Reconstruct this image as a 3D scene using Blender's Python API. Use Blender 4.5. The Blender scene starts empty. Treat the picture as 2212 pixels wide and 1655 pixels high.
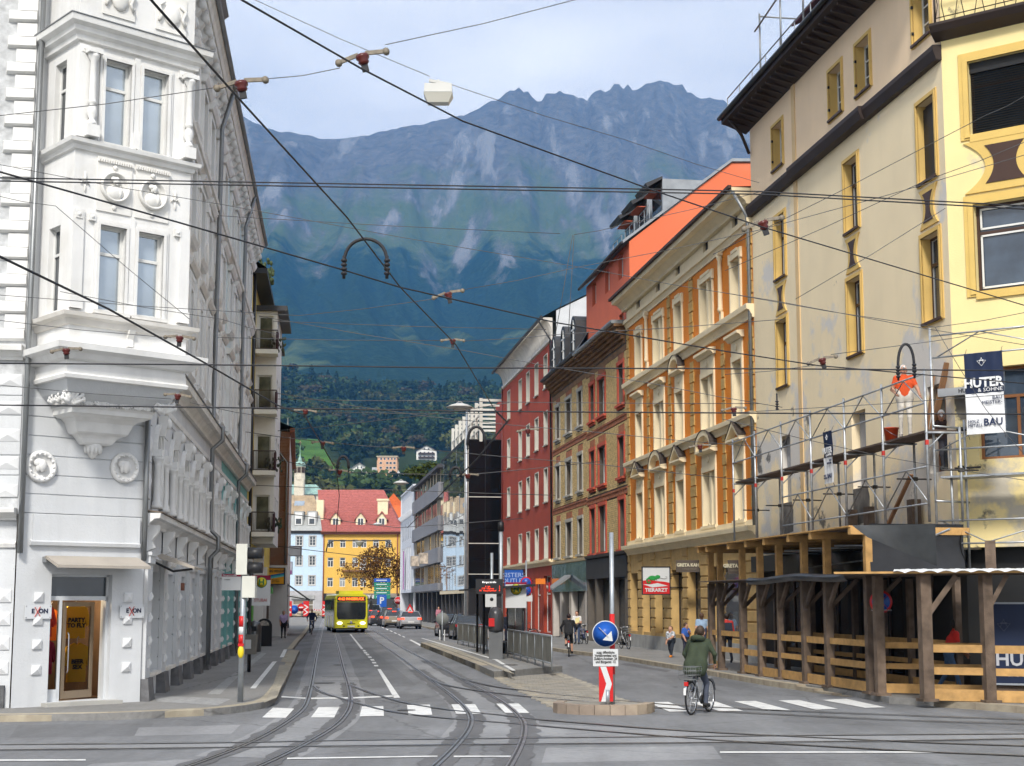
import bpy,math,random
import numpy as np
from mathutils import Vector,Matrix
random.seed(7)
RNG=np.random.default_rng(7)
scene=bpy.context.scene
COL=scene.collection
R=math.radians
# ------------------------------------------------------------------ camera
CAM_H=2.3
PITCH=R(7.07)
F=3132.0; CX=1106.0; CY=911.7      # focal length and principal point for a picture 2212 wide
cam_d=bpy.data.cameras.new('camera')
cam=bpy.data.objects.new('camera',cam_d); COL.objects.link(cam)
cam.location=(0,0,CAM_H)
cam.rotation_euler=(R(90)+PITCH,0,0)
cam_d.sensor_width=36.0
cam_d.lens=36.0*F/2212.0
cam_d.shift_y=(CY-827.5)/2212.0
cam_d.clip_start=0.5; cam_d.clip_end=60000
scene.camera=cam
# ------------------------------------------------------------------ world,sun,exposure
SUN_EL,SUN_AZ=R(42),R(187)            # behind the camera,a little to its left
w=bpy.data.worlds.new('World'); scene.world=w; w.use_nodes=True
nt=w.node_tree; nt.nodes.clear()
def wn(t,**k):
 n=nt.nodes.new(t)
 for a,b in k.items(): setattr(n,a,b)
 return n
sky=wn('ShaderNodeTexSky',sky_type='NISHITA',sun_disc=False)
sky.sun_elevation=SUN_EL; sky.sun_rotation=SUN_AZ; sky.altitude=580; sky.dust_density=2.0
tc=wn('ShaderNodeTexCoord'); mp=wn('ShaderNodeMapping'); mp.inputs['Scale'].default_value=(1.0,1.0,2.6)
mp.inputs['Location'].default_value=(0.3,0.1,0.4)
nz=wn('ShaderNodeTexNoise'); nz.inputs['Scale'].default_value=2.3; nz.inputs['Detail'].default_value=7; nz.inputs['Roughness'].default_value=0.52
nz.inputs['Distortion'].default_value=0.35
cr=wn('ShaderNodeValToRGB'); cr.color_ramp.elements[0].position=0.26; cr.color_ramp.elements[1].position=0.64
cr.color_ramp.elements[0].color=(0.6,0.6,0.6,1); cr.color_ramp.elements[1].color=(1,1,1,1)
nz2=wn('ShaderNodeTexNoise'); nz2.inputs['Scale'].default_value=4.5; nz2.inputs['Detail'].default_value=5
cr2=wn('ShaderNodeValToRGB'); cr2.color_ramp.elements[0].position=0.3; cr2.color_ramp.elements[1].position=0.7
cr2.color_ramp.elements[0].color=(6.5,6.65,7.0,1); cr2.color_ramp.elements[1].color=(10.0,9.9,9.8,1)
mx=wn('ShaderNodeMix',data_type='RGBA')
bg=wn('ShaderNodeBackground'); bg.inputs['Strength'].default_value=0.1
wo=wn('ShaderNodeOutputWorld'); L=nt.links.new
L(tc.outputs['Generated'],mp.inputs['Vector']); L(mp.outputs[0],nz.inputs['Vector']); L(mp.outputs[0],nz2.inputs['Vector'])
L(nz.outputs['Fac'],cr.inputs[0]); L(nz2.outputs['Fac'],cr2.inputs[0])
L(cr.outputs[0],mx.inputs[0]); L(sky.outputs[0],mx.inputs[6]); L(cr2.outputs[0],mx.inputs[7])
L(mx.outputs[2],bg.inputs[0]); L(bg.outputs[0],wo.inputs[0])
sun_d=bpy.data.lights.new('sun','SUN'); sun_d.energy=2.3; sun_d.angle=R(10); sun_d.color=(1,0.96,0.89)
sun=bpy.data.objects.new('sun',sun_d); COL.objects.link(sun)
sdir=Vector((math.sin(SUN_AZ)*math.cos(SUN_EL),math.cos(SUN_AZ)*math.cos(SUN_EL),math.sin(SUN_EL)))
sun.rotation_euler=sdir.to_track_quat('Z','Y').to_euler()
scene.view_settings.view_transform='Standard'; scene.view_settings.look='None'
scene.view_settings.exposure=0.64; scene.view_settings.gamma=1.0; scene.view_settings.use_curve_mapping=False
scene.cycles.use_denoising=True; scene.cycles.use_adaptive_sampling=True; scene.cycles.adaptive_threshold=0.03
scene.cycles.max_bounces=5; scene.cycles.diffuse_bounces=2; scene.cycles.glossy_bounces=3
scene.cycles.transmission_bounces=4; scene.cycles.transparent_max_bounces=12; scene.cycles.volume_bounces=0
scene.cycles.caustics_reflective=False; scene.cycles.caustics_refractive=False
# ------------------------------------------------------------------ measuring helpers
SP,CP=math.sin(PITCH),math.cos(PITCH)
def ray(px,py):
 a=(px-CX)/F; b=-(py-CY)/F
 return Vector((a,CP-SP*b,SP+CP*b))
def at(px,py,Y):
 r=ray(px,py); t=Y/r.y
 return Vector((r.x*t,Y,CAM_H+r.z*t))
def G(px,py,z=0.0):
 r=ray(px,py); t=(z-CAM_H)/r.z
 return Vector((r.x*t,r.y*t,z))
def atz(px,py,z):
 return G(px,py,z)
# ------------------------------------------------------------------ materials
MATS={}
def pm(name,col,rough=0.8,var=0.12,scale=1.5,bump=0.15,bscale=30,streak=0.0,metal=0.0,spec=0.4,rnd=0.0,
    dirt=None,dirt_amt=0.0,dirt_scale=0.6,emit=None,es=0.0,coat=0.0,alpha=1.0,trans=0.0):
 """procedural material: colour noise, optional rain streaks and dirt patches, fine bump, per-object random tint"""
 if name in MATS: return MATS[name]
 m=bpy.data.materials.new(name); m.use_nodes=True; MATS[name]=m
 t=m.node_tree; b=t.nodes['Principled BSDF']; l=t.links.new
 b.inputs['Roughness'].default_value=rough; b.inputs['Metallic'].default_value=metal
 b.inputs['Specular IOR Level'].default_value=spec
 b.inputs['Coat Weight'].default_value=coat
 if trans: b.inputs['Transmission Weight'].default_value=trans
 if alpha < 1: b.inputs['Alpha'].default_value=alpha
 if emit: b.inputs['Emission Color'].default_value=(*emit,1); b.inputs['Emission Strength'].default_value=es
 c=(*col,1)
 tc=t.nodes.new('ShaderNodeTexCoord')
 def noise(sc,det=5,vec=None):
  n=t.nodes.new('ShaderNodeTexNoise'); n.inputs['Scale'].default_value=sc; n.inputs['Detail'].default_value=det
  l(vec or tc.outputs['Object'],n.inputs['Vector']); return n
 def mixc(fac,A,B,mode='MIX'):
  x=t.nodes.new('ShaderNodeMix'); x.data_type='RGBA'; x.blend_type=mode
  for s,v in ((0,fac),(6,A),(7,B)):
   if hasattr(v,'is_linked') or isinstance(v,bpy.types.NodeSocket): l(v,x.inputs[s])
   else: x.inputs[s].default_value=v
  return x.outputs[2]
 def ramp(src,a,b_,lo=0.0,hi=1.0):
  r=t.nodes.new('ShaderNodeMapRange'); l(src,r.inputs[0])
  r.inputs[1].default_value=a; r.inputs[2].default_value=b_; r.inputs[3].default_value=lo; r.inputs[4].default_value=hi
  return r.outputs[0]
 cur=c
 if var > 0:
  n=noise(scale,6)
  lo=tuple(v*(1-var) for v in col)+(1,); hi=tuple(min(1,v*(1+var)) for v in col)+(1,)
  cur=mixc(ramp(n.outputs['Fac'],.3,.7),lo,hi)
 if streak > 0:
  mpn=t.nodes.new('ShaderNodeMapping'); mpn.inputs['Scale'].default_value=(2.2,2.2,0.12); l(tc.outputs['Object'],mpn.inputs['Vector'])
  n=noise(1.6,5,mpn.outputs[0])
  cur=mixc(ramp(n.outputs['Fac'],.45,.8,0,streak),cur,tuple(v*0.55 for v in col)+(1,))
 if dirt:
  n=noise(dirt_scale,7)
  cur=mixc(ramp(n.outputs['Fac'],.5,.72,0,dirt_amt),cur,(*dirt,1))
 if rnd > 0:
  oi=t.nodes.new('ShaderNodeObjectInfo')
  v=ramp(oi.outputs['Random'],0,1,1-rnd,1+rnd)
  cb=t.nodes.new('ShaderNodeCombineColor'); [l(v,cb.inputs[i]) for i in range(3)]
  cur=mixc(1.0,cur,cb.outputs[0],'MULTIPLY')
 if isinstance(cur,tuple): b.inputs['Base Color'].default_value=cur
 else: l(cur,b.inputs['Base Color'])
 if bump > 0:
  n=noise(bscale,4); bp=t.nodes.new('ShaderNodeBump'); bp.inputs['Strength'].default_value=bump; bp.inputs['Distance'].default_value=0.02
  l(n.outputs['Fac'],bp.inputs['Height']); l(bp.outputs[0],b.inputs['Normal'])
 return m
def S(r,g,b):
 """8-bit picture colour to linear"""
 f=lambda v: (v/255/12.92) if v/255 <= .04045 else ((v/255+.055)/1.055) ** 2.4
 return (f(r),f(g),f(b))
def flat(name,col,rough=0.5,**k):
 k.setdefault('var',.05); k.setdefault('bump',0)
 return pm(name,col,rough,**k)
# ------------------------------------------------------------------ mesh builder
class MB:
 def __init__(s): s.v=[]; s.f=[]; s.m=[]; s.sm=[]
 def add(s,vs,fs,mat=0,smooth=False):
  o=len(s.v); s.v.extend([tuple(p) for p in vs])
  for f in fs: s.f.append(tuple(i+o for i in f)); s.m.append(mat); s.sm.append(smooth)
  return s
 def quad(s,a,b,c,d,mat=0): return s.add([a,b,c,d],[(0,1,2,3)],mat)
 def box(s,x0,x1,y0,y1,z0,z1,mat=0):
  vs=[(x0,y0,z0),(x1,y0,z0),(x1,y1,z0),(x0,y1,z0),(x0,y0,z1),(x1,y0,z1),(x1,y1,z1),(x0,y1,z1)]
  return s.add(vs,[(0,3,2,1),(4,5,6,7),(0,1,5,4),(1,2,6,5),(2,3,7,6),(3,0,4,7)],mat)
 def frustum(s,c0,s0,c1,s1,mat=0):
  (x,y,z),(a,b)=c0,s0; (X,Y,Z),(A,B)=c1,s1
  vs=[(x-a,y-b,z),(x+a,y-b,z),(x+a,y+b,z),(x-a,y+b,z),(X-A,Y-B,Z),(X+A,Y-B,Z),(X+A,Y+B,Z),(X-A,Y+B,Z)]
  return s.add(vs,[(0,3,2,1),(4,5,6,7),(0,1,5,4),(1,2,6,5),(2,3,7,6),(3,0,4,7)],mat)
 def beam(s,p,q,w,h=None,mat=0,up=(0,0,1)):
  h=h or w; p=Vector(p); q=Vector(q); d=(q-p)
  if d.length < 1e-6: return s
  d.normalize(); upv=Vector(up)
  if abs(d.dot(upv)) > .98: upv=Vector((0,1,0))
  a=d.cross(upv).normalized(); b=a.cross(d).normalized()
  vs=[]
  for c in (p,q):
   for i,j in ((-1,-1),(1,-1),(1,1),(-1,1)): vs.append(c+a*(w/2*i)+b*(h/2*j))
  return s.add(vs,[(0,3,2,1),(4,5,6,7),(0,1,5,4),(1,2,6,5),(2,3,7,6),(3,0,4,7)],mat)
 def tube(s,pts,r,n=8,mat=0,caps=True,closed=False):
  pts=[Vector(p) for p in pts]; rs=r if isinstance(r,(list,tuple)) else [r]*len(pts)
  N=len(pts); vs=[]; prev=None
  for i,p in enumerate(pts):
   if closed: d=pts[(i+1) % N]-pts[i-1]
   else: d=pts[min(i+1,N-1)]-pts[max(i-1,0)]
   d.normalize()
   if prev is None:
    a=d.cross(Vector((0,0,1)))
    if a.length < .05: a=d.cross(Vector((0,1,0)))
   else: a=prev-d*prev.dot(d)
   a.normalize(); prev=a; b=d.cross(a)
   for k in range(n):
    t=2*math.pi*k/n; vs.append(p+(a*math.cos(t)+b*math.sin(t))*rs[i])
  fs=[]
  for i in range(N if closed else N-1):
   for k in range(n):
    A=i*n+k; B=i*n+(k+1) % n; j=(i+1) % N
    fs.append((A,B,j*n+(k+1) % n,j*n+k))
  if caps and not closed: fs.append(tuple(range(n))[::-1]); fs.append(tuple((N-1)*n+k for k in range(n)))
  return s.add(vs,fs,mat,True)
 def lathe(s,prof,c=(0,0,0),n=16,mat=0,axis='z',ang=2*math.pi,a0=0,smooth=True):
  vs=[]; full=abs(ang-2*math.pi) < 1e-6; m=n if full else n+1
  for r,z in prof:
   for k in range(m):
    t=a0+ang*k/n; x,y=r*math.cos(t),r*math.sin(t)
    p={'z': (x,y,z),'y': (x,z,y),'x': (z,x,y)}[axis]
    vs.append((p[0]+c[0],p[1]+c[1],p[2]+c[2]))
  fs=[]
  for i in range(len(prof)-1):
   for k in range(n):
    a=i*m+k; b=i*m+(k+1) % m
    fs.append((a,b,b+m,a+m))
  if full:
   if prof[0][0] > 1e-5: fs.append(tuple(range(m))[::-1])
   if prof[-1][0] > 1e-5: fs.append(tuple((len(prof)-1)*m+k for k in range(m)))
  return s.add(vs,fs,mat,smooth)
 def prism(s,poly,x0,x1,mat=0,axis='x',smooth=False):
  """polygon swept along an axis; poly gives the other two coordinates in order (y,z)/(x,z)/(x,y)"""
  def P(a,p): return {'x': (a,p[0],p[1]),'y': (p[0],a,p[1]),'z': (p[0],p[1],a)}[axis]
  n=len(poly); vs=[P(x0,p) for p in poly]+[P(x1,p) for p in poly]
  fs=[(i,(i+1) % n,(i+1) % n+n,i+n) for i in range(n)]
  o=len(s.v); s.add(vs,fs,mat,smooth)
  for f in (tuple(range(n))[::-1],tuple(range(n,2*n))): s.f.append(tuple(i+o for i in f)); s.m.append(mat); s.sm.append(False)
  return s
 def ellipsoid(s,c,r,n=12,m=8,mat=0):
  vs=[]; fs=[]
  for i in range(m+1):
   p=math.pi*i/m
   for k in range(n):
    t=2*math.pi*k/n
    vs.append((c[0]+r[0]*math.sin(p)*math.cos(t),c[1]+r[1]*math.sin(p)*math.sin(t),c[2]+r[2]*math.cos(p)))
  for i in range(m):
   for k in range(n):
    a=i*n+k; b=i*n+(k+1) % n
    fs.append((a,a+n,b+n,b))
  return s.add(vs,fs,mat,True)
 def holes(s,u0,u1,z0,z1,hs,y=0.0,depth=.25,mat=0,rmat=None):
  """wall sheet in the x-z plane with rectangular openings and their reveals"""
  rmat=mat if rmat is None else rmat
  hs=[(max(a,u0),min(b,u1),max(c,z0),min(d,z1)) for a,b,c,d in hs]
  us=sorted({round(q,4) for q in [u0,u1]+[h[0] for h in hs]+[h[1] for h in hs]})
  zs=sorted({round(q,4) for q in [z0,z1]+[h[2] for h in hs]+[h[3] for h in hs]})
  for i in range(len(us)-1):
   j=0
   while j < len(zs)-1:
    um=(us[i]+us[i+1])/2
    ins=lambda q: any(a < um < b and c < q < d for a,b,c,d in hs)
    if ins((zs[j]+zs[j+1])/2): j += 1; continue
    k=j
    while k+1 < len(zs)-1 and not ins((zs[k+1]+zs[k+2])/2): k += 1
    s.quad((us[i],y,zs[j]),(us[i+1],y,zs[j]),(us[i+1],y,zs[k+1]),(us[i],y,zs[k+1]),mat); j=k+1
  for a,b,c,d in hs:
   Y=y+depth
   s.quad((a,y,c),(a,Y,c),(a,Y,d),(a,y,d),rmat); s.quad((b,y,c),(b,y,d),(b,Y,d),(b,Y,c),rmat)
   s.quad((a,y,d),(a,Y,d),(b,Y,d),(b,y,d),rmat); s.quad((a,y,c),(b,y,c),(b,Y,c),(a,Y,c),rmat)
  return s
 def mesh(s,name,mats):
  me=bpy.data.meshes.new(name)
  me.from_pydata(s.v,[],s.f)
  mats=mats if isinstance(mats,(list,tuple)) else [mats]
  for m in mats: me.materials.append(m)
  if len(s.f):
   me.polygons.foreach_set('material_index',s.m)
   me.polygons.foreach_set('use_smooth',s.sm)
  me.update(); return me
 def build(s,name,mats,parent=None,loc=(0,0,0),rot=0.0,**k):
  return link(name,s.mesh(name,mats),parent,loc,rot,**k)
def link(name,data,parent=None,loc=(0,0,0),rot=0.0,**k):
 o=bpy.data.objects.new(name,data); COL.objects.link(o)
 o.location=loc; o.rotation_euler=rot if isinstance(rot,(tuple,list)) else (0,0,rot)
 if parent is not None: o.parent=parent
 return tag(o,**k)
def tag(o,label=None,cat=None,group=None,kind=None):
 if label: o['label']=label
 if cat: o['category']=cat
 if group: o['group']=group
 if kind: o['kind']=kind
 return o
def thing(name,label,cat,loc=(0,0,0),rot=0.0,group=None):
 o=link(name,None,None,loc,rot,label=label,cat=cat,group=group)
 o.empty_display_size=.3
 return o
def copy_tree(o,parent=None,loc=None,rot=None,label=None,group=None):
 c=o.copy(); COL.objects.link(c)
 if parent is not None: c.parent=parent
 if loc is not None: c.location=loc
 if rot is not None: c.rotation_euler=(0,0,rot)
 if label: c['label']=label
 if group: c['group']=group
 for ch in list(o.children): copy_tree(ch,c)
 return c
def np_mesh(name,verts,faces,mats,smooth=False,midx=None):
 """numpy arrays (N,3) and (M,3|4) to a mesh"""
 me=bpy.data.meshes.new(name); k=faces.shape[1]
 me.vertices.add(len(verts)); me.vertices.foreach_set('co',np.asarray(verts,np.float32).ravel())
 me.loops.add(faces.size); me.loops.foreach_set('vertex_index',np.asarray(faces,np.int32).ravel())
 me.polygons.add(len(faces)); me.polygons.foreach_set('loop_start',np.arange(0,faces.size,k,dtype=np.int32))
 me.polygons.foreach_set('loop_total',np.full(len(faces),k,np.int32))
 for m in (mats if isinstance(mats,(list,tuple)) else [mats]): me.materials.append(m)
 if midx is not None: me.polygons.foreach_set('material_index',np.asarray(midx,np.int32))
 me.polygons.foreach_set('use_smooth',np.full(len(faces),bool(smooth)))
 me.update(calc_edges=True); me.validate(); return me
_TXT={}
def text_mesh(body,size,depth=.004,bold=0.0,align='CENTER',mat=None,sx=1.0,spacing=1.0,shear=0.0):
 """lettering as a mesh in the x-z plane, facing -y"""
 cu=bpy.data.curves.new('lettering','FONT'); cu.body=body; cu.size=size; cu.extrude=depth; cu.offset=bold
 cu.align_x=align; cu.align_y='CENTER'; cu.space_character=spacing; cu.resolution_u=2; cu.shear=shear; cu.space_line=.9
 o=bpy.data.objects.new('lettering_tmp',cu); COL.objects.link(o)
 dg=bpy.context.evaluated_depsgraph_get(); me=bpy.data.meshes.new_from_object(o.evaluated_get(dg))
 bpy.data.objects.remove(o); bpy.data.curves.remove(cu)
 me.transform(Matrix.Rotation(R(90),4,'X')); me.transform(Matrix.Diagonal((sx,1,1,1)))
 me.materials.clear()
 if mat: me.materials.append(mat)
 return me
def text(body,size,parent,loc,mat,name='lettering',rot=0.0,**k):
 return link(name,text_mesh(body,size,mat=mat,**k),parent,loc,rot)
# ------------------------------------------------------------------ facade frame: x along the wall (left to right seen from outside),y into the house,z up
class Fac:
 def __init__(s,P0,P1,root=None):
  s.p=Vector((P0[0],P0[1],0)); d=Vector((P1[0]-P0[0],P1[1]-P0[1],0)); s.len=d.length; s.d=d.normalized()
  s.n=Vector((-s.d.y,s.d.x,0)); s.rot=math.atan2(s.d.y,s.d.x); s.root=root
  s.off=(0,0,0); s.lrot=0.0
 def thing(s,name,label,cat,group=None):
  s.root=thing(name,label,cat,s.p,s.rot,group); return s.root
 def under(s,other):
  """use another facade's root: parts get this facade's placing inside it"""
  s.root=other.root; q=s.p-other.p
  s.off=(q.dot(other.d),q.dot(other.n),0); s.lrot=s.rot-other.rot; return s
 def uz(s,px,py,y=0.0):
  r=ray(px,py); o=Vector((0,0,CAM_H)); base=s.p+s.n*y
  t=(base-o).dot(s.n)/r.dot(s.n); q=o+r*t
  return (q-s.p).dot(s.d),q.z
 def u(s,px,y=0.0): return s.uz(px,1300,y)[0]
 def z(s,px,py,y=0.0): return s.uz(px,py,y)[1]
 def world(s,u,y,z): return s.p+s.d*u+s.n*y+Vector((0,0,z))
 def loc(s,u,y,z):
  c,q=math.cos(s.lrot),math.sin(s.lrot)
  return (s.off[0]+c*u-q*y,s.off[1]+q*u+c*y,z)
 def put(s,name,data,u=0,y=0,z=0,parent=None,rot=0.0,**k):
  if parent is not None and parent is not s.root: return link(name,data,parent,(u,y,z),rot,**k)
  return link(name,data,s.root,s.loc(u,y,z),s.lrot+rot,**k)
 def build(s,name,mb,mats,u=0,y=0,z=0,**k): return s.put(name,mb.mesh(name,mats),u,y,z,**k)
_MC={}
def cached(key,fn):
 if key not in _MC: _MC[key]=fn()
 return _MC[key]
def glass_mat(name,col,var=.3,curtain=None):
 return pm(name,col,rough=.06,var=var,scale=.7,bump=.02,bscale=.8,spec=.9,rnd=.35)
def window_mesh(w,h,kind,mat):
 """casement frame in its opening, origin at the lower left corner, face at y=0"""
 def mk():
  mb=MB(); t=min(.075,w*.1); d=.07
  mb.box(0,t,0,d,0,h); mb.box(w-t,w,0,d,0,h); mb.box(t,w-t,0,d,0,t); mb.box(t,w-t,0,d,h-t,h)
  b=t*.9
  if 'T' in kind:                                    # transom
   zt=h*.68; mb.box(t,w-t,-.012,d-.004,zt-b*.6,zt+b*.6)
  if 'M' in kind:                                    # centre mullion
   top=h*.68-b*.6 if ('T' in kind and 'm' not in kind) else h-t
   mb.box(w/2-b*.55,w/2+b*.55,-.008,d-.006,t,top)
  if 'G' in kind:                                    # glazing bars
   for fz in (.36,.68): mb.box(t,w-t,.004,d-.01,h*fz-.018,h*fz+.018)
  return mb.mesh('window',mat)
 return cached(('win',round(w,3),round(h,3),kind,mat.name),mk)
def pane_mesh(w,h,mat):
 return cached(('pane',round(w,3),round(h,3),mat.name),lambda: MB().box(.03,w-.03,.028,.034,.03,h-.03).mesh('pane',mat))
def add_window(Fc,ua,ub,za,zb,y,kind,fmat,gmat,sill=None,sill_w=.06,sill_out=.12):
 w,h=ub-ua,zb-za
 o=Fc.put('window',window_mesh(w,h,kind,fmat),ua,y,za)
 link('pane',pane_mesh(w,h,gmat),o)
 if sill:
  me=cached(('sill',round(w,3),round(y,3),sill_w,sill_out,sill.name),lambda: MB().box(-sill_w,w+sill_w,-y-sill_out,-y+.003,-.09,-.012).mesh('sill',sill))
  link('sill',me,o)
 return o
# ================================================================== ground,road,pavements,rails,markings
def asphalt(name,col,patch=.22):
 m=pm(name,col,rough=.82,var=.10,scale=.35,bump=.35,bscale=55,spec=.35)
 t=m.node_tree; l=t.links.new; b=t.nodes['Principled BSDF']
 src=b.inputs['Base Color'].links[0].from_socket
 tcn=t.nodes.new('ShaderNodeTexCoord')
 n1=t.nodes.new('ShaderNodeTexNoise'); n1.inputs['Scale'].default_value=90; n1.inputs['Detail'].default_value=3; l(tcn.outputs['Object'],n1.inputs['Vector'])
 mpn=t.nodes.new('ShaderNodeMapping'); mpn.inputs['Scale'].default_value=(.9,.16,1); mpn.inputs['Rotation'].default_value=(0,0,R(7)); l(tcn.outputs['Object'],mpn.inputs['Vector'])
 n2=t.nodes.new('ShaderNodeTexNoise'); n2.inputs['Scale'].default_value=.9; n2.inputs['Detail'].default_value=8; n2.inputs['Roughness'].default_value=.6; l(mpn.outputs[0],n2.inputs['Vector'])
 def mr(s,a,c,lo,hi):
  r=t.nodes.new('ShaderNodeMapRange'); l(s,r.inputs[0])
  for i,v in enumerate((a,c,lo,hi)): r.inputs[i+1].default_value=v
  return r.outputs[0]
 n4=t.nodes.new('ShaderNodeTexNoise'); n4.inputs['Scale'].default_value=7; n4.inputs['Detail'].default_value=8; n4.inputs['Roughness'].default_value=.75; l(tcn.outputs['Object'],n4.inputs['Vector'])
 f1=mr(n4.outputs['Fac'],.3,.7,.8,1.2); f2=mr(n2.outputs['Fac'],.32,.68,1-patch,1+patch)
 v=t.nodes.new('ShaderNodeTexVoronoi'); v.feature='DISTANCE_TO_EDGE'; v.inputs['Scale'].default_value=.16; l(tcn.outputs['Object'],v.inputs['Vector'])
 n3=t.nodes.new('ShaderNodeTexNoise'); n3.inputs['Scale'].default_value=2.5; n3.inputs['Detail'].default_value=6; l(tcn.outputs['Object'],n3.inputs['Vector'])
 wv=t.nodes.new('ShaderNodeMix'); wv.data_type='VECTOR'; wv.inputs[0].default_value=.22; l(tcn.outputs['Object'],wv.inputs[4]); l(n3.outputs['Color'],wv.inputs[5]); l(wv.outputs[1],v.inputs['Vector'])
 f3=mr(v.outputs['Distance'],.0,.004,.62,1.0)
 mu=t.nodes.new('ShaderNodeMath'); mu.operation='MULTIPLY'; l(f1,mu.inputs[0]); l(f2,mu.inputs[1])
 mu2=t.nodes.new('ShaderNodeMath'); mu2.operation='MULTIPLY'; l(mu.outputs[0],mu2.inputs[0]); l(f3,mu2.inputs[1])
 cb=t.nodes.new('ShaderNodeCombineColor'); [l(mu2.outputs[0],cb.inputs[i]) for i in range(3)]
 x=t.nodes.new('ShaderNodeMix'); x.data_type='RGBA'; x.blend_type='MULTIPLY'; x.inputs[0].default_value=1
 l(src,x.inputs[6]); l(cb.outputs[0],x.inputs[7]); l(x.outputs[2],b.inputs['Base Color'])
 return m
M_ASPH=asphalt('asphalt',(.175,.178,.184),.26)
M_PAVE=asphalt('pavement asphalt',(.23,.225,.215),.12)
M_BED=asphalt('track bed concrete',(.245,.248,.255),.14)
M_PATCH=asphalt('tar patch',(.12,.12,.124),.2)
M_KERB=pm('granite kerb',(.36,.315,.235),rough=.8,var=.18,scale=3,bump=.4,bscale=25,rnd=.12,dirt=(.16,.12,.09),dirt_amt=.6,dirt_scale=1.2)
M_SLAB=pm('beige paving slab',(.37,.335,.265),rough=.85,var=.12,scale=2,bump=.3,bscale=30,rnd=.07,dirt=(.2,.18,.15),dirt_amt=.4)
M_PAINT=pm('road paint',(.72,.72,.70),rough=.6,var=.06,scale=5,bump=.2,bscale=50,dirt=(.3,.3,.3),dirt_amt=.55,dirt_scale=3)
M_RAIL=pm('rail steel',(.42,.41,.4),rough=.34,var=.25,scale=4,bump=.05,metal=.9)
M_GROOVE=pm('rail groove',(.05,.048,.047),rough=.7,var=.2,bump=0)
M_IRON=pm('cast iron cover',(.07,.068,.066),rough=.55,var=.2,bump=.2,metal=.5)
ground=MB().quad((-9000,-300,-.06),(9000,-300,-.06),(9000,900,-.06),(-9000,900,-.06)).build('ground',pm('bare ground',(.12,.13,.09),var=.3,scale=.02),kind='structure')
road=MB().quad((-70,8,0),(70,8,0),(70,420,0),(-70,420,0)).build('road',M_ASPH,kind='structure')
def poly_sheet(name,pts,z,mat,parent=None,**k):
 mb=MB(); mb.add([(p[0],p[1],z) for p in pts],[tuple(range(len(pts)))])
 return mb.build(name,mat,parent,**k)
def slab(name,pts,z0,z1,mat,**k):
 mb=MB(); n=len(pts)
 mb.add([(p[0],p[1],z1) for p in pts],[tuple(range(n))])
 mb.add([(p[0],p[1],z) for z in (z0,z1) for p in pts],[(i,(i+1) % n,(i+1) % n+n,i+n) for i in range(n)])
 return mb.build(name,mat,**k)
def resample(pts,step):
 out=[Vector(pts[0])]; acc=0
 for a,b in zip(pts,pts[1:]):
  a,b=Vector(a),Vector(b); L_=(b-a).length; t=step-acc
  while t < L_: out.append(a+(b-a)*(t/L_)); t += step
  acc=L_-(t-step)
 out.append(Vector(pts[-1])); return out
def smooth(pts,it=2):
 pts=[Vector(p) for p in pts]
 for _ in range(it):
  q=[pts[0]]
  for a,b in zip(pts,pts[1:]): q += [a*.75+b*.25,a*.25+b*.75]
  q.append(pts[-1]); pts=q
 return pts
def kerb(pts,parent,width=.26,z=.145,side=1,mat=M_KERB,step=1.1,taper=0):
 """granite kerb stones one by one along a line; side +1 puts the stone to the right of the walking direction"""
 pts=resample([Vector((p[0],p[1],0)) for p in pts],step); N=len(pts)
 for i,(a,b) in enumerate(zip(pts,pts[1:])):
  d=b-a; ln=d.length
  if ln < .2: continue
  zz=z
  if taper and i >= N-1-taper: zz=z*max(.12,(N-2-i)/taper)
  me=cached(('kerb',round(ln,2),round(zz,3),side,width),lambda: MB().prism([(0,-.03),(width*side,-.03),(width*side,zz),(.02*side,zz),(0,zz-.02)],.004,ln-.004,axis='x').mesh('kerb_stone',mat))
  link('kerb_stone',me,parent,(a.x,a.y,0),math.atan2(d.y,d.x))
# ---- left pavement
KL=[G(*p) for p in ((-420,1568),(-100,1562),(0,1560),(200,1557),(302,1554),(400,1548),(478,1545),(556,1534),(586,1526),(605,1502),(619,1475),(634,1439))]
KL1=smooth(KL,1)
KL2=[G(*p) for p in ((636,1438),(641,1424),(647,1412))]
KL3=[G(*p) for p in ((632,1409),(645,1390),(660,1372),(669,1358),(682,1340),(690,1330))]
far_l=Vector((-60,330,0))
pavL=slab('pavement_left',[p for p in KL1]+KL2+KL3+[far_l,Vector((-60,20,0))],-.02,.14,M_PAVE,kind='structure')
kerb(KL1,pavL,side=1); kerb(KL2,pavL,side=1,width=.5); kerb(KL3,pavL,side=1)
def strip(pts_a,pts_b,z,mat,parent,name='paving_slab',rows=1,step=.8,gap=.008,th=.012):
 A=resample(pts_a,step); n=len(A); B0=resample(pts_b,sum((Vector(q)-Vector(p)).length for p,q in zip(pts_b,pts_b[1:]))/max(1,n-1))
 n=min(n,len(B0))
 for i in range(n-1):
  for r_ in range(rows):
   f0,f1=r_/rows,(r_+1)/rows
   q=[A[i].lerp(B0[i],f0),A[i].lerp(B0[i],f1),A[i+1].lerp(B0[i+1],f1),A[i+1].lerp(B0[i+1],f0)]
   c=sum(q,Vector())/4
   q=[c+(p-c)*(1-gap/max(.05,(p-c).length)) for p in q]
   mb=MB(); mb.add([(p.x-c.x,p.y-c.y,zz) for zz in (0,th) for p in q],[(3,2,1,0),(4,5,6,7),(0,1,5,4),(1,2,6,5),(2,3,7,6),(3,0,4,7)])
   mb.build(name,mat,parent,(c.x,c.y,z))
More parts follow.
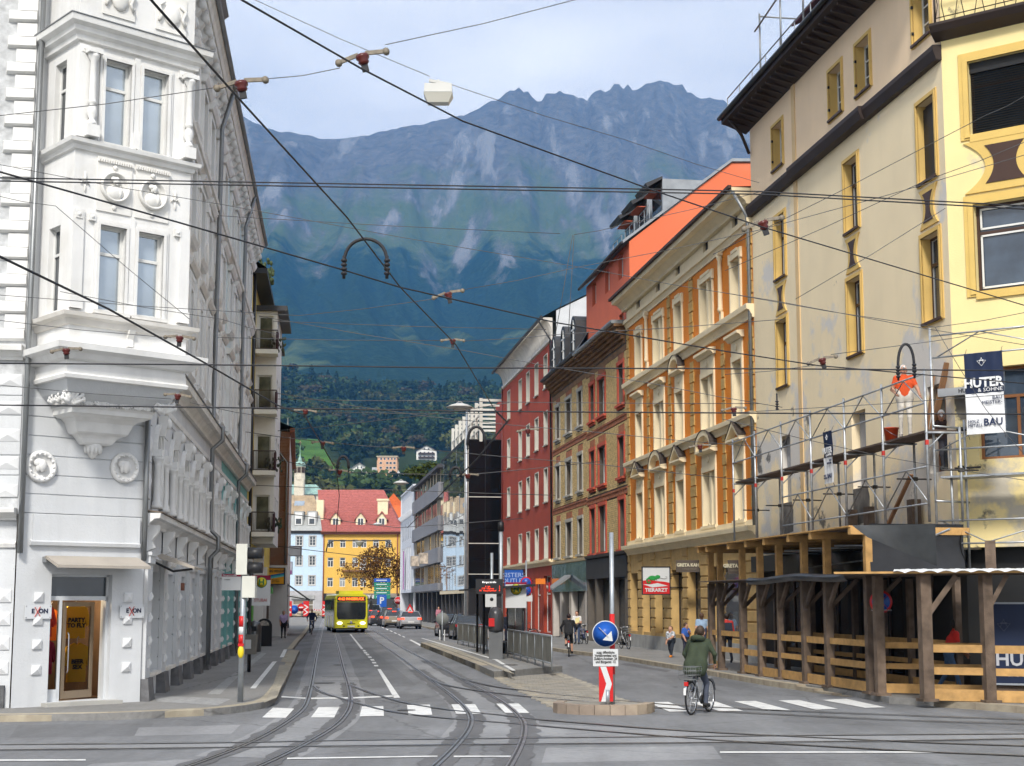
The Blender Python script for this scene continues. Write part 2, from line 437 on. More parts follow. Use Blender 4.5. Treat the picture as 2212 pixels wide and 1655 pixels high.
strip([G(570,1519,.14),G(588,1486,.14),G(604,1437,.14)],[G(598,1508,.14),G(612,1474,.14),G(629,1438,.14)],.142,M_SLAB,pavL,rows=2,step=1.4)
strip([G(616,1432,.14),G(625,1410,.14)],[G(634,1432,.14),G(644,1411,.14)],.142,M_SLAB,pavL,rows=1,step=1.4)
# ---- right pavement
KR=[G(*p) for p in ((790,1330),(870,1345),(948,1362),(1100,1389),(1195,1405),(1242,1412),(1336,1423),(1472,1446),(1570,1463),(1674,1481),(1842,1505))]
KR2=[G(*p) for p in ((2032,1526),(2110,1531),(2212,1539),(2700,1580))]
pavR=slab('pavement_right',[p for p in KR]+[G(1920,1520)]+KR2+[Vector((60,20,0)),Vector((60,330,0))],-.02,.14,M_PAVE,kind='structure')
kerb(KR[:9],pavR,side=-1); kerb(KR[8:],pavR,side=-1,taper=3); kerb(KR2,pavR,side=-1)
# ---- tram platform (island) with flush paved ramp and the small refuge in front
PL=[G(908.5,1397),G(960,1418),G(1029,1447),G(1045,1455),G(1067,1465)]
isl_r=[G(1215,1452),G(1100,1424),G(1000,1400),G(935,1388)]
plat=slab('tram_platform',PL+isl_r,-.02,.2,M_PAVE,kind='structure')
kerb(PL,plat,side=1,z=.205,width=.3,step=1.6,taper=3)
strip([p+Vector((.34,0,0)) for p in PL],[G(950,1391,.2),G(1000,1409,.2),G(1060,1434,.2),G(1090,1444,.2),G(1112,1457,.2)],.203,M_SLAB,plat,rows=2,step=1.6)
M_PAVER=pm('paver stones',(.27,.25,.215),rough=.85,var=.25,scale=2.5,bump=.4,bscale=20,dirt=(.4,.34,.24),dirt_amt=.4)
ramp_poly=[G(1067,1466),G(1113,1488),G(1198,1532),G(1408,1527),G(1341,1511),G(1290,1484),G(1212,1455)]
ramp=poly_sheet('paved_island',ramp_poly,.008,M_PAVER,kind='structure')
def in_poly(p,poly):
 c=False; j=len(poly)-1
 for i in range(len(poly)):
  a,b=poly[i],poly[j]
  if (a.y > p[1]) != (b.y > p[1]) and p[0] < (b.x-a.x)*(p[1]-a.y)/(b.y-a.y)+a.x: c=not c
  j=i
 return c
mb=MB(); xs=[p.x for p in ramp_poly]; ys=[p.y for p in ramp_poly]
yy=min(ys); row=0
while yy < max(ys):
 xx=min(xs)+(row % 2)*.1
 while xx < max(xs):
  if in_poly((xx+.1,yy+.1),ramp_poly): mb.box(xx+.006,xx+.194,yy+.006,yy+.194,.004,.018+random.random()*.006)
  xx += .2
 yy += .2; row += 1
mb.build('paver_field',M_PAVER,ramp,kind='stuff')
kerb([G(1067,1466),G(1113,1488),G(1160,1512),G(1198,1532)],ramp,side=1,z=.02,width=.25)
kerb([G(1212,1455),G(1290,1484),G(1341,1511),G(1408,1527)],ramp,side=-1,z=.02,width=.3,mat=M_SLAB)
rc0,rc1=G(1198,1536),G(1409,1540)
ax=(rc1-rc0); half=ax.length/2; cen=(rc0+rc1)/2; axd=ax.normalized(); nrm=Vector((axd.y,-axd.x,0))
ref=thing('traffic_refuge','low half-moon refuge island of reddish granite kerb under the blue arrow sign','traffic island',(cen.x,cen.y,0),math.atan2(axd.y,axd.x))
outline=[(-half,.35)]+[(-half*math.cos(math.pi*i/10),-.95*math.sin(math.pi*i/10) ** .8) for i in range(11)]+[(half,.35)]
for i in range(len(outline)-1):
 a,b=Vector((*outline[i],0)),Vector((*outline[i+1],0)); c=(a+b)/2; g=(b-a).normalized()*.006
 a2,b2=a+g,b-g; ia,ib=a2*.80+Vector((0,.05,0)),b2*.80+Vector((0,.05,0))
 m_=MB(); m_.add([(*p.xy,z) for z in (-.02,.2) for p in (a2,b2,ib,ia)],[(3,2,1,0),(4,5,6,7),(0,1,5,4),(1,2,6,5),(2,3,7,6),(3,0,4,7)])
 m_.build('kerb_stone',pm('red granite kerb',(.29,.23,.18),rough=.8,var=.2,scale=3,bump=.4,rnd=.15,dirt=(.42,.34,.24),dirt_amt=.7,dirt_scale=1.5),ref)
m_=MB(); m_.add([(p[0]*.8,p[1]*.8+.05,.185) for p in outline],[tuple(range(len(outline)))]); m_.build('infill',M_PAVER,ref)
# ---- tram rails
def rail(px,z=.004,name='rail',far=None,ext=True):
 w_=[Vector((*G(*p).xy,0)) for p in px]; w_=smooth(w_,2)
 N=len(w_); L_=[]
 for i,p in enumerate(w_):
  d=(w_[min(i+1,N-1)]-w_[max(i-1,0)]).normalized(); L_.append((p,Vector((d.y,-d.x,0))))
 def band(a,b,zz,mat):
  mb=MB(); vs=[]
  for p,n in L_: vs += [p+n*a+Vector((0,0,zz)),p+n*b+Vector((0,0,zz))]
  mb.add(vs,[(2*i,2*i+1,2*i+3,2*i+2) for i in range(N-1)]); return mb,mat
 mb,m_=band(-.06,.06,z+.004,M_GROOVE); o=mb.build(name,m_,road)
 mb,m_=band(-.055,-.008,z+.010,M_RAIL); mb.build('rail_head',m_,o)
 mb,m_=band(.028,.055,z+.010,M_RAIL); mb.build('guard_lip',m_,o)
 return w_
A_L=[(704,1335),(699,1349),(696,1364),(685,1409),(678,1452),(672.5,1483),(664,1516),(656,1532),(634,1551),(595,1576.5),(556,1598),(498,1623),(412,1655),(290,1692)]
A_R=[(710,1335),(716,1349),(723,1371),(730.6,1398),(741.5,1444.5),(751.4,1475),(758,1504),(757,1528),(745,1549),(728,1567),(693,1590),(634,1621.5),(564,1655),(460,1697)]
B_L=[(730,1324),(755,1342),(786.6,1365),(825,1394),(856,1414),(900,1447),(933,1471),(966,1495),(988,1513),(1007,1532),(1018,1550),(1017,1567.5),(1005,1589.5),(976.6,1622),(941.5,1655),(900,1692)]
B_R=[(736,1323),(765,1340),(799,1359),(834,1378.6),(873,1402.7),(922,1427),(994,1466),(1031.6,1486),(1064.5,1504),(1089,1519),(1108,1534.5),(1126,1552),(1134,1567.5),(1131,1596),(1119,1624.6),(1102,1655),(1078,1695)]
def bed(pa,pb,mat,z,name='track_bed',grow=.35):
 a=smooth([Vector((*G(*p).xy,0)) for p in pa],1); b=smooth([Vector((*G(*p).xy,0)) for p in pb],1)
 n=60; ra=resample(a,sum((q-p).length for p,q in zip(a,a[1:]))/n)[:n]; rb=resample(b,sum((q-p).length for p,q in zip(b,b[1:]))/n)[:n]
 vs=[]
 for p,q in zip(ra,rb): d=(q-p).normalized()*(grow+random.uniform(-.03,.03)); vs += [(*(p-d).xy,z),(*(q+d).xy,z)]
 mb=MB(); mb.add(vs,[(2*i,2*i+1,2*i+3,2*i+2) for i in range(n-1)]); return mb.build(name,mat,road)
bed(A_L,A_R,M_BED,.003); bed(B_L,B_R,M_BED,.0045)
C1=[(-300,1612),(0,1610),(302,1608),(537,1605.5),(702,1601.5),(1188,1595),(1674,1591),(2212,1587),(2600,1584)]
C2=[(-300,1623),(0,1621),(302,1618.5),(734,1612.7),(1188,1608),(1549,1605.5),(1968,1602),(2212,1597),(2600,1592)]
bed(C1,C2,M_BED,.006,grow=.12)
def tarband(px,wd,z=.0075):
 w_=smooth([Vector((*G(*p).xy,0)) for p in px],2); w_=resample(w_,.35); vs=[]
 for i,p in enumerate(w_):
  d=(w_[min(i+1,len(w_)-1)]-w_[max(i-1,0)]).normalized(); n=Vector((d.y,-d.x,0))
  vs += [p-n*(wd+random.uniform(-.05,.06))+Vector((0,0,z)),p+n*(wd+random.uniform(-.05,.06))+Vector((0,0,z))]
 MB().add(vs,[(2*i,2*i+1,2*i+3,2*i+2) for i in range(len(w_)-1)]).build('tar_seam',M_PATCH,road)
for r_ in (A_L,A_R,B_L,B_R):
 tarband(r_[5:],.2 if r_ in (A_L,A_R) else .26)
 rail(r_,.008)
rail([(676,1483),(684,1491),(703,1500),(746,1512.6),(783,1523.5),(834,1537),(922,1549),(1010,1556.5),(1120,1565),(1232,1575),(1378,1587),(1500,1597),(1598,1604),(1807,1615),(1995,1626),(2212,1634),(2500,1650)],.008)
rail([(753.6,1479.6),(768,1486),(812,1501.6),(878,1521),(966,1534.5),(1020,1540),(1086,1546),(1141,1554),(1280,1565),(1427,1577),(1598,1587),(1807,1597),(2000,1606),(2212,1613),(2500,1622)],.008)
rail([(928,1467),(955,1480),(1010,1490.6),(1075,1499.4),(1188,1511),(1280,1519),(1427,1531),(1549,1538.5),(1700,1546),(1941,1558),(2212,1566),(2500,1574)],.016)
rail([(994,1466),(1032,1477),(1075,1486),(1141,1494),(1188,1501),(1280,1510),(1378,1519),(1476,1526),(1674,1536),(1900,1545),(2212,1556.5),(2500,1566)],.016)
rail(C1,.008); rail(C2,.008)
# ---- paint
def paint(name,quads,z=.0095,parent=road):
 mb=MB()
 for q in quads:
  P_=[G(*p) for p in q]; mb.add([(p.x,p.y,z) for p in P_],[(0,1,2,3)])
 return mb.build(name,M_PAINT,parent)
for q in (((589.5,1529.7),(635.4,1531.6),(616.8,1552),(566,1551)),((688,1528.7),(733,1528),(722,1550.8),(671.5,1550.8)),
    ((782,1527),(828,1526),(829.4,1547.7),(776.7,1548.4)),((879,1524),(928.7,1523),(933.8,1545),(882.6,1546)),
    ((975,1522.5),(1026,1522),(1040,1542.7),(985.4,1542.7)),((1072,1521),(1120.5,1520.7),(1143.6,1541),(1091,1540.7)),
    ((1397.6,1517.7),(1444,1517),(1493,1537.7),(1446.5,1538.4)),((1490,1517.7),(1546.6,1516.4),(1605,1536.5),(1554,1537)),
    ((1585.6,1515.7),(1632,1515),(1708,1535),(1660,1536)),((1681.5,1514),(1725.7,1513),(1810,1532),(1762,1534)),
    ((1775.7,1513),(1828.7,1510.5),(1913.6,1529),(1869,1530))):
 paint('zebra_stripe',[q])
paint('stop_line',[((608,1504.5),(664,1508),(664,1511),(608,1507.5)),((672,1508),(752,1507),(752,1510),(672,1511)),((762,1507),(850,1502.5),(850,1506),(762,1510))])
paint('lane_line',[((815,1446),(822,1446),(864.6,1508),(851,1508.6))])
paint('lane_line',[((755,1370),(758,1370),(785,1402),(780,1403))])
paint('lane_dashes',[((x,y),(x+6+i*.5,y),(x+8+i*.5,y+3.2),(x+2,y+3.2)) for i,(x,y) in enumerate(((783,1404.5),(785.5,1409),(789.5,1413),(794,1418.5),(799.5,1424.5),(803,1430.5),(807,1437)))])
paint('lane_line',[((884,1383),(888,1382),(910,1393),(907,1395.5))])
paint('lane_dashes',[((868-9*i,1374.5-4*i),(871-9*i,1374.2-4*i),(876-9*i,1377-4*i),(873-9*i,1377.5-4*i)) for i in range(0,9)])
paint('edge_line',[((589,1437.5),(598,1437.5),(551.5,1500),(540,1500))],.147,pavL)
paint('edge_line',[((613,1410),(620,1410),(613,1428),(604,1428))],.147,pavL)
paint('edge_line',[((909,1386.4),(913,1386.4),(1075,1437),(1068,1438)),((1068,1438),(1075,1437),(1114,1463),(1106,1463.5))],.207,plat)
paint('lane_line',[((620,1638.4),(945,1633.6),(945,1636),(620,1641.4))]); paint('lane_line',[((980,1634),(1104,1633.8),(1104,1636.2),(980,1636.5))])
paint('lane_line',[((1555,1624.6),(2025,1624.6),(2025,1627.4),(1555,1627.6))]); paint('lane_line',[((-250,1642.8),(185,1641.6),(185,1644.4),(-250,1645.8))])
paint('lane_dashes',[((700+22*i,1331.4),(709+22*i,1331.4),(710+22*i,1333),(700+22*i,1333)) for i in range(-3,1)])
for cx_,cy_,rr in ((700,1476,.32),(735,1437,.25),(878,1535,.2),(1100,1450,.3)):
 c=G(cx_,cy_); zz=.011 if cy_ != 1450 else .211
 MB().lathe([(0.001,zz),(rr,zz),(rr,zz-.004)],(c.x,c.y,0),18).build('manhole_cover',M_IRON,road if cy_ != 1450 else plat)
M_AL,M_AD=asphalt('lighter asphalt repair',(.25,.252,.258),.2),asphalt('darker asphalt repair',(.15,.152,.157),.2)
for q,m_,z in ((((1215,1505),(1330,1512),(1310,1514),(1210,1508)),M_PATCH,.002),(((1150,1562),(1700,1592),(1640,1600),(1150,1590)),M_AL,.0015),(((40,1566),(330,1563),(320,1590),(20,1594)),M_AD,.0015),(((300,1572),(520,1566),(500,1585),(290,1590)),M_AL,.0017),(((1700,1548),(2212,1568),(2212,1580),(1690,1560)),M_AD,.0015),(((780,1500),(905,1498),(960,1515),(790,1520)),M_AD,.0015),(((1500,1455),(1640,1480),(1600,1490),(1460,1464)),M_AD,.0015),(((770,1400),(800,1400),(900,1480),(850,1484)),M_AD,.0012),(((1180,1615),(1540,1612),(1560,1640),(1170,1648)),M_AL,.0013),(((640,1585),(930,1575),(900,1596),(640,1600)),M_AD,.0013),(((1350,1432),(1450,1449),(1440,1452),(1340,1436)),M_PATCH,.002),(((200,1650),(420,1640),(380,1655),(150,1668)),M_AL,.0014)):
 P_=[G(*p) for p in q]; MB().add([(p.x,p.y,z) for p in P_],[(0,1,2,3)]).build('asphalt_patch',m_,road)
for y_ in (1463,1472): MB().box(0,1.3,0,.05,0,.003).build('drain_slot',M_GROOVE,road,(*G(695,y_).xy,.011))
poly_sheet('concrete_path',[G(331,1503,.14),G(500,1510,.14),G(470,1524,.14),G(340,1516,.14)],.144,asphalt('light concrete',(.3,.3,.295),.1),pavL)
poly_sheet('concrete_path',[G(448,1500,.14),G(475,1500,.14),G(512,1465,.14),G(576,1411,.14),G(565,1410,.14),G(490,1466,.14)],.144,asphalt('light concrete',(.3,.3,.295),.1),pavL)
# ================================================================== right-hand side of the street
def zm(ox,oy,sc):
 k=2212/4096
 return lambda x,y: ((ox+x/sc)*k,(oy+y/sc)*k)
ZB=zm(2400,700,2.069); ZC=zm(2400,1400,2.069); ZA=zm(1900,1200,2.069); Z6=zm(1600,1500,2.069); Z8=zm(2300,2100,2.069); Z7=zm(1600,2200,2.069)
ZD=zm(2900,0,1.379); ZE=zm(2900,1100,1.6547)
def grid_open(Fc,rows,y=0.0):
 """rows of openings measured as (left, top, right, bottom) -> regular column u ranges and row z ranges"""
 cols={}; zs=[]
 for z_,row in rows:
  zz=[]
  for c,r_ in row.items():
   a=Fc.uz(*z_(r_[0],r_[1]),y); b=Fc.uz(*z_(r_[2],r_[3]),y)
   a2=Fc.uz(*z_((r_[0]+r_[2])/2,r_[1]),y); b2=Fc.uz(*z_((r_[0]+r_[2])/2,r_[3]),y)
   cols.setdefault(c,[]).append((a[0],b[0])); zz.append((b2[1],a2[1]))
  zs.append(tuple(np.mean(zz,axis=0)))
 us={c: tuple(np.mean(v,axis=0)) for c,v in cols.items()}
 return us,zs
def shell(mb,u0,u1,z0,z1,depth,mat=0,front=0.0):
 mb.quad((u0,front,z0),(u0,front,z1),(u0,depth,z1),(u0,depth,z0),mat)
 mb.quad((u1,front,z0),(u1,depth,z0),(u1,depth,z1),(u1,front,z1),mat)
 mb.quad((u1,depth,z0),(u0,depth,z0),(u0,depth,z1),(u1,depth,z1),mat)
 return mb
def mould_prof(out,h,z):
 """classical cornice section: fillet, cove, corona; y negative is out of the wall"""
 return [(0.0,z),(-out*.25,z),(-out*.3,z+h*.2),(-out*.55,z+h*.45),(-out*.62,z+h*.55),(-out*.95,z+h*.6),(-out,z+h*.9),(-out,z+h),(0.0,z+h)]
def cornice(Fc,name,u0,u1,z,h,out,mat,y=0.0,parent=None):
 mb=MB(); mb.prism([(p[0]+y,p[1]) for p in mould_prof(out,h,z)],u0,u1)
 return Fc.build(name,mb,mat,parent=parent)
VR=ray(630,1300); VR=Vector((VR.x,VR.y,0)).normalized()      # direction of the right-hand facades,away from the camera
PR0=G(1365,1396,.14)
def on_right(px):
 """point of the right-hand facade line seen at picture column px"""
 r=ray(px,1300); k=VR.x/VR.y
 Y=(PR0.x-k*PR0.y)/(r.x/r.y-k)
 return Vector((r.x/r.y*Y,Y,0))
M_GLASS=glass_mat('window glass',(.035,.045,.055))
M_GLASS2=glass_mat('window glass with pale curtain',(.22,.24,.25))
M_WFRAME=pm('white window frame',(.72,.72,.70),rough=.45,var=.05,bump=0)
M_ZINC=pm('zinc sheet',(.30,.32,.34),rough=.45,var=.15,scale=2,bump=.05,metal=.4)
M_DARKROOF=pm('dark roof sheet',(.035,.035,.038),rough=.5,var=.2,bump=.1)
M_PIPE=pm('drainpipe metal',(.24,.25,.255),rough=.4,metal=.6,var=.1,bump=0)
M_BLACK=pm('black metal',(.018,.018,.02),rough=.45,var=.1,bump=0)
M_CONC=pm('grey render',(.36,.36,.35),var=.15,streak=.3)
# ------------------------------------------------------------------ orange house
M_OR=pm('orange plaster',(.68,.21,.014),var=.10,scale=.5,bump=.2,streak=.10)
M_CREAM=pm('cream stucco',(.82,.69,.46),var=.07,scale=1.2,bump=.15,streak=.12)
M_QUOIN=pm('ochre quoin stone',(.5,.32,.11),var=.14,scale=5,bump=.5,bscale=18,rnd=.1)
M_OCHRE=pm('ochre ground floor stone',(.5,.33,.13),var=.14,scale=2,bump=.4,bscale=15,rnd=.08)
def orange_house():
 Fo=Fac(on_right(1360),on_right(1641))
 W=Fo.len
 root=Fo.thing('orange_house','orange stucco town house with cream window pediments beside the scaffolded cream building','house')
 us,zs=grid_open(Fo,[
  (ZB,{0: (295,1300,350,1655),1: (440,1185,530,1560),2: (610,1045,690,1440),3: (815,880,945,1310),4: (1080,725,1182,1180)}),
  (ZC,{0: (300,520,360,870),1: (450,430,545,820),2: (625,335,705,735),3: (838,225,970,660),4: (1095,110,1200,570)}),
  (ZC,{0: (310,1180,370,1545),1: (462,1130,555,1520),2: (640,1070,715,1485),3: (855,1015,975,1462),4: (1115,945,1205,1415)})])
 print('orange',W,us,zs)
 for c in us:
  a,b=us[c]; m_=(a+b)/2; hw=.86 if c in (1,3) else .58
  us[c]=(m_-hw,m_+hw)
 zg=Fo.z(*ZC(260,1640)); zb_=zs[2][0]
 ztop=Fo.z(*ZB(240,1235)); zeave=Fo.z(*ZB(140,1030),y=-.9)
 zeave=max(zeave-.45,ztop+1.3)
 H=[(us[c][0],us[c][1],z[0],z[1]) for c in us for z in zs]
 vents=[]
 for c in us: m_=(us[c][0]+us[c][1])/2; vents.append((m_-.36,m_+.36,ztop+.4,ztop+1.1))
 g_h=[]; gz=zg-.25
 doorx=[(.5,2.1),(3.0,4.6),(5.4,6.9),(8.3,10.2),(11.0,13.0),(14.0,18.5)]
 for a,b in doorx:
  if b < W-.2: g_h.append((a,b,.9 if a > .3 else .2,gz-1.0))
 mb=MB(); mb.holes(0,W,zg,ztop,H,0,.32,0,1); shell(mb,0,W,.1,zeave,11,0)
 Fo.build('wall',mb,[M_OR,M_CREAM])
 mb=MB(); mb.holes(0,W,ztop,zeave,vents,-.02,.3); Fo.build('frieze',mb,M_CREAM)
 for v in vents: Fo.build('vent',MB().box(v[0],v[1],.1,.14,v[2],v[3]),M_BLACK)
 mb=MB(); mb.holes(0,W,.1,zg,g_h,-.04,.35); Fo.build('ground_floor_wall',mb,M_OCHRE)
 for r_,z in enumerate(zs):
  for c in us:
   a,b=us[c]; h=z[1]-z[0]; w_=b-a; twin=c in (1,3)
   o=add_window(Fo,a,b,z[0],z[1],.26,'TMm' if twin else 'TM',M_WFRAME,M_GLASS if random.random() < .7 else M_GLASS2)
   s=MB(); t=.13; d=-.26
   s.box(-t,0,d-.07,d+.002,-.02,h+.02); s.box(w_,w_+t,d-.07,d+.002,-.02,h+.02); s.box(-t,w_+t,d-.075,d+.002,h+.02,h+.24)
   s.box(-t-.05,w_+t+.05,d-.12,d+.002,-.14,-.02)
   if twin: s.box(w_/2-.13,w_/2+.13,d+.02,d+.2,0,h)
   if r_ == 0:
    s.box(-t-.07,-.02,d-.09,d+.002,h-.1,h+.3); s.box(w_+.02,w_+t+.07,d-.09,d+.002,h-.1,h+.3)
    s.box(.2,w_-.2,d-.10,d+.002,h+.24,h+.36)
   link('surround',s.mesh('surround',M_CREAM),o)
   if r_ > 0:
    p=MB(); zb2=h+.24; ph=.55 if r_ == 1 else .5
    p.box(-t+.02,w_+t-.02,d-.05,d+.002,zb2,zb2+ph)                     # panel
    p.lathe([(.0,0),(.11,0),(.13,-.03),(.09,-.03)],(w_/2,d-.05,zb2+ph/2),12,axis='y')
    zc=zb2+ph
    kind={(1,2): 'arch',(2,0): 'tri',(2,2): 'tri',(2,4): 'tri',(2,1): 'arch',(2,3): 'arch'}.get((r_,c),'flat')
    e=t+.14
    if kind == 'flat':
     p.prism([(d,zc),(d-.12,zc),(d-.2,zc+.1),(d-.3,zc+.14),(d-.3,zc+.24),(d,zc+.27)],-e,w_+e)
    else:
     p.prism([(d,zc),(d-.14,zc),(d-.3,zc+.07),(d-.3,zc+.15),(d,zc+.15)],-e,w_+e)
     hw=w_/2+e; cx_=w_/2; rise=.62 if kind == 'tri' else min(.75,hw*.75)
     n=2 if kind == 'tri' else 10; prev=None
     for k in range(n+1):
      if kind == 'tri': x,zz=cx_-hw+hw*2*k/n,zc+.15+rise*(1-abs(2*k/n-1))
      else:
       A=math.pi*(1-k/n); x,zz=cx_+hw*math.cos(A),zc+.15+rise*math.sin(A)
      if prev:
       p.add([(prev[0],d-.3,prev[1]+.02),(x,d-.3,zz+.02),(x,d,zz+.02),(prev[0],d,prev[1]+.02),
           (prev[0]*.86+cx_*.14,d-.3,zc+.15+(prev[1]-zc-.15)*.76),(x*.86+cx_*.14,d-.3,zc+.15+(zz-zc-.15)*.76),
           (x*.86+cx_*.14,d,zc+.15+(zz-zc-.15)*.76),(prev[0]*.86+cx_*.14,d,zc+.15+(prev[1]-zc-.15)*.76)],
          [(0,1,5,4),(4,5,6,7),(3,2,1,0)])
       p.add([(prev[0],d-.33,prev[1]+.05),(x,d-.33,zz+.05),(x,d+.0,zz+.1),(prev[0],d+.0,prev[1]+.1)],[(0,1,2,3),(3,2,1,0)],1)
      prev=(x,zz)
     vs=[(cx_-hw*.8,d-.02,zc+.16)]
    link('pediment',p.mesh('pediment',[M_CREAM,pm('brown flashing cap',(.11,.085,.07),rough=.6)]),o)
 zones=[(zs[2][0]-.1,zs[2][1]+1.5),(zs[1][0]-.1,zs[1][1]+1.1),(zs[0][0]-.1,ztop-.02)]
 mids=[(us[i][1]+us[i+1][0])/2 for i in range(4)]
 for si,(uq,wq) in enumerate([(.25,.42),(mids[0],.34),(mids[1],.4),(mids[2],.48),(mids[3],.34),(W-.3,.5)]):
  for zi,(za,zb2) in enumerate(zones):
   if zi == 2 and si in (1,4):                         # colonnette
    mb=MB(); mb.box(uq-.14,uq+.14,-.1,0,za,za+.5); mb.lathe([(.1,za+.5),(.12,za+.6),(.1,za+.7),(.085,zb2-.5),(.11,zb2-.45),(.15,zb2-.3)],(uq,-.08,0),10); mb.box(uq-.17,uq+.17,-.2,0,zb2-.3,zb2-.12)
    Fo.build('colonnette',mb,M_CREAM); continue
   z=za; k=0
   while z < zb2-.1:
    h=min(.46,zb2-z); wide=wq+(.16 if k % 2 else 0)
    if zi == 0 and si in (2,3): wide += .25
    a=max(.0,uq-wide/2); b=min(W,uq+wide/2)
    me=cached(('oq',round(b-a,2),round(h,2)),lambda: MB().prism([(0,.01),(-.05,.03),(-.05,h-.03),(0,h-.01)],.012,b-a-.012).mesh('quoin',M_QUOIN))
    Fo.put('quoin',me,a,0,z); z += .46; k += 1
 for z,h,out in ((zs[0][0]-.55,.5,.3),(zs[1][0]-.5,.42,.26)): cornice(Fo,'string_course',-.05,W+.05,z,h,out,M_CREAM)
 cornice(Fo,'frieze_moulding',-.05,W+.05,ztop-.2,.4,.22,M_CREAM)
 cornice(Fo,'eaves_cornice',-.3,W-.02,zeave-.55,.6,.75,M_CREAM)
 cornice(Fo,'ground_floor_cornice',-.05,W+.05,zg-.35,.45,.4,M_CREAM)
 for c in us:
  a,b=us[c]
  mb=MB(); mb.box(a-.3,b+.3,-.1,0,zb_-.26,zb_-.12); mb.box(a-.25,b+.25,-.05,0,zg+.12,zb_-.26)
  m_=(a+b)/2; zc=(zg+zb_)/2-.1
  mb.tube([(m_+.22*math.cos(k*math.pi/4),-.055,zc+.38*math.sin(k*math.pi/4)) for k in range(8)],.025,5,closed=True)
  Fo.build('apron_panel',mb,M_CREAM)
 for i in range(6):
  a=0 if i == 0 else us[i-1][1]+.3; b=W if i == 5 else us[i][0]-.3
  if b-a > .15: Fo.build('apron_band',MB().box(a,b,-.09,0,zb_-.5,zb_-.1).box(a,b,-.04,0,zg+.1,zg+.35),M_CREAM)
 for a,b,c,d in g_h:
  o=add_window(Fo,a,b,c,d,.28,'T',pm('dark shop frame',(.05,.035,.025),rough=.5,bump=0),M_GLASS)
 cuts=sorted([(g[0],g[1]) for g in g_h]); edges=[0]+[q for g in cuts for q in g]+[W]
 for i in range(0,len(edges)-1,2):
  a,b=edges[i],edges[i+1]
  if b-a < .15: continue
  z=.25
  while z < gz-.2:
   h=.42; me=cached(('rb',round(b-a,2)),lambda: MB().prism([(0,.015),(-.045,.04),(-.045,h-.04),(0,h-.015)],.01,b-a-.01).mesh('ashlar_band',M_OCHRE))
   Fo.put('ashlar_band',me,a,-.04,z); z += .44
 Fo.build('plinth',MB().box(0,W,-.1,-.041,.1,.75),M_CONC)
 mb=MB(); mb.add([(-.35,-.8,zeave+.06),(W-.02,-.8,zeave+.06),(W-.02,5.5,zeave+.5),(-.35,5.5,zeave+.5),(-.35,11,zeave+.06),(W-.02,11,zeave+.06)],[(0,1,2,3),(3,2,5,4)])
 mb.box(-.38,W-.01,-.88,-.75,zeave+.0,zeave+.12)
 Fo.build('roof',mb,pm('dark brown roof',(.06,.035,.03),var=.3,bump=.3))
 Fo.build('drainpipe',MB().tube([(W-.05,-.7,zeave-.1),(W-.02,-.2,zeave-1.0),(W-.02,-.14,zeave-1.5),(W-.02,-.14,zg)],.06),M_PIPE)
 return Fo,us,zs,zg
FO,FOu,FOz,FOg=orange_house()
# ------------------------------------------------------------------ brick houses (two fronts)
M_BRICK=pm('yellow brick',(.60,.43,.19),var=.35,scale=6,bump=.4,bscale=25,streak=.2)
M_MORTAR=pm('dark mortar',(.10,.08,.06),var=.2,bump=.3)
M_RBRICK=pm('red brick',(.33,.12,.055),var=.3,scale=5,bump=.4,bscale=25)
M_REDS=pm('red painted stone',(.48,.085,.045),var=.1,bump=.1,streak=.1)
M_GREYS=pm('grey stone surround',(.40,.38,.33),var=.15,bump=.2,streak=.25)
def brick_field(Fc,u0,u1,z0,z1,H,rngseed):
 """courses of single bricks standing proud of recessed joints: one mesh, too small to pick apart"""
 rr=random.Random(rngseed); vs=[]; fs=[]; mi=[]
 bh,bl,j=.105,.37,.016; z=z0; row=0
 faces=[(0,1,5,4),(1,2,6,5),(2,3,7,6),(3,0,4,7),(4,5,6,7)]
 while z+bh <= z1:
  u=u0-(row % 2)*bl/2
  while u < u1:
   a,b=max(u0,u),min(u1,u+bl); za,zb_=z,z+bh
   cut=[(a,b)]
   for h in H:
    if za < h[3] and zb_ > h[2]:
     nc=[]
     for p,q in cut:
      if q <= h[0] or p >= h[1]: nc.append((p,q))
      else:
       if p < h[0]: nc.append((p,h[0]))
       if q > h[1]: nc.append((h[1],q))
     cut=nc
   for p,q in cut:
    if q-p > .05:
     o=len(vs); y=-.022-rr.random()*.008; p2,q2=p+j/2,q-j/2
     vs += [(p2,.004,za),(q2,.004,za),(q2,.004,zb_-j),(p2,.004,zb_-j),(p2,y,za),(q2,y,za),(q2,y,zb_-j),(p2,y,zb_-j)]
     fs += [tuple(i+o for i in f) for f in faces]
   u += bl
  z += bh; row += 1
 me=bpy.data.meshes.new('brickwork'); me.from_pydata(vs,[],fs); me.materials.append(M_BRICK); me.update()
 return Fc.put('brickwork',me,kind='stuff')
def brick_house(pxa,pxb,meas,red,name,label,seed):
 Fb=Fac(on_right(pxa),on_right(pxb)); W=Fb.len
 Fb.thing(name,label,'house')
 us,zs=grid_open(Fb,meas); print(name,W,us,zs)
 for c in us:
  a,b=us[c]; m_=(a+b)/2; hw=.85 if (c == 1) else .6
  us[c]=(m_-hw,m_+hw)
 return Fb,W,us,zs
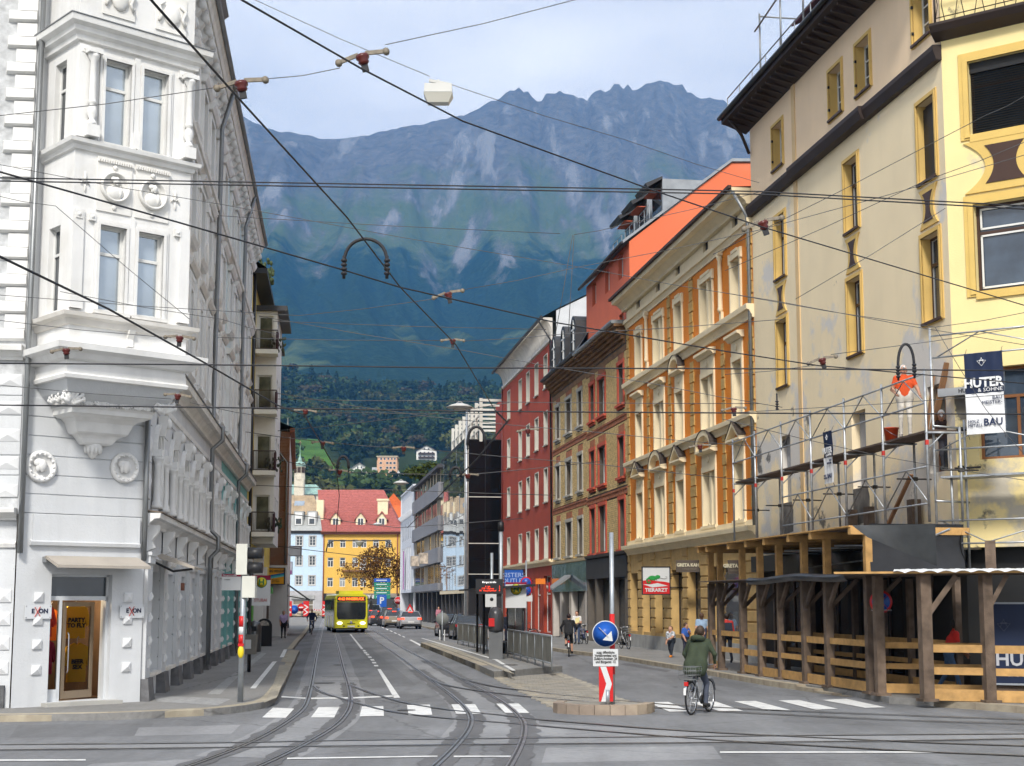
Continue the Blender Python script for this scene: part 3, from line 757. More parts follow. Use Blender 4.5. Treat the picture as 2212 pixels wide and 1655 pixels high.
def finish_brick(Fb,W,us,zs,red,zg,ztop,seed,kind):
 H=[(us[c][0],us[c][1],z[0],z[1]) for c in us for z in zs]
 mb=MB(); mb.holes(0,W,zg,ztop,H,0,.3); shell(mb,0,W,.1,ztop+.2,10)
 Fb.build('wall',mb,M_MORTAR)
 sur=M_REDS if red else M_GREYS; t=.2
 HB=[(h[0]-t,h[1]+t,h[2]-.3,h[3]+.22) for h in H]
 bands=[]
 for i in range(len(zs)-1): bands.append((zs[i][0]-.95,zs[i][0]-.6));
 HB2=HB+[(-1,W+1,a,b) for a,b in bands]+[(h[0]-.1,h[1]+.1,h[3]+.22,h[3]+.62) for h in H]
 brick_field(Fb,0,W,zg+.05,ztop,HB2,seed)
 for h in H:                                   # red brick lintel panels
  mb=MB(); n=int((h[1]-h[0]+.2)/.12)
  for k in range(n): mb.box(h[0]-.1+k*.12+.008,h[0]-.1+(k+1)*.12-.008,-.035,.003,h[3]+.23,h[3]+.61)
  Fb.build('lintel',mb,M_RBRICK)
 for a,b in bands:
  Fb.build('brick_band',MB().box(0,W,-.05,.002,a,a+.1).box(0,W,-.03,.002,a+.1,b-.1).box(0,W,-.07,.002,b-.1,b),M_RBRICK)
 for r_,z in enumerate(zs):
  for c in us:
   a,b=us[c]; h=z[1]-z[0]; w_=b-a
   o=add_window(Fb,a,b,z[0],z[1],.22,'TM'+('m' if c == 1 and not red else ''),M_WFRAME,M_GLASS)
   d=-.22; s=MB()
   s.box(-t,0,d-.08,d+.002,-.05,h+.01); s.box(w_,w_+t,d-.08,d+.002,-.05,h+.01); s.box(-t-.03,w_+t+.03,d-.1,d+.002,h+.01,h+.21)
   s.box(-t-.08,w_+t+.08,d-.2,d+.002,-.17,-.05); s.box(-t,w_+t,d-.1,d+.002,-.29,-.17)
   link('surround',s.mesh('surround',sur),o)
   if red and c == 1 and r_ == 0: link('roller_blind',MB().box(.05,w_-.05,-.03,-.012,h-.35,h-.05).mesh('roller_blind',M_WFRAME),o)
 mb=MB(); n=int(W/.3)
 for k in range(n):
  u=(k+.5)*W/n
  for j in range(4): mb.box(u-.06,u+.06,-.14-j*.13,.0,ztop-.25+j*.2,ztop-.07+j*.2,0)
 mb.box(0,W,-.06,0,ztop-.3,ztop+.65,1); mb.box(-.05,W+.05,-.68,0,ztop+.56,ztop+.7,0); mb.box(-.05,W+.05,-.05,0,ztop-.62,ztop-.32,0)
 Fb.build('corbel_cornice',mb,[pm('brown brick corbel',(.2,.11,.05),var=.3,bump=.3),M_MORTAR])
 mb=MB(); mb.prism([(-.8,ztop+.7),(-.84,ztop+.78),(-.84,ztop+.86),(0,ztop+.9),(0,ztop+.7)],-.08,W+.06)
 Fb.build('gutter',mb,M_ZINC if red else M_DARKROOF)
def shopfront(Fc,u0,u1,zt,parts,fmat,inner=M_GLASS,fascia=None,fh=.9):
 """ground-floor shop: dark recess wall, piers, glazing, fascia"""
 if fascia: Fc.build('fascia',MB().box(u0,u1,-.12,.05,zt-fh,zt),fascia)
 for a,b,kind in parts:
  if kind == 'pier': Fc.build('pier',MB().box(a,b,-.08,.3,.1,zt-fh),fmat)
  else: add_window(Fc,a,b,.35 if kind == 'win' else .14,zt-fh-.02,.3,'T' if kind == 'door' else '',pm('dark shop frame',(.05,.035,.025),rough=.5,bump=0),inner)
FB1=brick_house(1196,1271,[(ZA,{0: (675,885,707,1150),1: (752,815,802,1090),2: (855,765,890,1045)}),(ZA,{0: (680,1375,708,1640),1: (758,1325,806,1610),2: (860,1295,895,1575)}),(Z6,{0: (1300,1240,1328,1510),1: (1385,1215,1430,1490),2: (1480,1200,1520,1475)})],False,'brick_house','yellow brick town house with grey stone windows and arched roof dormers',3)
FB2=brick_house(1271,1359.5,[(ZA,{0: (952,705,992,1005),1: (1055,625,1112,935),2: (1180,545,1235,855)}),(ZA,{0: (960,1250,1002,1550),1: (1062,1195,1118,1505),2: (1188,1135,1242,1460)}),(zm(2300,2100,2.069),{1: (158,-160,190,225),2: (392,-190,420,195)})],True,'brick_house','yellow brick town house with bright red window surrounds',4)
for (Fb,W,us,zs),red,sd in ((FB1,False,3),(FB2,True,4)):
 zg=Fb.z(*Z6(1400,1545)) if not red else Fb.z(*Z8(200,262)); ztop=zs[0][1]+(1.15 if not red else 1.2)
 finish_brick(Fb,W,us,zs,red,zg,ztop,sd,None)
 Fb.build('ground_floor_wall',MB().holes(0,W,.1,zg,[(.2,W-.2,.14,zg-1.0)],0,.9),pm('brown shop stone',(.16,.12,.09),var=.2))
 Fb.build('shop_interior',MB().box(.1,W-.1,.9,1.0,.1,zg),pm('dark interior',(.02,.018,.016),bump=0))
 Fb.build('string_course',MB().prism([(0,zg-.1),(-.2,zg-.05),(-.25,zg+.1),(0,zg+.12)],0,W),M_CREAM if not red else M_BLACK)
 if red:
  shopfront(Fb,0.02,W-.02,zg-.1,[(0,.3,'pier'),(.3,2.2,'door'),(2.2,2.6,'pier'),(2.6,6.0,'win'),(6.0,6.5,'pier'),(6.5,9.2,'win'),(W-.6,W,'pier')],pm('dark shop stone',(.13,.11,.09),var=.2),fascia=pm('black shop fascia',(.03,.03,.032),bump=.05),fh=1.1)
 else:
  shopfront(Fb,0.02,W-.02,zg-.1,[(0,.35,'pier'),(.35,2.6,'win'),(2.6,3.4,'pier'),(3.4,5.6,'door'),(5.6,6.4,'pier'),(6.4,W-.6,'win'),(W-.6,W,'pier')],pm('pale shop pillar',(.55,.5,.45),var=.1),fascia=pm('mirror fascia',(.4,.5,.6),rough=.12,metal=.8,var=.5,scale=1.2,bump=.6,bscale=1.5),fh=1.7)
Fb,W,us,zs=FB1; zt=zs[0][1]+1.15+.9
mb=MB(); mb.add([(0,-.6,zt),(W,-.6,zt),(W,1.6,zt+3.6),(0,1.6,zt+3.6),(W,10,zt+3.7),(0,10,zt+3.7)],[(0,1,2,3),(3,2,4,5)]); shell(mb,0,W,zt-.6,zt+3.55,10,0,1.6)
Fb.build('mansard_roof',mb,M_DARKROOF)
for c in (0,1,2):
 m_=W*(c+.7)/3.4+.4; hw=.8; z0=zt+.25; hh=1.35
 arc=[(m_-hw,z0)]+[(m_-hw*math.cos(math.pi*k/10),z0+hh+hw*math.sin(math.pi*k/10)) for k in range(11)]+[(m_+hw,z0)]
 inn=[(m_-hw*.72,z0+.1)]+[(m_-hw*.72*math.cos(math.pi*k/10),z0+hh+hw*.72*math.sin(math.pi*k/10)) for k in range(11)]+[(m_+hw*.72,z0+.1)]
 mb=MB(); n=len(arc)
 mb.add([(p[0],-.45,p[1]) for p in arc]+[(p[0],1.8,p[1]) for p in arc]+[(p[0],-.45,p[1]) for p in inn],[(i,i+1,i+1+n,i+n) for i in range(n-1)]+[(i,i+2*n,i+1+2*n,i+1) for i in range(n-1)])
 d_=Fb.build('dormer',mb,M_DARKROOF)
 mb=MB(); mb.add([(p[0],-.38,p[1]) for p in inn],[tuple(range(n))]); link('pane',mb.mesh('pane',M_GLASS2),d_)
 mb=MB(); mb.box(m_-.04,m_+.04,-.45,-.4,z0+.1,z0+hh+hw*.7); mb.box(m_-hw*.7,m_+hw*.7,-.45,-.4,z0+hh-.05,z0+hh+.05); mb.box(m_-hw*.7,m_+hw*.7,-.44,-.4,z0+.65,z0+.7); link('glazing_bar',mb.mesh('glazing_bar',M_WFRAME),d_)
# ------------------------------------------------------------------ orange-red upper building behind the red-windowed brick front
M_ORR=pm('orange red render',(.56,.125,.062),var=.07,scale=.6,bump=.1)
M_ORB=pm('bright orange party wall',(.74,.175,.075),var=.05,scale=.3,bump=.08,dirt=(.7,.3,.2),dirt_amt=.4,dirt_scale=.15)
def red_upper():
 Fb,W,us,zs=FB2; y0=.12
 Fr=Fac(Fb.world(-.6,y0,0),Fb.world(W+.25,y0,0)); W=Fr.len
 Fr.thing('red_attic_building','orange-red building with bright orange gable wall rising above the orange house roof','building')
 zb=zs[0][1]+1.4; ze=Fr.z(*ZB(225,568))
 q0=Fr.uz(*ZB(225,568))
 us2,zs2=grid_open(Fr,[(ZB,{1: (48,775,82,965),2: (165,665,188,858)}),(ZB,{1: (50,1180,85,1275),})])
 print('red',W,ze,us2,zs2,q0)
 z1=zs2[0]; H=[]
 for uu in (W*.2,W*.52,W*.82): H += [(uu-.55,uu+.55,z1[0],z1[1]),(uu-.55,uu+.55,z1[0]-3.1,z1[1]-3.1)]
 mb=MB(); mb.holes(0,W,zb-1,ze,H,0,.25); Fr.build('wall',mb,M_ORR)
 for h in H: add_window(Fr,*h,.2,'M',M_WFRAME,M_GLASS2)
 prof=[]
 base=Fr.world(W,0,0); inw=Fr.n
 def gp(px,py):
  r=ray(px,py); o=Vector((0,0,CAM_H)); nn=Fr.d; t=(base-o).dot(nn)/r.dot(nn); q=o+r*t
  return ((q-base).dot(inw),q.z)
 top=[gp(*ZB(225,560)),gp(1545,378),gp(1580,352),gp(1640,352)]
 print('gable',top)
 poly=[(0.0,zb-3),(0.0,ze)]+[(max(.05,a),b) for a,b in top[1:]]+[(top[-1][0]+5,top[-1][1]),(top[-1][0]+5,zb-3)]
 mb=MB(); mb.add([(W,p[0],p[1]) for p in poly],[tuple(range(len(poly)))]); Fr.build('gable_wall',mb,M_ORB)
 Fr.build('far_gable',MB().add([(0,p[0],p[1]) for p in poly],[tuple(range(len(poly)))[::-1]]),M_ORR)
 mb=MB(); th=.16
 rp=[(-.35,ze-.12)]+[(max(.05,a),b+.05) for a,b in top[1:]]+[(top[-1][0]+5,top[-1][1]+.05)]
 for (a,za),(b,zb_) in zip(rp,rp[1:]):
  mb.add([(-.1,a,za),(W+.12,a,za),(W+.12,b,zb_),(-.1,b,zb_),(-.1,a,za+th),(W+.12,a,za+th),(W+.12,b,zb_+th),(-.1,b,zb_+th)],[(3,2,1,0),(4,5,6,7),(0,1,5,4),(1,2,6,5),(2,3,7,6),(3,0,4,7)])
 Fr.build('roof',mb,M_ZINC)
 Fr.build('gutter',MB().tube([(-.2,-.4,ze-.1),(W+.1,-.4,ze-.1)],.09),M_DARKROOF)
 sl=(top[1][1]-ze)/max(.1,top[1][0])
 for k,uu in enumerate((W-1.1,W-4.4,W-7.4)):
  y1=1.5; zb2=ze+sl*y1-.2; hh=2.4
  mb=MB(); mb.box(uu-1.2,uu+1.0,y1+.3,y1+4.5,zb2,zb2+hh); d_=Fr.build('dormer',mb,M_ZINC)
  link('eaves_board',MB().prism([(y1-.5,zb2+hh-.5),(y1+.3,zb2+hh-.02),(y1+.3,zb2+hh+.12),(y1-.6,zb2+hh-.3)],uu-1.3,uu+1.06).mesh('eaves_board',M_DARKROOF),d_)
  link('pane',MB().box(uu-1.0,uu+.8,y1+.27,y1+.29,zb2+.3,zb2+hh-.4).mesh('pane',M_GLASS),d_)
  link('soffit',MB().box(uu-1.0,uu+.8,y1-.2,y1+.26,zb2+hh-.55,zb2+hh-.5).mesh('soffit',M_ORR),d_)
  mb=MB()
  for zz in (zb2+.1,zb2+.55,zb2+1.0): mb.tube([(uu-1.2,y1-.4,zz),(uu+1.0,y1-.4,zz)],.02,5)
  for xx in (uu-1.2,uu-.1,uu+1.0): mb.tube([(xx,y1-.4,zb2-.3),(xx,y1-.4,zb2+1.0)],.02,5)
  link('railing',mb.mesh('railing',M_ZINC),d_)
 return Fr
FRU=red_upper()
# ------------------------------------------------------------------ dark red house
M_DRED=pm('dark red plaster',(.36,.052,.024),var=.14,scale=.5,bump=.15,streak=.28)
def dark_red():
 Fd=Fac(on_right(1086),on_right(1195.5)); W=Fd.len
 Fd.thing('dark_red_house','dark red house with cream windows between the brick house and the black glass building','house')
 us,zs=grid_open(Fd,[
  (Z6,{0: (885,125,912,358),1: (980,48,1007,290),2: (1045,-5,1074,240)}),
  (Z6,{0: (887,520,914,755),1: (983,465,1011,705),2: (1045,415,1076,672),3: (1115,370,1146,632),4: (1190,322,1223,592)}),
  (Z6,{0: (890,925,914,1158),1: (985,885,1013,1128),2: (1047,853,1076,1108),3: (1117,823,1148,1088),4: (1193,788,1226,1058)}),
  (Z6,{0: (890,1340,916,1560),1: (985,1320,1013,1550),2: (1050,1305,1079,1545),3: (1120,1290,1151,1535),4: (1195,1270,1229,1530)})])
 print('dred',W,us,zs)
 us={c: ((a+b)/2-.68,(a+b)/2+.68) for c,(a,b) in us.items()}
 zg=zs[3][0]-.2; ze=zs[0][1]+1.3
 ze=Fd.z(*ZA(235,715))
 mb=MB(); mb.holes(0,W,zg,ze,[(a,b,z0,z1) for a,b in us.values() for z0,z1 in zs],0,.3,0,1); shell(mb,0,W,.1,ze,10)
 Fd.build('wall',mb,[M_DRED,pm('pale reveal',(.55,.53,.46),var=.1,bump=.1)])
 for z in zs:
  for a,b in us.values():
   o=add_window(Fd,a,b,z[0],z[1],.24,'TM',M_WFRAME,M_GLASS,sill=M_GREYS)
   h=z[1]-z[0]; w_=b-a; s=MB(); d=-.24; t=.07
   s.box(-t,0,d-.03,d+.002,0,h); s.box(w_,w_+t,d-.03,d+.002,0,h); s.box(-t,w_+t,d-.03,d+.002,h,h+t)
   link('surround',s.mesh('surround',pm('pale reveal',(.55,.53,.46))),o)
 gh=[(1.5,3.0,.2,4.2),(5.0,8.0,.8,4.0),(9.0,11.4,.2,4.2),(12.6,14.6,.3,3.9),(15.6,18.0,.3,3.9),(19.2,W-.8,.3,4.0)]
 gh=[g for g in gh if g[1] < W-.3 and g[1]-g[0] > .8]
 Fd.build('ground_floor_wall',MB().holes(0,W,.1,zg,gh,-.03,.3),M_DRED)
 for g in gh: add_window(Fd,*g,.2,'T',M_WFRAME,M_GLASS)
 cornice(Fd,'string_course',0,W,zg-.3,.4,.3,M_CREAM)
 mb=MB(); n=8; pr=[(0,ze-.1)]+[(-.6*(1-math.cos(math.pi/2*k/n)),ze+1.1*math.sin(math.pi/2*k/n)) for k in range(n+1)]+[(-.65,ze+1.25),(0,ze+1.25)]
 mb.prism(pr,0,W,smooth=True); mb.prism([(0,ze-.25),(-.12,ze-.2),(-.12,ze),(0,ze)],0,W); Fd.build('eaves_cove',mb,pm('white stucco',(.66,.62,.56),var=.15,streak=.35))
 base=Fd.world(W,0,0)
 def gp(px,py):
  r=ray(px,py); o=Vector((0,0,CAM_H)); t=(base-o).dot(Fd.d)/r.dot(Fd.d); q=o+r*t
  return ((q-base).dot(Fd.n),q.z)
 e0=gp(*ZA(600,205)); e1=gp(*ZA(665,85)); e2=gp(*ZA(750,0)); e3=gp(1265,612); print('dred gable',e0,e1,e2,e3)
 zr=ze+1.25; g3=max(e3[0],4.0)
 mb=MB(); mb.add([(-1.0,-.72,zr),(W+.1,-.72,zr),(W+.1,0.3,e1[1]+.1),(-1.0,.3,e1[1]+.1),(W+.1,g3,e3[1]+.12),(-1.0,g3,e3[1]+.12),(W+.1,12,zr),(-1.0,12,zr)],[(0,1,2,3),(3,2,4,5),(5,4,6,7)])
 mb.box(-1.0,W+.1,-.8,-.68,zr-.08,zr+.1)
 Fd.build('roof',mb,M_DARKROOF)
 mb=MB(); mb.add([(W,.25,ze-4),(W,.25,e1[1]),(W,g3,e3[1]),(W,12,zr),(W,12,ze-4)],[(0,1,2,3,4)]); Fd.build('gable_wall',mb,pm('white party wall',(.66,.68,.70),var=.06,streak=.1))
 u0=Fd.u(1070,.6); H=[]
 for z in zs: H.append((u0/2-.6,u0/2+.6,z[0]-.2,z[1]-.2))
 mb=MB(); mb.holes(u0,0,.1,ze-.3,H,.6,.2); mb.quad((0,0,.1),(0,.6,.1),(0,.6,ze),(0,0,ze)); Fd.build('bay_wall',mb,pm('brick red plaster',(.36,.055,.04),var=.1,streak=.2))
 for h in H: add_window(Fd,*h,.78,'TM',M_WFRAME,M_GLASS,)
 Fd.build('drainpipe',MB().tube([(.15,-.08,zg),(.15,-.08,ze)],.06),pm('dark red pipe',(.15,.03,.025),rough=.5))
 Fd.build('drainpipe',MB().tube([(W-.1,-.9,ze+1.0),(W-.05,-.15,ze-.2),(W-.05,-.1,zg)],.06),M_BLACK)
 return Fd
FD=dark_red()
# ------------------------------------------------------------------ cream corner building being repaired
def worn_plaster(name,col,grey,zlo,zhi,dark):
 """cream plaster with bare grey render patches that gather in the repaired lower storeys and a few dark damp holes"""
 m=pm(name,col,rough=.85,var=.05,scale=.6,bump=.2,bscale=25,streak=.07)
 t=m.node_tree; l=t.links.new; b=t.nodes['Principled BSDF']; src=b.inputs['Base Color'].links[0].from_socket
 tcn=t.nodes.new('ShaderNodeTexCoord'); sx=t.nodes.new('ShaderNodeSeparateXYZ'); l(tcn.outputs['Object'],sx.inputs[0])
 def mr(s,a,c,lo,hi):
  r=t.nodes.new('ShaderNodeMapRange'); l(s,r.inputs[0])
  for i,v in enumerate((a,c,lo,hi)): r.inputs[i+1].default_value=v
  return r.outputs[0]
 def nz_(sc,det,off):
  mp_=t.nodes.new('ShaderNodeMapping'); mp_.inputs['Location'].default_value=off; l(tcn.outputs['Object'],mp_.inputs['Vector'])
  n=t.nodes.new('ShaderNodeTexNoise'); n.inputs['Scale'].default_value=sc; n.inputs['Detail'].default_value=det; n.inputs['Roughness'].default_value=.62; l(mp_.outputs[0],n.inputs['Vector']); return n.outputs['Fac']
 up=mr(sx.outputs['Z'],zlo,zhi,1,0)
 add=t.nodes.new('ShaderNodeMath'); add.operation='MULTIPLY_ADD'; l(up,add.inputs[0]); add.inputs[1].default_value=.13; l(nz_(.55,7,(3,1,2)),add.inputs[2])
 f=mr(add.outputs[0],.60,.68,0,.85)
 x=t.nodes.new('ShaderNodeMix'); x.data_type='RGBA'; l(f,x.inputs[0]); l(src,x.inputs[6]); x.inputs[7].default_value=(*grey,1)
 add2=t.nodes.new('ShaderNodeMath'); add2.operation='MULTIPLY_ADD'; l(up,add2.inputs[0]); add2.inputs[1].default_value=dark; l(nz_(.8,6,(9,4,7)),add2.inputs[2])
 f2=mr(add2.outputs[0],.70,.75,0,.9)
 x2=t.nodes.new('ShaderNodeMix'); x2.data_type='RGBA'; l(f2,x2.inputs[0]); l(x.outputs[2],x2.inputs[6]); x2.inputs[7].default_value=(.11,.105,.1,1)
 l(x2.outputs[2],b.inputs['Base Color']); return m
M_CRW=worn_plaster('worn cream plaster',(.90,.75,.50),(.64,.62,.6),8.8,11.2,.07)
M_CRC=worn_plaster('worn yellow corner plaster',(.90,.74,.36),(.5,.47,.42),6.2,8.6,.16)
M_CRT=pm('cream attic plaster',(.90,.68,.45),var=.06,scale=.6,bump=.2,streak=.08)
M_OCH=pm('ochre window surround',(.68,.46,.15),var=.08,bump=.15,streak=.1)
M_DBR=pm('dark brown timber',(.035,.022,.018),rough=.6,var=.2,bump=.15)
M_BRF=pm('brown window frame',(.06,.03,.02),rough=.5,var=.15,bump=.05)
def cream_house():
 Fc=Fac(on_right(1641.5),on_right(2078)); W=Fc.len
 Fc.thing('cream_corner_building','tall cream corner building under repair behind the scaffold at the right','building')
 us,zs=grid_open(Fc,[
  (ZD,{0: (262,650,320,895),1: (574,375,650,655),2: (722,210,806,525),3: (1040,-50,1130,215)}),
  (ZD,{0: (262,1180,344,1520),4: (657,890,743,1285),5: (1045,550,1165,1005)}),
  (ZE,{0: (345,275,425,725),4: (815,40,922,535),5: (1300,-280,1448,305)}),
  (ZE,{0: (365,1040,440,1500),4: (835,890,930,1430),5: (1365,755,1470,1295)})])
 hw=.54
 U={c: ((a+b)/2-hw,(a+b)/2+hw) for c,(a,b) in us.items()}
 rows=[(zs[0],(0,1,2,3)),(zs[1],(0,4,5)),(zs[2],(0,4,5)),(zs[3],(0,4,5))]
 zband=Fc.z(*ZD(152,1150)); ztop=Fc.z(*ZD(160,690)); zbot=Fc.z(*ZC(1400,1500))
 zeave=ztop
 Hlo=[(*U[c],*z) for z,cs in rows[1:] for c in cs]; Hhi=[(*U[c],*zs[0]) for c in (0,1,2,3)]
 zlow=3.6
 mb=MB(); mb.holes(0,W,zlow,zband,Hlo,0,.34); shell(mb,0,W,zlow,zeave,12); Fc.build('wall',mb,M_CRW)
 mb=MB(); mb.holes(0,W,zband,zeave,Hhi,-.012,.34); Fc.build('attic_wall',mb,M_CRT)
 ub=Fc.u(1641+172);
 mb=MB(); pr=[(0,zband-.32),(-.16,zband-.3),(-.24,zband-.05),(-.24,zband+.08),(0,zband+.1)]
 mb.prism(pr,0,Fc.u(ZD(450,0)[0])); Fc.build('string_course',mb,M_DBR)
 mb=MB(); mb.prism([(p[0]-.1 if p[0] < 0 else 0,p[1]) for p in pr],Fc.u(ZD(450,0)[0]),Fc.u(ZD(880,0)[0])); Fc.build('string_course',mb,M_DBR)
 mb=MB(); mb.prism([(p[0],p[1]-.02) for p in pr],Fc.u(ZD(880,0)[0]),W+.02); Fc.build('string_course',mb,M_DBR)
 mb=MB(); mb.prism([(0,zeave-.05),(-.75,zeave+.25),(-.95,zeave+.3),(-.95,zeave+.55),(0,zeave+.6)],-.5,W+.05); ev=Fc.build('eaves',mb,M_DBR)
 n=int(W/.5)
 for k in range(n): Fc.put('rafter_end',cached('rafter',lambda: MB().prism([(0,.0),(-.8,.16),(-.8,.22),(0,.22)],-.05,.05).mesh('rafter_end',M_DBR)),(k+.5)*W/n,-.06,zeave-.03)
 Fc.build('gutter',MB().tube([(-.55,-1.02,zeave+.52),(W,-1.02,zeave+.52)],.09),M_BLACK)
 mb=MB(); mb.add([(-.5,-.95,zeave+.58),(W,-.95,zeave+.58),(W,3.0,zeave+3.2),(-.5,3.0,zeave+3.2),(W,12,zeave+3.2),(-.5,12,zeave+3.2)],[(0,1,2,3),(3,2,4,5)]); Fc.build('roof',mb,M_ZINC)
 mb=MB(); pts=[(-.3,-.75),(W,-.75)]
 for zz in (.9,1.25): mb.tube([(-.3,-.75,zeave+zz),(W+.3,-.75,zeave+zz)],.025,5)
 for k in range(12): u=-.3+k*(W+.3)/11; mb.tube([(u,-.75,zeave+.55),(u,-.75,zeave+1.25)],.02,5)
 Fc.build('snow_guard',mb,M_ZINC)
 mb=MB(); a=Fc.u(ZD(245,0)[0],-.5)
 for u,h in ((a,3.0),(a+2.2,3.4),(a+4.4,3.6)):
  mb.tube([(u,-.4,zeave+.5),(u,-.4,zeave+.4+h)],.035,6)
  mb.tube([(u,-.4,zeave+.3+h),(u,1.6,zeave+.3+h)],.03,6)
 mb.tube([(a-.4,-.45,zeave+2.9),(W,-.45,zeave+4.0)],.035,6)
 Fc.build('roof_railing',mb,M_PIPE)
 Fc.build('awning',MB().prism([(-.3,zeave+1.7),(1.5,zeave+2.6),(1.5,zeave+2.7),(-.3,zeave+1.8)],a+3.0,W),pm('dark red awning',(.1,.02,.025),rough=.7))
 u=Fc.u(ZD(447,0)[0]); Fc.build('pilaster_strip',MB().box(u-.16,u+.16,-.03,0,4,zband-.33).box(u-.16,u+.16,-.045,-.013,zband+.11,zeave),pm('pale ochre plaster',(.74,.52,.27),var=.06,streak=.1))
 for ri,(z,cs) in enumerate(rows):
  for c in cs:
   a,b=U[c]; h=z[1]-z[0]; w_=b-a; d=-.26
   repaired=ri == 3
   if repaired and c == 5:
    o=add_window(Fc,a,b,z[0],z[1],.26,'M',pm('new brown timber',(.26,.11,.045),rough=.5),M_GLASS)
   elif repaired:
    o=Fc.put('boarded_opening',MB().box(0,w_,.0,.04,0,h).mesh('boarded_opening',pm('grey sheeting',(.33,.34,.37),rough=.5,var=.15,scale=2,bump=.2,bscale=4)),a,.26,z[0])
   else:
    o=add_window(Fc,a,b,z[0],z[1],.26,'TM' if ri else 'MG',M_WFRAME,M_GLASS)
    if ri:
     fr=MB(); fr.box(0,w_,-.03,.0,h*.66,h*.7).box(0,.05,-.03,0,0,h).box(w_-.05,w_,-.03,0,0,h).box(0,w_,-.03,0,h-.06,h)
     link('outer_frame',fr.mesh('outer_frame',M_BRF),o)
   if ri < 3:
    s=MB(); t=.13
    for (t_,e) in ((t,.035),(t*.55,.06)):
     s.box(-t_,0,d-e,d+.003,-t_*.6,h+t_); s.box(w_,w_+t_,d-e,d+.003,-t_*.6,h+t_); s.box(-.001,w_+.001,d-e,d+.003,h+.002,h+t_)
    s.box(0,w_,d-.04,d+.003,-t*.8,0)
    s.box(-.001,.02,d,-.005,0,h); s.box(w_-.02,w_+.001,d,-.005,0,h)
    link('surround',s.mesh('surround',M_OCH),o)
    link('sill',MB().box(-.04,w_+.04,d-.1,.0,-.07,-.001).mesh('sill',M_BRF),o)
    if ri == 0 and c < 4: link('shutter_hinge',MB().box(-.05,.03,d-.06,d,.3,.38).box(-.05,.03,d-.06,d,h-.5,h-.42).mesh('shutter_hinge',M_BLACK),o)
    if ri == 1 and c == 5: link('blind',MB().box(.02,w_-.02,-.1,-.06,.02,h-.1).mesh('blind',pm('black slat blind',(.012,.012,.013),rough=.5)),o)
 for c in (0,4,5):
  a,b=U[c]; m_=(a+b)/2; z0=zs[2][1]+.22; z1=zs[1][0]-.2
  if z1-z0 < .4: continue
  def outline(wm,we,za,zb_):
   n=9; Lp=[(m_-(wm+(we-wm)*abs(2*k/n-1) ** 2.2),za+(zb_-za)*k/n) for k in range(n+1)]
   return Lp+[(2*m_-x,z) for x,z in Lp[::-1]]
  Fc.build('ornament',MB().prism([p for p in outline(.3,.56,z0,z1)],-.045,0,axis='y'),M_OCH)
  Fc.build('ornament_panel',MB().prism([p for p in outline(.12,.3,z0+.14,z1-.14)],-.06,-.046,axis='y'),M_BRF)
 for c in (0,4):
  a,b=U[c]; z=zs[3]
  Fc.build('bare_render',MB().prism([(a-.05,z[0]-1.1),(b+.1,z[0]-1.0),(b+.15,z[0]-.3),(b+.02,z[0]),(a,z[0])],-.006,-.001,axis='y'),pm('wet dark render',(.16,.15,.14),var=.5,scale=2))
 Fc.build('drainpipe',MB().tube([(.1,-.95,zeave+.45),(.2,-.4,zeave-.3),(.15,-.1,zeave-1.0)],.06),M_DBR)
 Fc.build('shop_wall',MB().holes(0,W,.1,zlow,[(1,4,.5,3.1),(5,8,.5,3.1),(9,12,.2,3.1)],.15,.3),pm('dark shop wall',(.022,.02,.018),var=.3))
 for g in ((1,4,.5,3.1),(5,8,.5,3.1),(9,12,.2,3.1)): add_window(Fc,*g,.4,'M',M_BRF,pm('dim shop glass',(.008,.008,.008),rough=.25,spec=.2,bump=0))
 Fc.build('shop_fascia',MB().box(0,W,-.3,.14,zlow-.25,zlow+.3),pm('black fascia',(.02,.02,.02),rough=.5))
 P0=Fc.world(W,0,0); dr=Vector((1.37,-1,0)).normalized(); P1=P0+dr*4.4
 Fk=Fac(P0,P1).under(Fc); Wk=4.4
 def q(z_,x,y): return Fk.uz(*z_(x,y))
 a,zt=q(ZD,1338,345); b=a+1.72; zb_=q(ZD,1365,745)[1]
 a2,zt2=q(ZD,1385,1130); zb2=q(ZD,1400,1610)[1]; a2=a-.02
 zb3=q(ZE,1720,1220)[1]; zt3=q(ZE,1860,600)[1]
 win=[(a,b,zb_,zt),(a,b,zb2,zt2),(a-.1,b+.1,zb3,zt3)]
 zbal=q(ZD,1195,178)[1]; zlow2=Fk.z(*zm(3300,1950,1.7425)(950,420))
 mb=MB(); mb.holes(0,Wk,zlow2,zbal+3.5,win,0,.35); Fk.build('corner_wall',mb,M_CRC)
 Fk.build('corner_fascia',MB().box(-.1,Wk,.4,.5,.1,zlow2),pm('black fascia',(.02,.02,.02),rough=.5))
 for i,w_ in enumerate(win):
  o=add_window(Fk,*w_,.2,'T' if i < 2 else 'TM',M_BRF if i < 2 else pm('new brown timber',(.26,.11,.045)),pm('sky window glass',(.05,.07,.1),rough=.04,spec=1,var=.3,bump=0))
  ww,h=w_[1]-w_[0],w_[3]-w_[2]; d=-.2
  if i == 1:
   fr=MB()
   for z0,z1 in ((.1,h*.66),(h*.72,h-.08)):
    fr.box(.1,.15,-.02,.0,z0,z1); fr.box(ww-.15,ww-.1,-.02,0,z0,z1); fr.box(.1,ww-.1,-.02,0,z0,z0+.05); fr.box(.1,ww-.1,-.02,0,z1-.05,z1)
   link('inner_frame',fr.mesh('inner_frame',M_WFRAME),o)
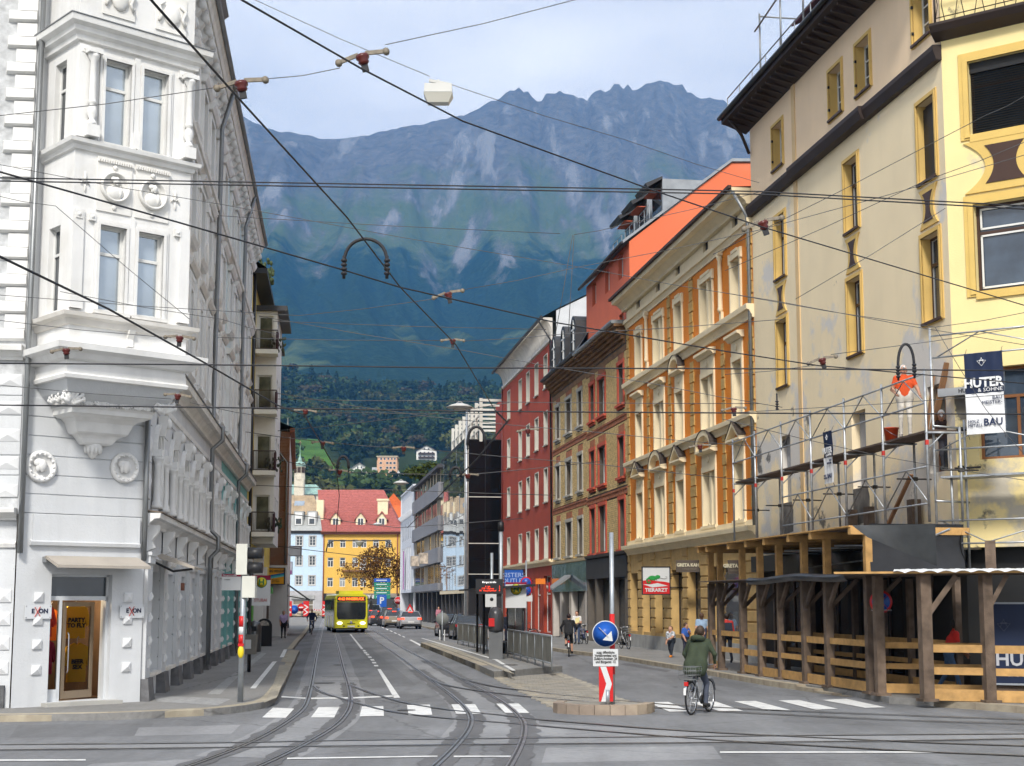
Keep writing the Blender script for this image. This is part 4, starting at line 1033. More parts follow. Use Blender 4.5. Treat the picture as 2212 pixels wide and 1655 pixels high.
  if i == 0:
   bl=MB(); nsl=26
   for k in range(nsl): z=.03+k*(h-.3)/nsl; bl.add([(.02,-.07,z),(ww-.02,-.07,z),(ww-.02,-.03,z+.05),(.02,-.03,z+.05)],[(0,1,2,3)])
   bl.box(0,ww,-.1,-.02,h-.28,h); link('blind',bl.mesh('blind',pm('black slat blind',(.012,.012,.013),rough=.5)),o,kind='stuff')
  if i < 2:
   s=MB(); t=.24
   for t_,e in ((t,.04),(t*.55,.07)): s.box(-t_,0,d-e,d+.003,-t_*.5,h+t_); s.box(ww,ww+t_,d-e,d+.003,-t_*.5,h+t_); s.box(-.001,ww+.001,d-e,d+.003,h+.002,h+t_)
   s.box(0,ww,d-.06,d+.003,-.2,0); link('surround',s.mesh('surround',pm('bright ochre surround',(.72,.50,.15),var=.06,streak=.08)),o)
 m_=(a+b)/2; z0=zt2+.3; z1=zb_-.2
 def outline(wm,we,za,zb__):
  n=11; Lp=[(m_-(wm+(we-wm)*abs(2*k/n-1) ** 2),za+(zb__-za)*k/n) for k in range(n+1)]
  return Lp+[(2*m_-x,z) for x,z in Lp[::-1]]
 Fk.build('ornament',MB().prism(outline(.5,1.05,z0,z1),-.05,0,axis='y'),pm('bright ochre surround',(.72,.50,.15)))
 Fk.build('ornament_panel',MB().prism(outline(.28,.5,z0+.2,z1-.15),-.07,-.051,axis='y'),M_BRF)
 bal=Fk.build('balcony',MB().prism([(0,zbal-.25),(-.35,zbal-.1),(-.45,zbal+.05),(-.45,zbal+.12),(0.3,zbal+.12)],-.15,Wk),M_DBR)
 mb=MB()
 for k in range(18):
  u=k*Wk/17; mb.tube([(u,-.38,zbal+.12),(u+.08*(-1) ** k,-.38,zbal+.6),(u,-.38,zbal+1.1)],.012,4)
 mb.tube([(0,-.38,zbal+1.1),(Wk,-.38,zbal+1.1)],.025,5); mb.tube([(0,-.38,zbal+.25),(Wk,-.38,zbal+.25)],.015,5)
 mb.tube([(0,-.38,zbal+.12),(0,-.38,zbal+1.2)],.03,5); mb.tube([(0,-.38,zbal+1.1),(0,.6,zbal+1.1)],.02,5)
 Fk.build('balcony_railing',mb,M_DBR)
 Fl=Fac(P1,P1+Vector((.9,.12,0)).normalized()*14).under(Fc)
 Fl.build('side_wall',MB().holes(0,14,zlow2,zbal+3.5,[(2+3.5*k,3.2+3.5*k,z[0],z[1]) for k in range(3) for z in (zs[1],zs[2],zs[3])],0,.3),M_CRC)
 for k in range(3):
  for z in (zs[1],zs[2],zs[3]): add_window(Fl,2+3.5*k,3.2+3.5*k,z[0],z[1],.25,'TM',M_BRF,M_GLASS)
 return Fc,Fk,U,zs,zlow
FC,FK,FCu,FCz,FClow=cream_house()
# ------------------------------------------------------------------ scaffold on the cream building
M_GALV=pm('galvanised tube',(.42,.44,.46),rough=.42,metal=.7,var=.2,scale=6,bump=0,rnd=.1)
M_OLDW=pm('weathered grey timber',(.14,.1,.072),rough=.85,var=.35,scale=4,bump=.4,bscale=30,rnd=.2,streak=.3)
M_NEWW=pm('fresh yellow timber',(.48,.28,.1),rough=.75,var=.2,scale=5,bump=.25,bscale=30,rnd=.14)
M_DECK=pm('scaffold deck board',(.10,.07,.055),rough=.8,var=.3,bump=.3)
M_TARP=pm('black plastic sheet',(.022,.023,.026),rough=.32,var=.3,bump=.4,bscale=5)
M_TARPG=pm('grey translucent sheet',(.035,.038,.04),rough=.3,var=.35,scale=2,bump=.5,bscale=3)
M_TARPW=pm('white plastic sheet',(.75,.77,.78),rough=.35,var=.08,bump=.5,bscale=6)
M_NAVY=pm('navy banner cloth',(.008,.018,.055),rough=.6,var=.1,bump=.1,bscale=4)
M_WHITE=pm('white banner cloth',(.78,.79,.80),rough=.6,var=.04,bump=.1,bscale=4)
def wtube(Fc,pts,r,mat,name,parent_thing):
 """tube given in facade coordinates, stored in world coordinates under a thing standing at the origin of that facade"""
 return Fc.build(name,MB().tube(pts,r,7),mat)
sc=Fac(FC.p,FC.world(1,0,0)); sc.thing('scaffold','tubular steel scaffold with plank deck along the cream facade above the timber walkway','scaffold')
US=[1.3,3.75,6.4,9.05,11.75,14.4,17.05]; ZD0,ZTOP,ZDK=4.22,7.86,6.48
for i,u in enumerate(US):
 z0=ZD0 if u > 3.4 else 4.22
 sc.build('standard',MB().tube([(u,-1.3,z0),(u,-1.3,ZTOP+.12)],.034,7),M_GALV)
 sc.build('standard',MB().tube([(u+.12,-.5,z0),(u+.12,-.5,ZDK+.05)],.034,7),M_GALV)
 sc.build('transom',MB().tube([(u,-1.34,ZDK-.08),(u+.12,-.42,ZDK-.08)],.03,6),M_GALV)
 sc.build('bracket',MB().tube([(u,-1.3,ZDK-.5),(u+.06,-.9,ZDK-.1)],.02,6),M_GALV)
 sc.build('wall_tie',MB().tube([(u+.12,-1.0,ZDK-1.0),(u+.12,-.05,ZDK-1.0)],.022,6).box(u+.08,u+.16,-.56,-.44,ZDK-1.05,ZDK-.95),pm('dark clamp',(.06,.055,.05),rough=.6,metal=.4))
 sc.build('red_tag',MB().box(u-.036,u+.036,-1.336,-1.264,ZDK-.38,ZDK-.26),pm('red tag',(.5,.04,.03)))
for a,b in zip(US,US[1:]):
 for z in (ZTOP,ZDK+.65): sc.build('guard_rail',MB().tube([(a,-1.31,z),(b,-1.31,z)],.024,6),M_GALV)
 for z in (ZD0+.45,ZD0+1.35):
  if a > 5: sc.build('guard_rail',MB().tube([(a,-1.31,z),(b,-1.31,z)],.024,6),M_GALV)
 m_=(a+b)/2
 sc.build('brace',MB().tube([(a,-1.29,ZDK+.62),(m_,-1.27,ZTOP),(b,-1.29,ZDK+.62)],.018,6),M_GALV)
 if a > 5: sc.build('brace',MB().tube([(a,-1.29,ZD0+.45),(m_,-1.27,ZD0+1.35),(b,-1.29,ZD0+.45)],.018,6),M_GALV)
 for k in range(3): sc.build('deck_board',MB().box(a+.02,b-.02,-1.24+k*.25,-1.0+k*.25,ZDK-.05,ZDK),M_DECK)
FS=Fac(FK.p,FK.world(1,0,0)).under(sc); DKC=5.36
for u,y,z1 in ((-.12,-1.25,9.05),(.38,-.45,6.8),(.2,-1.0,6.2),(3.0,-1.25,9.05),(3.1,-.45,6.8)):
 FS.build('standard',MB().tube([(u,y,3.05),(u,y,z1)],.034,7),M_GALV)
for z in (8.85,8.3,6.0,4.26,3.7): FS.build('guard_rail',MB().tube([(-.12,-1.25,z),(3.0,-1.25,z)],.024,6),M_GALV)
for z0,z1 in ((8.3,8.85),(5.99,6.5),(3.72,4.26)): FS.build('brace',MB().tube([(0,-1.23,z0),(1.1,-1.22,z1),(3.0,-1.23,z0)],.018,6) if z0 != 3.72 else MB().tube([(0,-1.23,z1),(1.1,-1.22,z0),(3.0,-1.23,z1)],.018,6),M_GALV)
for k in range(3): FS.build('deck_board',MB().box(0,3.0,-1.2+k*.25,-.96+k*.25,DKC-.05,DKC),M_GALV)
for z in (6.6,4.75,3.9): FS.build('transom',MB().tube([(-.1,-1.3,z),(.38,-.3,z)],.028,6),M_GALV)
FS.build('deck_board',MB().box(-.3,1.3,-.35,-.1,7.45,7.65),pm('aluminium deck',(.45,.46,.47),rough=.4,metal=.6))
text('HUTER',.14,FS.root,FS.loc(.45,-.352,7.55),M_BLACK,rot=FS.lrot,bold=.004)
for z in (6.55,5.6):
 FS.build('tie_coupler',MB().tube([(.1,-.45,z),(.75,-.45,z)],.03,6).box(.2,.32,-.52,-.38,z-.06,z+.06),pm('dark clamp',(.06,.055,.05)))
sc.build('prop_board',MB().beam((12.2,-.4,4.2),(13.4,-.1,5.7),.12,.05),pm('bare brown board',(.3,.16,.08),var=.2))
for u in (9.2,10.6,13.6): sc.build('prop_block',MB().box(u,u+.35,-.35,-.1,4.2,5.0),M_OLDW)
sc.build('leaning_board',MB().beam((15.1,-.3,ZDK),(15.7,-.05,ZDK+1.9),.2,.04).beam((14.7,-.25,ZDK),(14.9,-.06,ZDK+1.7),.12,.04),pm('bare brown board',(.3,.16,.08)))
# ------------------------------------------------------------------ company banners tied to the scaffold
def star(mb,cx,cz,r,y,mat=0):
 tri=[(cx-r,cz+r*.25),(cx+r,cz+r*.25),(cx,cz-r*.95)]
 for a,b in zip(tri,tri[1:]+tri[:1]): mb.beam((a[0],y,a[1]),(b[0],y,b[1]),.006,r*.2,mat,up=(0,1,0))
 mb.beam((cx,y-.002,cz+r*.95),(cx-r*.55,y-.002,cz-r*.35),.006,r*.16,mat,up=(0,1,0)); mb.beam((cx,y-.002,cz+r*.95),(cx+r*.55,y-.002,cz-r*.35),.006,r*.16,mat,up=(0,1,0))
 mb.box(cx-r*.5,cx+r*.5,y-.004,y,cz+r*.3,cz+r*.42,mat)
def banner(Fc,u,y,z,w_,h,label):
 o=thing('banner',label,'banner',Fc.world(u,y,z-h),Fc.rot,'navy and white company banners')
 def sheet(z0,z1,mat,name):
  n=10; vs=[];
  for j in range(5):
   zz=z0+(z1-z0)*j/4
   for i in range(n+1): vs.append((w_*i/n,.018*math.sin(i*1.9+j*1.1),zz))
  fs=[(j*(n+1)+i,j*(n+1)+i+1,(j+1)*(n+1)+i+1,(j+1)*(n+1)+i) for j in range(4) for i in range(n)]
  return MB().add(vs,fs,0,True).build(name,mat,o)
 sheet(h*.5,h,M_NAVY,'navy_field'); sheet(0,h*.5-.002,M_WHITE,'white_field')
 mb=MB(); star(mb,w_*.46,h*.885,h*.055,-.028); mb.build('emblem',M_WHITE,o)
 text('HUTER',w_*.34,o,(w_*.49,-.03,h*.625),M_WHITE,bold=w_*.012,sx=.95)
 text('& SÖHNE',w_*.14,o,(w_*.66,-.03,h*.535),M_WHITE,sx=1.1)
 nv=pm('navy print',(.012,.025,.08),rough=.6,var=0,bump=0)
 text('BAU\nMEISTER-',w_*.125,o,(w_*.96,-.03,h*.405),nv,align='RIGHT',sx=1.05)
 text('HOLZ\nMETALL',w_*.115,o,(w_*.05,-.03,h*.13),nv,align='LEFT',sx=.95)
 text('BAU',w_*.26,o,(w_*.96,-.03,h*.135),nv,align='RIGHT',bold=w_*.004)
 mb=MB()
 for x,zz in ((.03,h),(w_-.03,h),(.03,.0),(w_-.03,0)): mb.tube([(x,0,zz),(x+.02,.05,zz+(.12 if zz else -.12))],.006,5)
 mb.build('tie',M_BLACK,o)
 return o
banner(FK,.74,-1.34,8.3,.93,1.98,'large navy and white company banner on the scaffold at the building corner')
banner(FC,10.42,-1.42,7.16,.7,1.5,'small navy and white company banner on the scaffold below the plank deck')
bk=FC.world(14.25,-1.0,ZDK)
b_=thing('bucket','orange plastic builder bucket on the scaffold deck beside the worker','bucket',bk,0.4)
MB().lathe([(.001,0),(.15,0),(.19,.34),(.205,.34),(.205,.37),(.18,.37),(.14,.03),(.001,.03)],n=18).build('body',pm('orange plastic',(.75,.10,.03),rough=.4),b_)
MB().tube([(-.2,0,.33),(-.15,-.19,.2),(0,-.23,.14),(.15,-.19,.2),(.2,0,.33)],.006,5).build('handle',M_GALV,b_)
# ------------------------------------------------------------------ timber pedestrian walkway
tw=Fac(FC.p,FC.world(1,0,0)); tw.thing('timber_walkway','covered timber pedestrian walkway of grey posts and yellow boards below the scaffold','walkway')
PU=[3.85,4.87,7.23,8.95,10.65,12.7,14.4,17.1]; YF=-2.92; YB=-.75; ZL,ZU_=2.92,4.06
def post(u,y,z0,z1,mat,w_=.2): tw.build('post',MB().box(u-w_/2,u+w_/2,y-w_/2,y+w_/2,z0,z1),mat)
for i,u in enumerate(PU):
 post(u,YF,.16,ZL-.03,M_OLDW,.2 if i != 4 else .15); tw.build('foot_block',MB().box(u-.2,u+.2,YF-.16,YF+.16,.14,.2),M_OLDW)
 post(u,YF,ZL+.02,ZU_-.16,M_NEWW,.17)
 tw.build('joist',MB().box(u-.09,u+.09,YF-.45,-.35,ZU_-.16,ZU_+.02),M_NEWW)
 post(u+.1,YB,.16,ZL-.03,M_OLDW,.15)
 if u < 16: tw.build('knee_brace',MB().beam((u+.05,YF+.0,2.15),(u+.75,YF+.0,ZL-.05),.08,.12),M_OLDW)
 tw.build('knee_brace',MB().beam((u,YF+.1,2.2),(u,YF+.8,ZL-.05),.08,.1),M_OLDW)
for i,(a,b) in enumerate(zip(PU,PU[1:])):
 if b-a > .1:
  for z0,h in ((1.22,.17),(.72,.16),(.17,.24)):
   if i == 0 and z0 == .72 or (i == 1 and z0 == .17): continue
   tw.build('board',MB().box(a+.08,b-.08,YF-.02,YF+.02,z0+random.uniform(-.02,.02),z0+h),M_NEWW)
   tw.build('board',MB().box(a+.1,b+.1,YB-.02,YB+.02,z0+.02,z0+h-.02),M_NEWW)
 n=4
 tw.build('roof_beam',MB().box(a,b,YF-.08,YF+.08,ZL-.03,ZL+.02),M_OLDW)
for k in range(9): tw.build('roof_board',MB().box(PU[0]-.25,PU[-1]+.3,YF-.35+k*.29,YF-.35+(k+1)*.29-.01,ZL+.021+.003*(k % 2),ZL+.05),M_OLDW)
for k in range(10): tw.build('deck_board',MB().box(PU[0]-.3,PU[-1]+.05,YF-.48+k*.29,YF-.48+(k+1)*.29-.01,ZU_+.021+.003*(k % 2),ZU_+.055),M_NEWW if k == 0 else M_OLDW)
def cloth(Fc,name,grid,mat):
 nj,ni=len(grid),len(grid[0]); vs=[p for row in grid for p in row]
 fs=[(j*ni+i,j*ni+i+1,(j+1)*ni+i+1,(j+1)*ni+i) for j in range(nj-1) for i in range(ni-1)]
 return Fc.build(name,MB().add(vs,fs,0,True),mat)
cloth(tw,'plastic_sheet',[[(u,-.5+.1*math.sin(u*2.3+j),ZL+.06+(ZU_-ZL-.1)*j/4) for u in np.linspace(4.0,17.2,40)] for j in range(5)],M_TARP)
cloth(tw,'plastic_sheet',[[(u,YF-.33-.1*math.sin(math.pi*j/4)-.03*math.sin(u*3),ZL+.1-.2*j/4+.035*math.sin(u*1.1)+(.18*max(0,u-15.9) ** 2 if j < 2 else 0)) for u in np.linspace(9.0,16.6,40)] for j in range(5)],M_TARP)
cloth(tw,'plastic_sheet',[[(17.2+.05*math.sin(3*z_),y_,z_) for y_ in np.linspace(-2.9,-.5,8)] for z_ in np.linspace(ZL+.1,ZU_+.1,5)],M_TARP)
tw.build('steel_prop',MB().tube([(15.5,-1.6,3.5),(17.9,-1.2,4.0)],.03,6).tube([(9,-1.5,3.3),(16,-1.5,3.45)],.025,6),M_GALV)
for u in (7.6,10.2,12.2,14.1): tw.build('ledger_tube',MB().tube([(u,-2.6,3.75),(u+.8,-.6,3.75)],.03,6),M_GALV)
RB=[G(*ZU_z(p),.14) for p in ()] if False else None
Zu=zm(3300,1950,1.7425)
p8=G(*Zu(390,1450),.14); p9=G(*Zu(715,1490),.14); p10=G(*Zu(1150,1500),.14); dr2=(p10-p9).normalized(); p11=p10+dr2*2.6
inv=lambda p: ((p-tw.p).dot(tw.d),(p-tw.p).dot(tw.n))
for p,w_ in ((p8,.2),(p9,.24),(p10,.22),(p11,.2)):
 u,y=inv(p); post(u,y,.16,ZL-.02,M_OLDW,w_); tw.build('foot_block',MB().box(u-.2,u+.2,y-.18,y+.18,.14,.2),M_OLDW)
FR_=Fac(p9,p11).under(tw); L9=(p10-p9).length
for z0,h in ((1.2,.17),(.72,.16),(.16,.25)):
 FR_.build('board',MB().box(.1,L9-.1,-.02,.02,z0,z0+h),M_NEWW); FR_.build('board',MB().box(L9+.1,L9+2.5,-.02,.02,z0-.01,z0+h-.01),M_NEWW)
 FR_.build('board',MB().box(-1.2,L9+2.5,2.2,2.24,z0+.01,z0+h-.02),M_NEWW)
FR_.build('knee_brace',MB().beam((.1,0,2.05),(.7,0,ZL-.05),.1,.12),M_OLDW); FR_.build('knee_brace',MB().beam((L9+.08,0,2.2),(L9+.45,0,ZL-.05),.08,.1),M_OLDW); FR_.build('knee_brace',MB().beam((.1,.1,2.05),(.1,.8,ZL-.05),.1,.12),M_OLDW)
for k in range(9): FR_.build('roof_board',MB().box(-1.9,L9+2.8,-.35+k*.31,-.35+(k+1)*.31-.01,ZL+.0+.003*(k % 2),ZL+.045),M_NEWW if k == 0 else M_OLDW)
cloth(FR_,'plastic_sheet',[[(u,-.42+.5*v,ZL+.055+.05*abs(math.sin(u*9+3*v))-.05*(v < .1)) for u in np.linspace(-.6,L9+1.8,60)] for v in np.linspace(0,1.2,4)],M_TARPW)
cloth(FR_,'plastic_sheet',[[(-1.25+1.5*s-.35*(1-t)*(1-s) ,.6+.25*math.sin(3*s) ,4.05-.95*t*(.3+.7*s)) for s in np.linspace(0,1,10)] for t in np.linspace(0,1,8)],M_TARPG)
for u in (1.3,2.2): FR_.build('upper_prop',MB().box(u,u+.22,.5,.7,ZL+.05,3.65),M_OLDW)
hb=thing('notice_board','dark blue framed company board leaning behind the walkway boards','sign',FR_.world(L9*.93,1.15,.5),FR_.rot)
MB().box(0,1.7,-.02,.02,0,1.75).build('panel',M_NAVY,hb);
mb=MB(); mb.box(-.04,0,-.04,.03,-.04,1.79).box(1.7,1.74,-.04,.03,-.04,1.79).box(0,1.7,-.04,.03,-.04,0).box(0,1.7,-.04,.03,1.75,1.79); mb.build('frame',pm('pale frame',(.35,.38,.42),rough=.4),hb)
mb=MB(); star(mb,.4,1.28,.14,-.03); mb.build('emblem',pm('faded print',(.12,.13,.18),bump=0),hb)
text('HUTER',.42,hb,(.85,-.03,.52),pm('pale print',(.5,.51,.55),bump=0),bold=.01); text('& SÖHNE',.2,hb,(.85,-.03,.2),pm('faded print',(.12,.13,.18)))
MB().box(.1,1.6,.05,.12,-.36,0).build('stand',M_OLDW,hb)
# ================================================================== left corner: white stucco house with oriel
M_LG=pm('pale grey plaster',(.64,.655,.67),var=.06,scale=.8,bump=.25,bscale=22,streak=.2,dirt=(.47,.48,.49),dirt_amt=.3,dirt_scale=.9)
M_LW=pm('clean white stucco',(.82,.815,.80),var=.06,scale=1.0,bump=.2,bscale=18,streak=.28,dirt=(.55,.52,.46),dirt_amt=.35,dirt_scale=1.3)
M_LU=pm('creamy white upper stucco',(.82,.805,.77),var=.06,scale=1.0,bump=.12,streak=.12)
M_ROUGH=pm('rough grey plaster',(.52,.53,.54),var=.25,scale=5,bump=.8,bscale=9)
M_WEATH=pm('weathered cornice stone',(.78,.75,.7),var=.10,scale=2,bump=.15,streak=.25,dirt=(.42,.36,.28),dirt_amt=.3)
M_STUD=pm('white stone stud',(.72,.73,.74),var=.04,bump=.05)
M_PLINTH=pm('dark grey plinth stone',(.13,.13,.135),var=.25,scale=6,bump=.5,rnd=.15)
M_SHEET=pm('grey sheet metal',(.26,.27,.28),rough=.5,metal=.3,var=.15,bump=.05)
M_SKYGL=pm('sky reflecting glass',(.42,.48,.53),rough=.03,spec=1.0,var=.3,scale=.5,bump=.03,bscale=1.2,metal=.55)
LC0=Vector((-10.3,30.2,0)); LE=Vector((.74,.673,0)).normalized(); LC1=LC0+LE*2.9
VL=ray(728,1300); VL=Vector((VL.x,VL.y,0)).normalized()
FST=Fac(LC1,LC1+VL*20.9); FST.thing('white_corner_house','white and grey stucco corner house with two-storey oriel above the shop door','house')
FCH=Fac(LC0,LC1).under(FST)
LD=Vector((1,.1207,0)).normalized(); FLF=Fac(LC0-LD*14,LC0).under(FST)
ZE_L=19.2
# ---- street front
WS=20.9
def arch_unit(Fc,u,z0,zs_,zt,w_,mats,gmat=M_GLASS,depth=.35):
 """arched first-floor window between colonnettes: jamb mouldings, arch ring, keystone, glass"""
 hw=w_/2; mw,md=mats
 n=10; ring=lambda r,zz: [(u-r*math.cos(math.pi*k/n),zz+r*1.0*math.sin(math.pi*k/n)) for k in range(n+1)]
 mb=MB()
 for r0,r1,y in ((hw,hw+.14,-.05),(hw+.14,hw+.24,-.10)):
  a,b=[(u-r0,z0)]+ring(r0,zs_)+[(u+r0,z0)],[(u-r1,z0)]+ring(r1,zs_)+[(u+r1,z0)]
  N=len(a); mb.add([(x,y,z) for x,z in a]+[(x,y,z) for x,z in b]+[(x,.02,z) for x,z in b]+[(x,.02,z) for x,z in a],[(i,i+1,i+1+N,i+N) for i in range(N-1)]+[(i+N,i+1+N,i+1+2*N,i+2*N) for i in range(N-1)]+[(i+3*N,i+1+3*N,i+1,i) for i in range(N-1)])
 zk=zs_+hw; mb.frustum((u,-.1,zk-.05),(.09,.08),(u,-.16,zk+.42),(.14,.12)); mb.ellipsoid((u,-.25,zk+.25),(.11,.09,.13),8,6)
 o=Fc.build('window',mb,mw)
 inn=[(u-hw,z0)]+ring(hw,zs_)+[(u+hw,z0)]
 link('pane',MB().add([(x,.03,z) for x,z in inn],[tuple(range(len(inn)))]).mesh('pane',gmat),o)
 link('bar',MB().box(u-.03,u+.03,0.0,.025,z0,zk).box(u-hw,u+hw,0,.025,zs_-.04,zs_+.04).mesh('bar',M_WFRAME),o)
 return o
def colonnette(Fc,u,z0,z1,mat,r=.085,y=-.13):
 h=z1-z0
 pr=[(r*1.5,0),(r*1.5,h*.06),(r*1.2,h*.08),(r*1.3,h*.12),(r*.95,h*.16),(r,h*.3),(r*.85,h*.8),(r*1.05,h*.82),(r*.85,h*.85),(r*1.3,h*.93),(r*1.6,h*.95),(r*1.6,h)]
 me=cached(('coln',round(h,2),r,mat.name),lambda: MB().lathe(pr,(0,0,0),10).mesh('colonnette',mat))
 return Fc.put('colonnette',me,u,y,z0)
def stud(Fc,u,z,s=.16,h=None):
 h=h or s
 me=cached(('stud',round(s,3),round(h,3)),lambda: MB().add([(-s,0,-h),(s,0,-h),(s,0,h),(-s,0,h),(-s,-.03,-h),(s,-.03,-h),(s,-.03,h),(-s,-.03,h),(0,-.085,0)],[(0,1,5,4),(1,2,6,5),(2,3,7,6),(3,0,4,7),(4,5,8),(5,6,8),(6,7,8),(7,4,8)]).mesh('stud',M_STUD))
 return Fc.put('stud',me,u,-.003,z)
def joints(Fc,u0,u1,zs_,H,mat,y=-.004):
 """shadow-gap rustication: plaster bands standing 2 cm proud with open joints"""
 for z0,z1 in zip(zs_,zs_[1:]):
  spans=[(u0,u1)]
  for h in H:
   if h[2] < z1-.02 and h[3] > z0+.02:
    ns=[]
    for a,b in spans:
     if b <= h[0] or a >= h[1]: ns.append((a,b))
     else:
      if a < h[0]: ns.append((a,h[0]))
      if b > h[1]: ns.append((h[1],b))
    spans=ns
  for a,b in spans:
   if b-a > .05: Fc.build('plaster_band',MB().prism([(0,z0+.006),(-.025,z0+.018),(-.025,z1-.018),(0,z1-.006)],a,b),mat)
def street_part(Fc,u0,u1,cols,mlow,mup,piers,awn_gap=True,pipe=None,mst=M_LW):
 zg,zm_,zc2=4.1,7.55,15.0
 H=[]
 for a,b in zip(piers,piers[1:]): H.append((a+.45,b-.45,.7,3.0))
 Fc.build('ground_floor_wall',MB().holes(u0,u1,.1,zg,H,0,.35),mlow)
 for i,h in enumerate(H): add_window(Fc,*h,.3,'M',M_WFRAME,pm('pale shop glass',(.42,.45,.46),rough=.1,spec=.8,var=.2,bump=0),sill=M_WEATH)
 joints(Fc,u0,u1,[.55,1.0,1.45,1.9,2.35,2.8,3.2],H,mlow)
 for p in piers:
  a,b=max(u0,p-.42),min(u1,p+.42)
  Fc.build('pier',MB().box(a,b,-.12,-.03,.6,3.15).box(a-.03,b+.03,-.17,-.03,3.15,3.32).box(a-.06,b+.06,-.2,-.03,3.32,3.4),mlow)
  Fc.build('plinth_block',MB().frustum(((a+b)/2,-.1,.1),((b-a)/2+.06,.14),((a+b)/2,-.09,.62),((b-a)/2+.02,.1)),M_PLINTH)
  for z in (.95,1.45,1.95,2.42):
   if (b-a) > .5: stud(Fc,(a+b)/2,z,.12,.1).location=Fc.loc((a+b)/2,-.123,z)
  mb=MB(); m_=(a+b)/2                                # console under the cornice
  mb.prism([(-.03,3.42),(-.22,3.5),(-.14,3.65),(-.28,3.85),(-.3,4.0),(-.03,4.0)],m_-.14,m_+.14)
  Fc.build('console',mb,mst)
 Fc.build('string_course',MB().prism([(0,3.18),(-.06,3.2),(-.09,3.28),(0,3.34)],u0,u1),mst)
 mb=MB(); mb.prism(mould_prof(.36,.28,3.98),u0,u1); Fc.build('ground_floor_cornice',mb,mst)
 Fc.build('cornice_flashing',MB().prism([(0,4.3),(-.4,4.265),(-.4,4.28),(0,4.34)],u0,u1),pm('brown flashing',(.2,.15,.11),rough=.6))
 Fc.build('first_floor_wall',MB().holes(u0,u1,zg,zm_,[],0),mlow)
 joints(Fc,u0,u1,[4.6+.42*k for k in range(7)],[(c-1.05,c+1.05,4.3,6.7) for c in cols],mlow)
 for c in cols:
  arch_unit(Fc,c,4.5,5.75,6.6,.95,(mst,mlow))
  for s_ in (-1,1): colonnette(Fc,c+s_*.82,4.42,5.62,mst); Fc.build('capital',MB().box(c+s_*.82-.13,c+s_*.82+.13,-.24,0,5.62,5.78),mst)
 mids=[(a+b)/2 for a,b in zip(cols,cols[1:])]
 for m_ in [cols[0]-1.4]+mids:
  if m_ > u0+.2:
   for z in (5.0,5.85,6.7): stud(Fc,m_,z,.15,.17)
 Fc.build('first_floor_moulding',MB().prism([(0,6.85),(-.07,6.87),(-.09,6.98),(0,7.0)],u0,u1),mst)
 mb=MB(); mb.prism(mould_prof(.42,.45,zm_-.1),u0,u1); Fc.build('main_cornice',mb,M_WEATH)
 Fc.build('cornice_flashing',MB().prism([(0,zm_+.4),(-.46,zm_+.36),(-.46,zm_+.375),(0,zm_+.46)],u0,u1),M_SHEET)
 rows=[(8.6,11.0),(12.5,14.5),(15.7,17.6)]
 Hu=[(c-.58,c+.58,a,b) for c in cols for a,b in rows]
 Fc.build('upper_wall',MB().holes(u0,u1,zm_+.3,ZE_L,Hu,0,.3),mup)
 for c in cols:
  for ri,(a,b) in enumerate(rows):
   o=add_window(Fc,c-.58,c+.58,a,b,.24,'TM',M_WFRAME,M_GLASS)
   h=b-a; w_=1.16; d=-.24; s=MB(); t=.2
   s.box(-t,0,d-.09,d+.002,-.02,h+.05); s.box(w_,w_+t,d-.09,d+.002,-.02,h+.05); s.box(-t,w_+t,d-.09,d+.002,h+.05,h+.2)
   s.prism([(d,-.2),(d-.12,-.18),(d-.2,-.06),(d,-.02)],-t-.08,w_+t+.08)
   if ri == 0:
    s.box(-t-.12,-t+.02,d-.16,d+.002,.0,h+.35); s.box(w_+t-.02,w_+t+.12,d-.16,d+.002,.0,h+.35)
    s.box(-t,w_+t,d-.1,d+.002,h+.2,h+.5)
    for k in range(4): s.ellipsoid((.15+k*.29,d-.1,h+.36),(.1,.05,.1),7,5)
   link('surround',s.mesh('surround',mst),o)
   p=MB(); zc=h+(.52 if ri == 0 else .22); e=t+.2
   p.prism([(d,zc),(d-.14,zc),(d-.22,zc+.12),(d-.24,zc+.2),(d,zc+.24)],-e,w_+e)
   link('pediment',p.mesh('pediment',M_WEATH if ri == 0 else mst),o)
 for m_ in mids:
  Fc.build('pilaster',MB().box(m_-.22,m_+.22,-.1,0,8.1,14.7).box(m_-.28,m_+.28,-.16,0,14.3,14.55).box(m_-.28,m_+.28,-.16,0,8.05,8.5),mst)
  mb=MB()
  for k in range(6): mb.ellipsoid((m_+.08*(-1) ** k,-.12,9.2+k*.75),(.13,.06,.42),7,6)
  Fc.build('stucco_garland',mb,M_WEATH)
 mb=MB(); mb.prism(mould_prof(.26,.35,zc2-.1),u0,u1); Fc.build('upper_cornice',mb,M_WEATH)
 n=int((u1-u0)/.95)
 def br():
  mb=MB(); mb.prism([(0,0),(-.12,.05),(-.14,.35),(-.3,.5),(-.42,.75),(-.42,.95),(0,.95)],-.13,.13); mb.lathe([(.001,-.15),(.16,-.15),(.16,.15),(.001,.15)],(0,-.1,.2),10,axis='x'); mb.lathe([(.001,-.14),(.13,-.14),(.13,.14),(.001,.14)],(0,-.34,.68),10,axis='x'); return mb.mesh('bracket',mst)
 for k in range(n): Fc.put('bracket',cached(('ebr',mst.name),br),u0+(k+.5)*(u1-u0)/n,0,ZE_L-1.25)
 mb=MB(); mb.prism([(0,ZE_L-.3),(-.45,ZE_L-.28),(-.5,ZE_L-.1),(-.58,ZE_L),(-.6,ZE_L+.18),(0,ZE_L+.2)],u0,u1); Fc.build('eaves',mb,M_WEATH)
 Fc.build('gutter',MB().tube([(u0,-.65,ZE_L+.12),(u1,-.65,ZE_L+.12)],.08,7),M_SHEET)
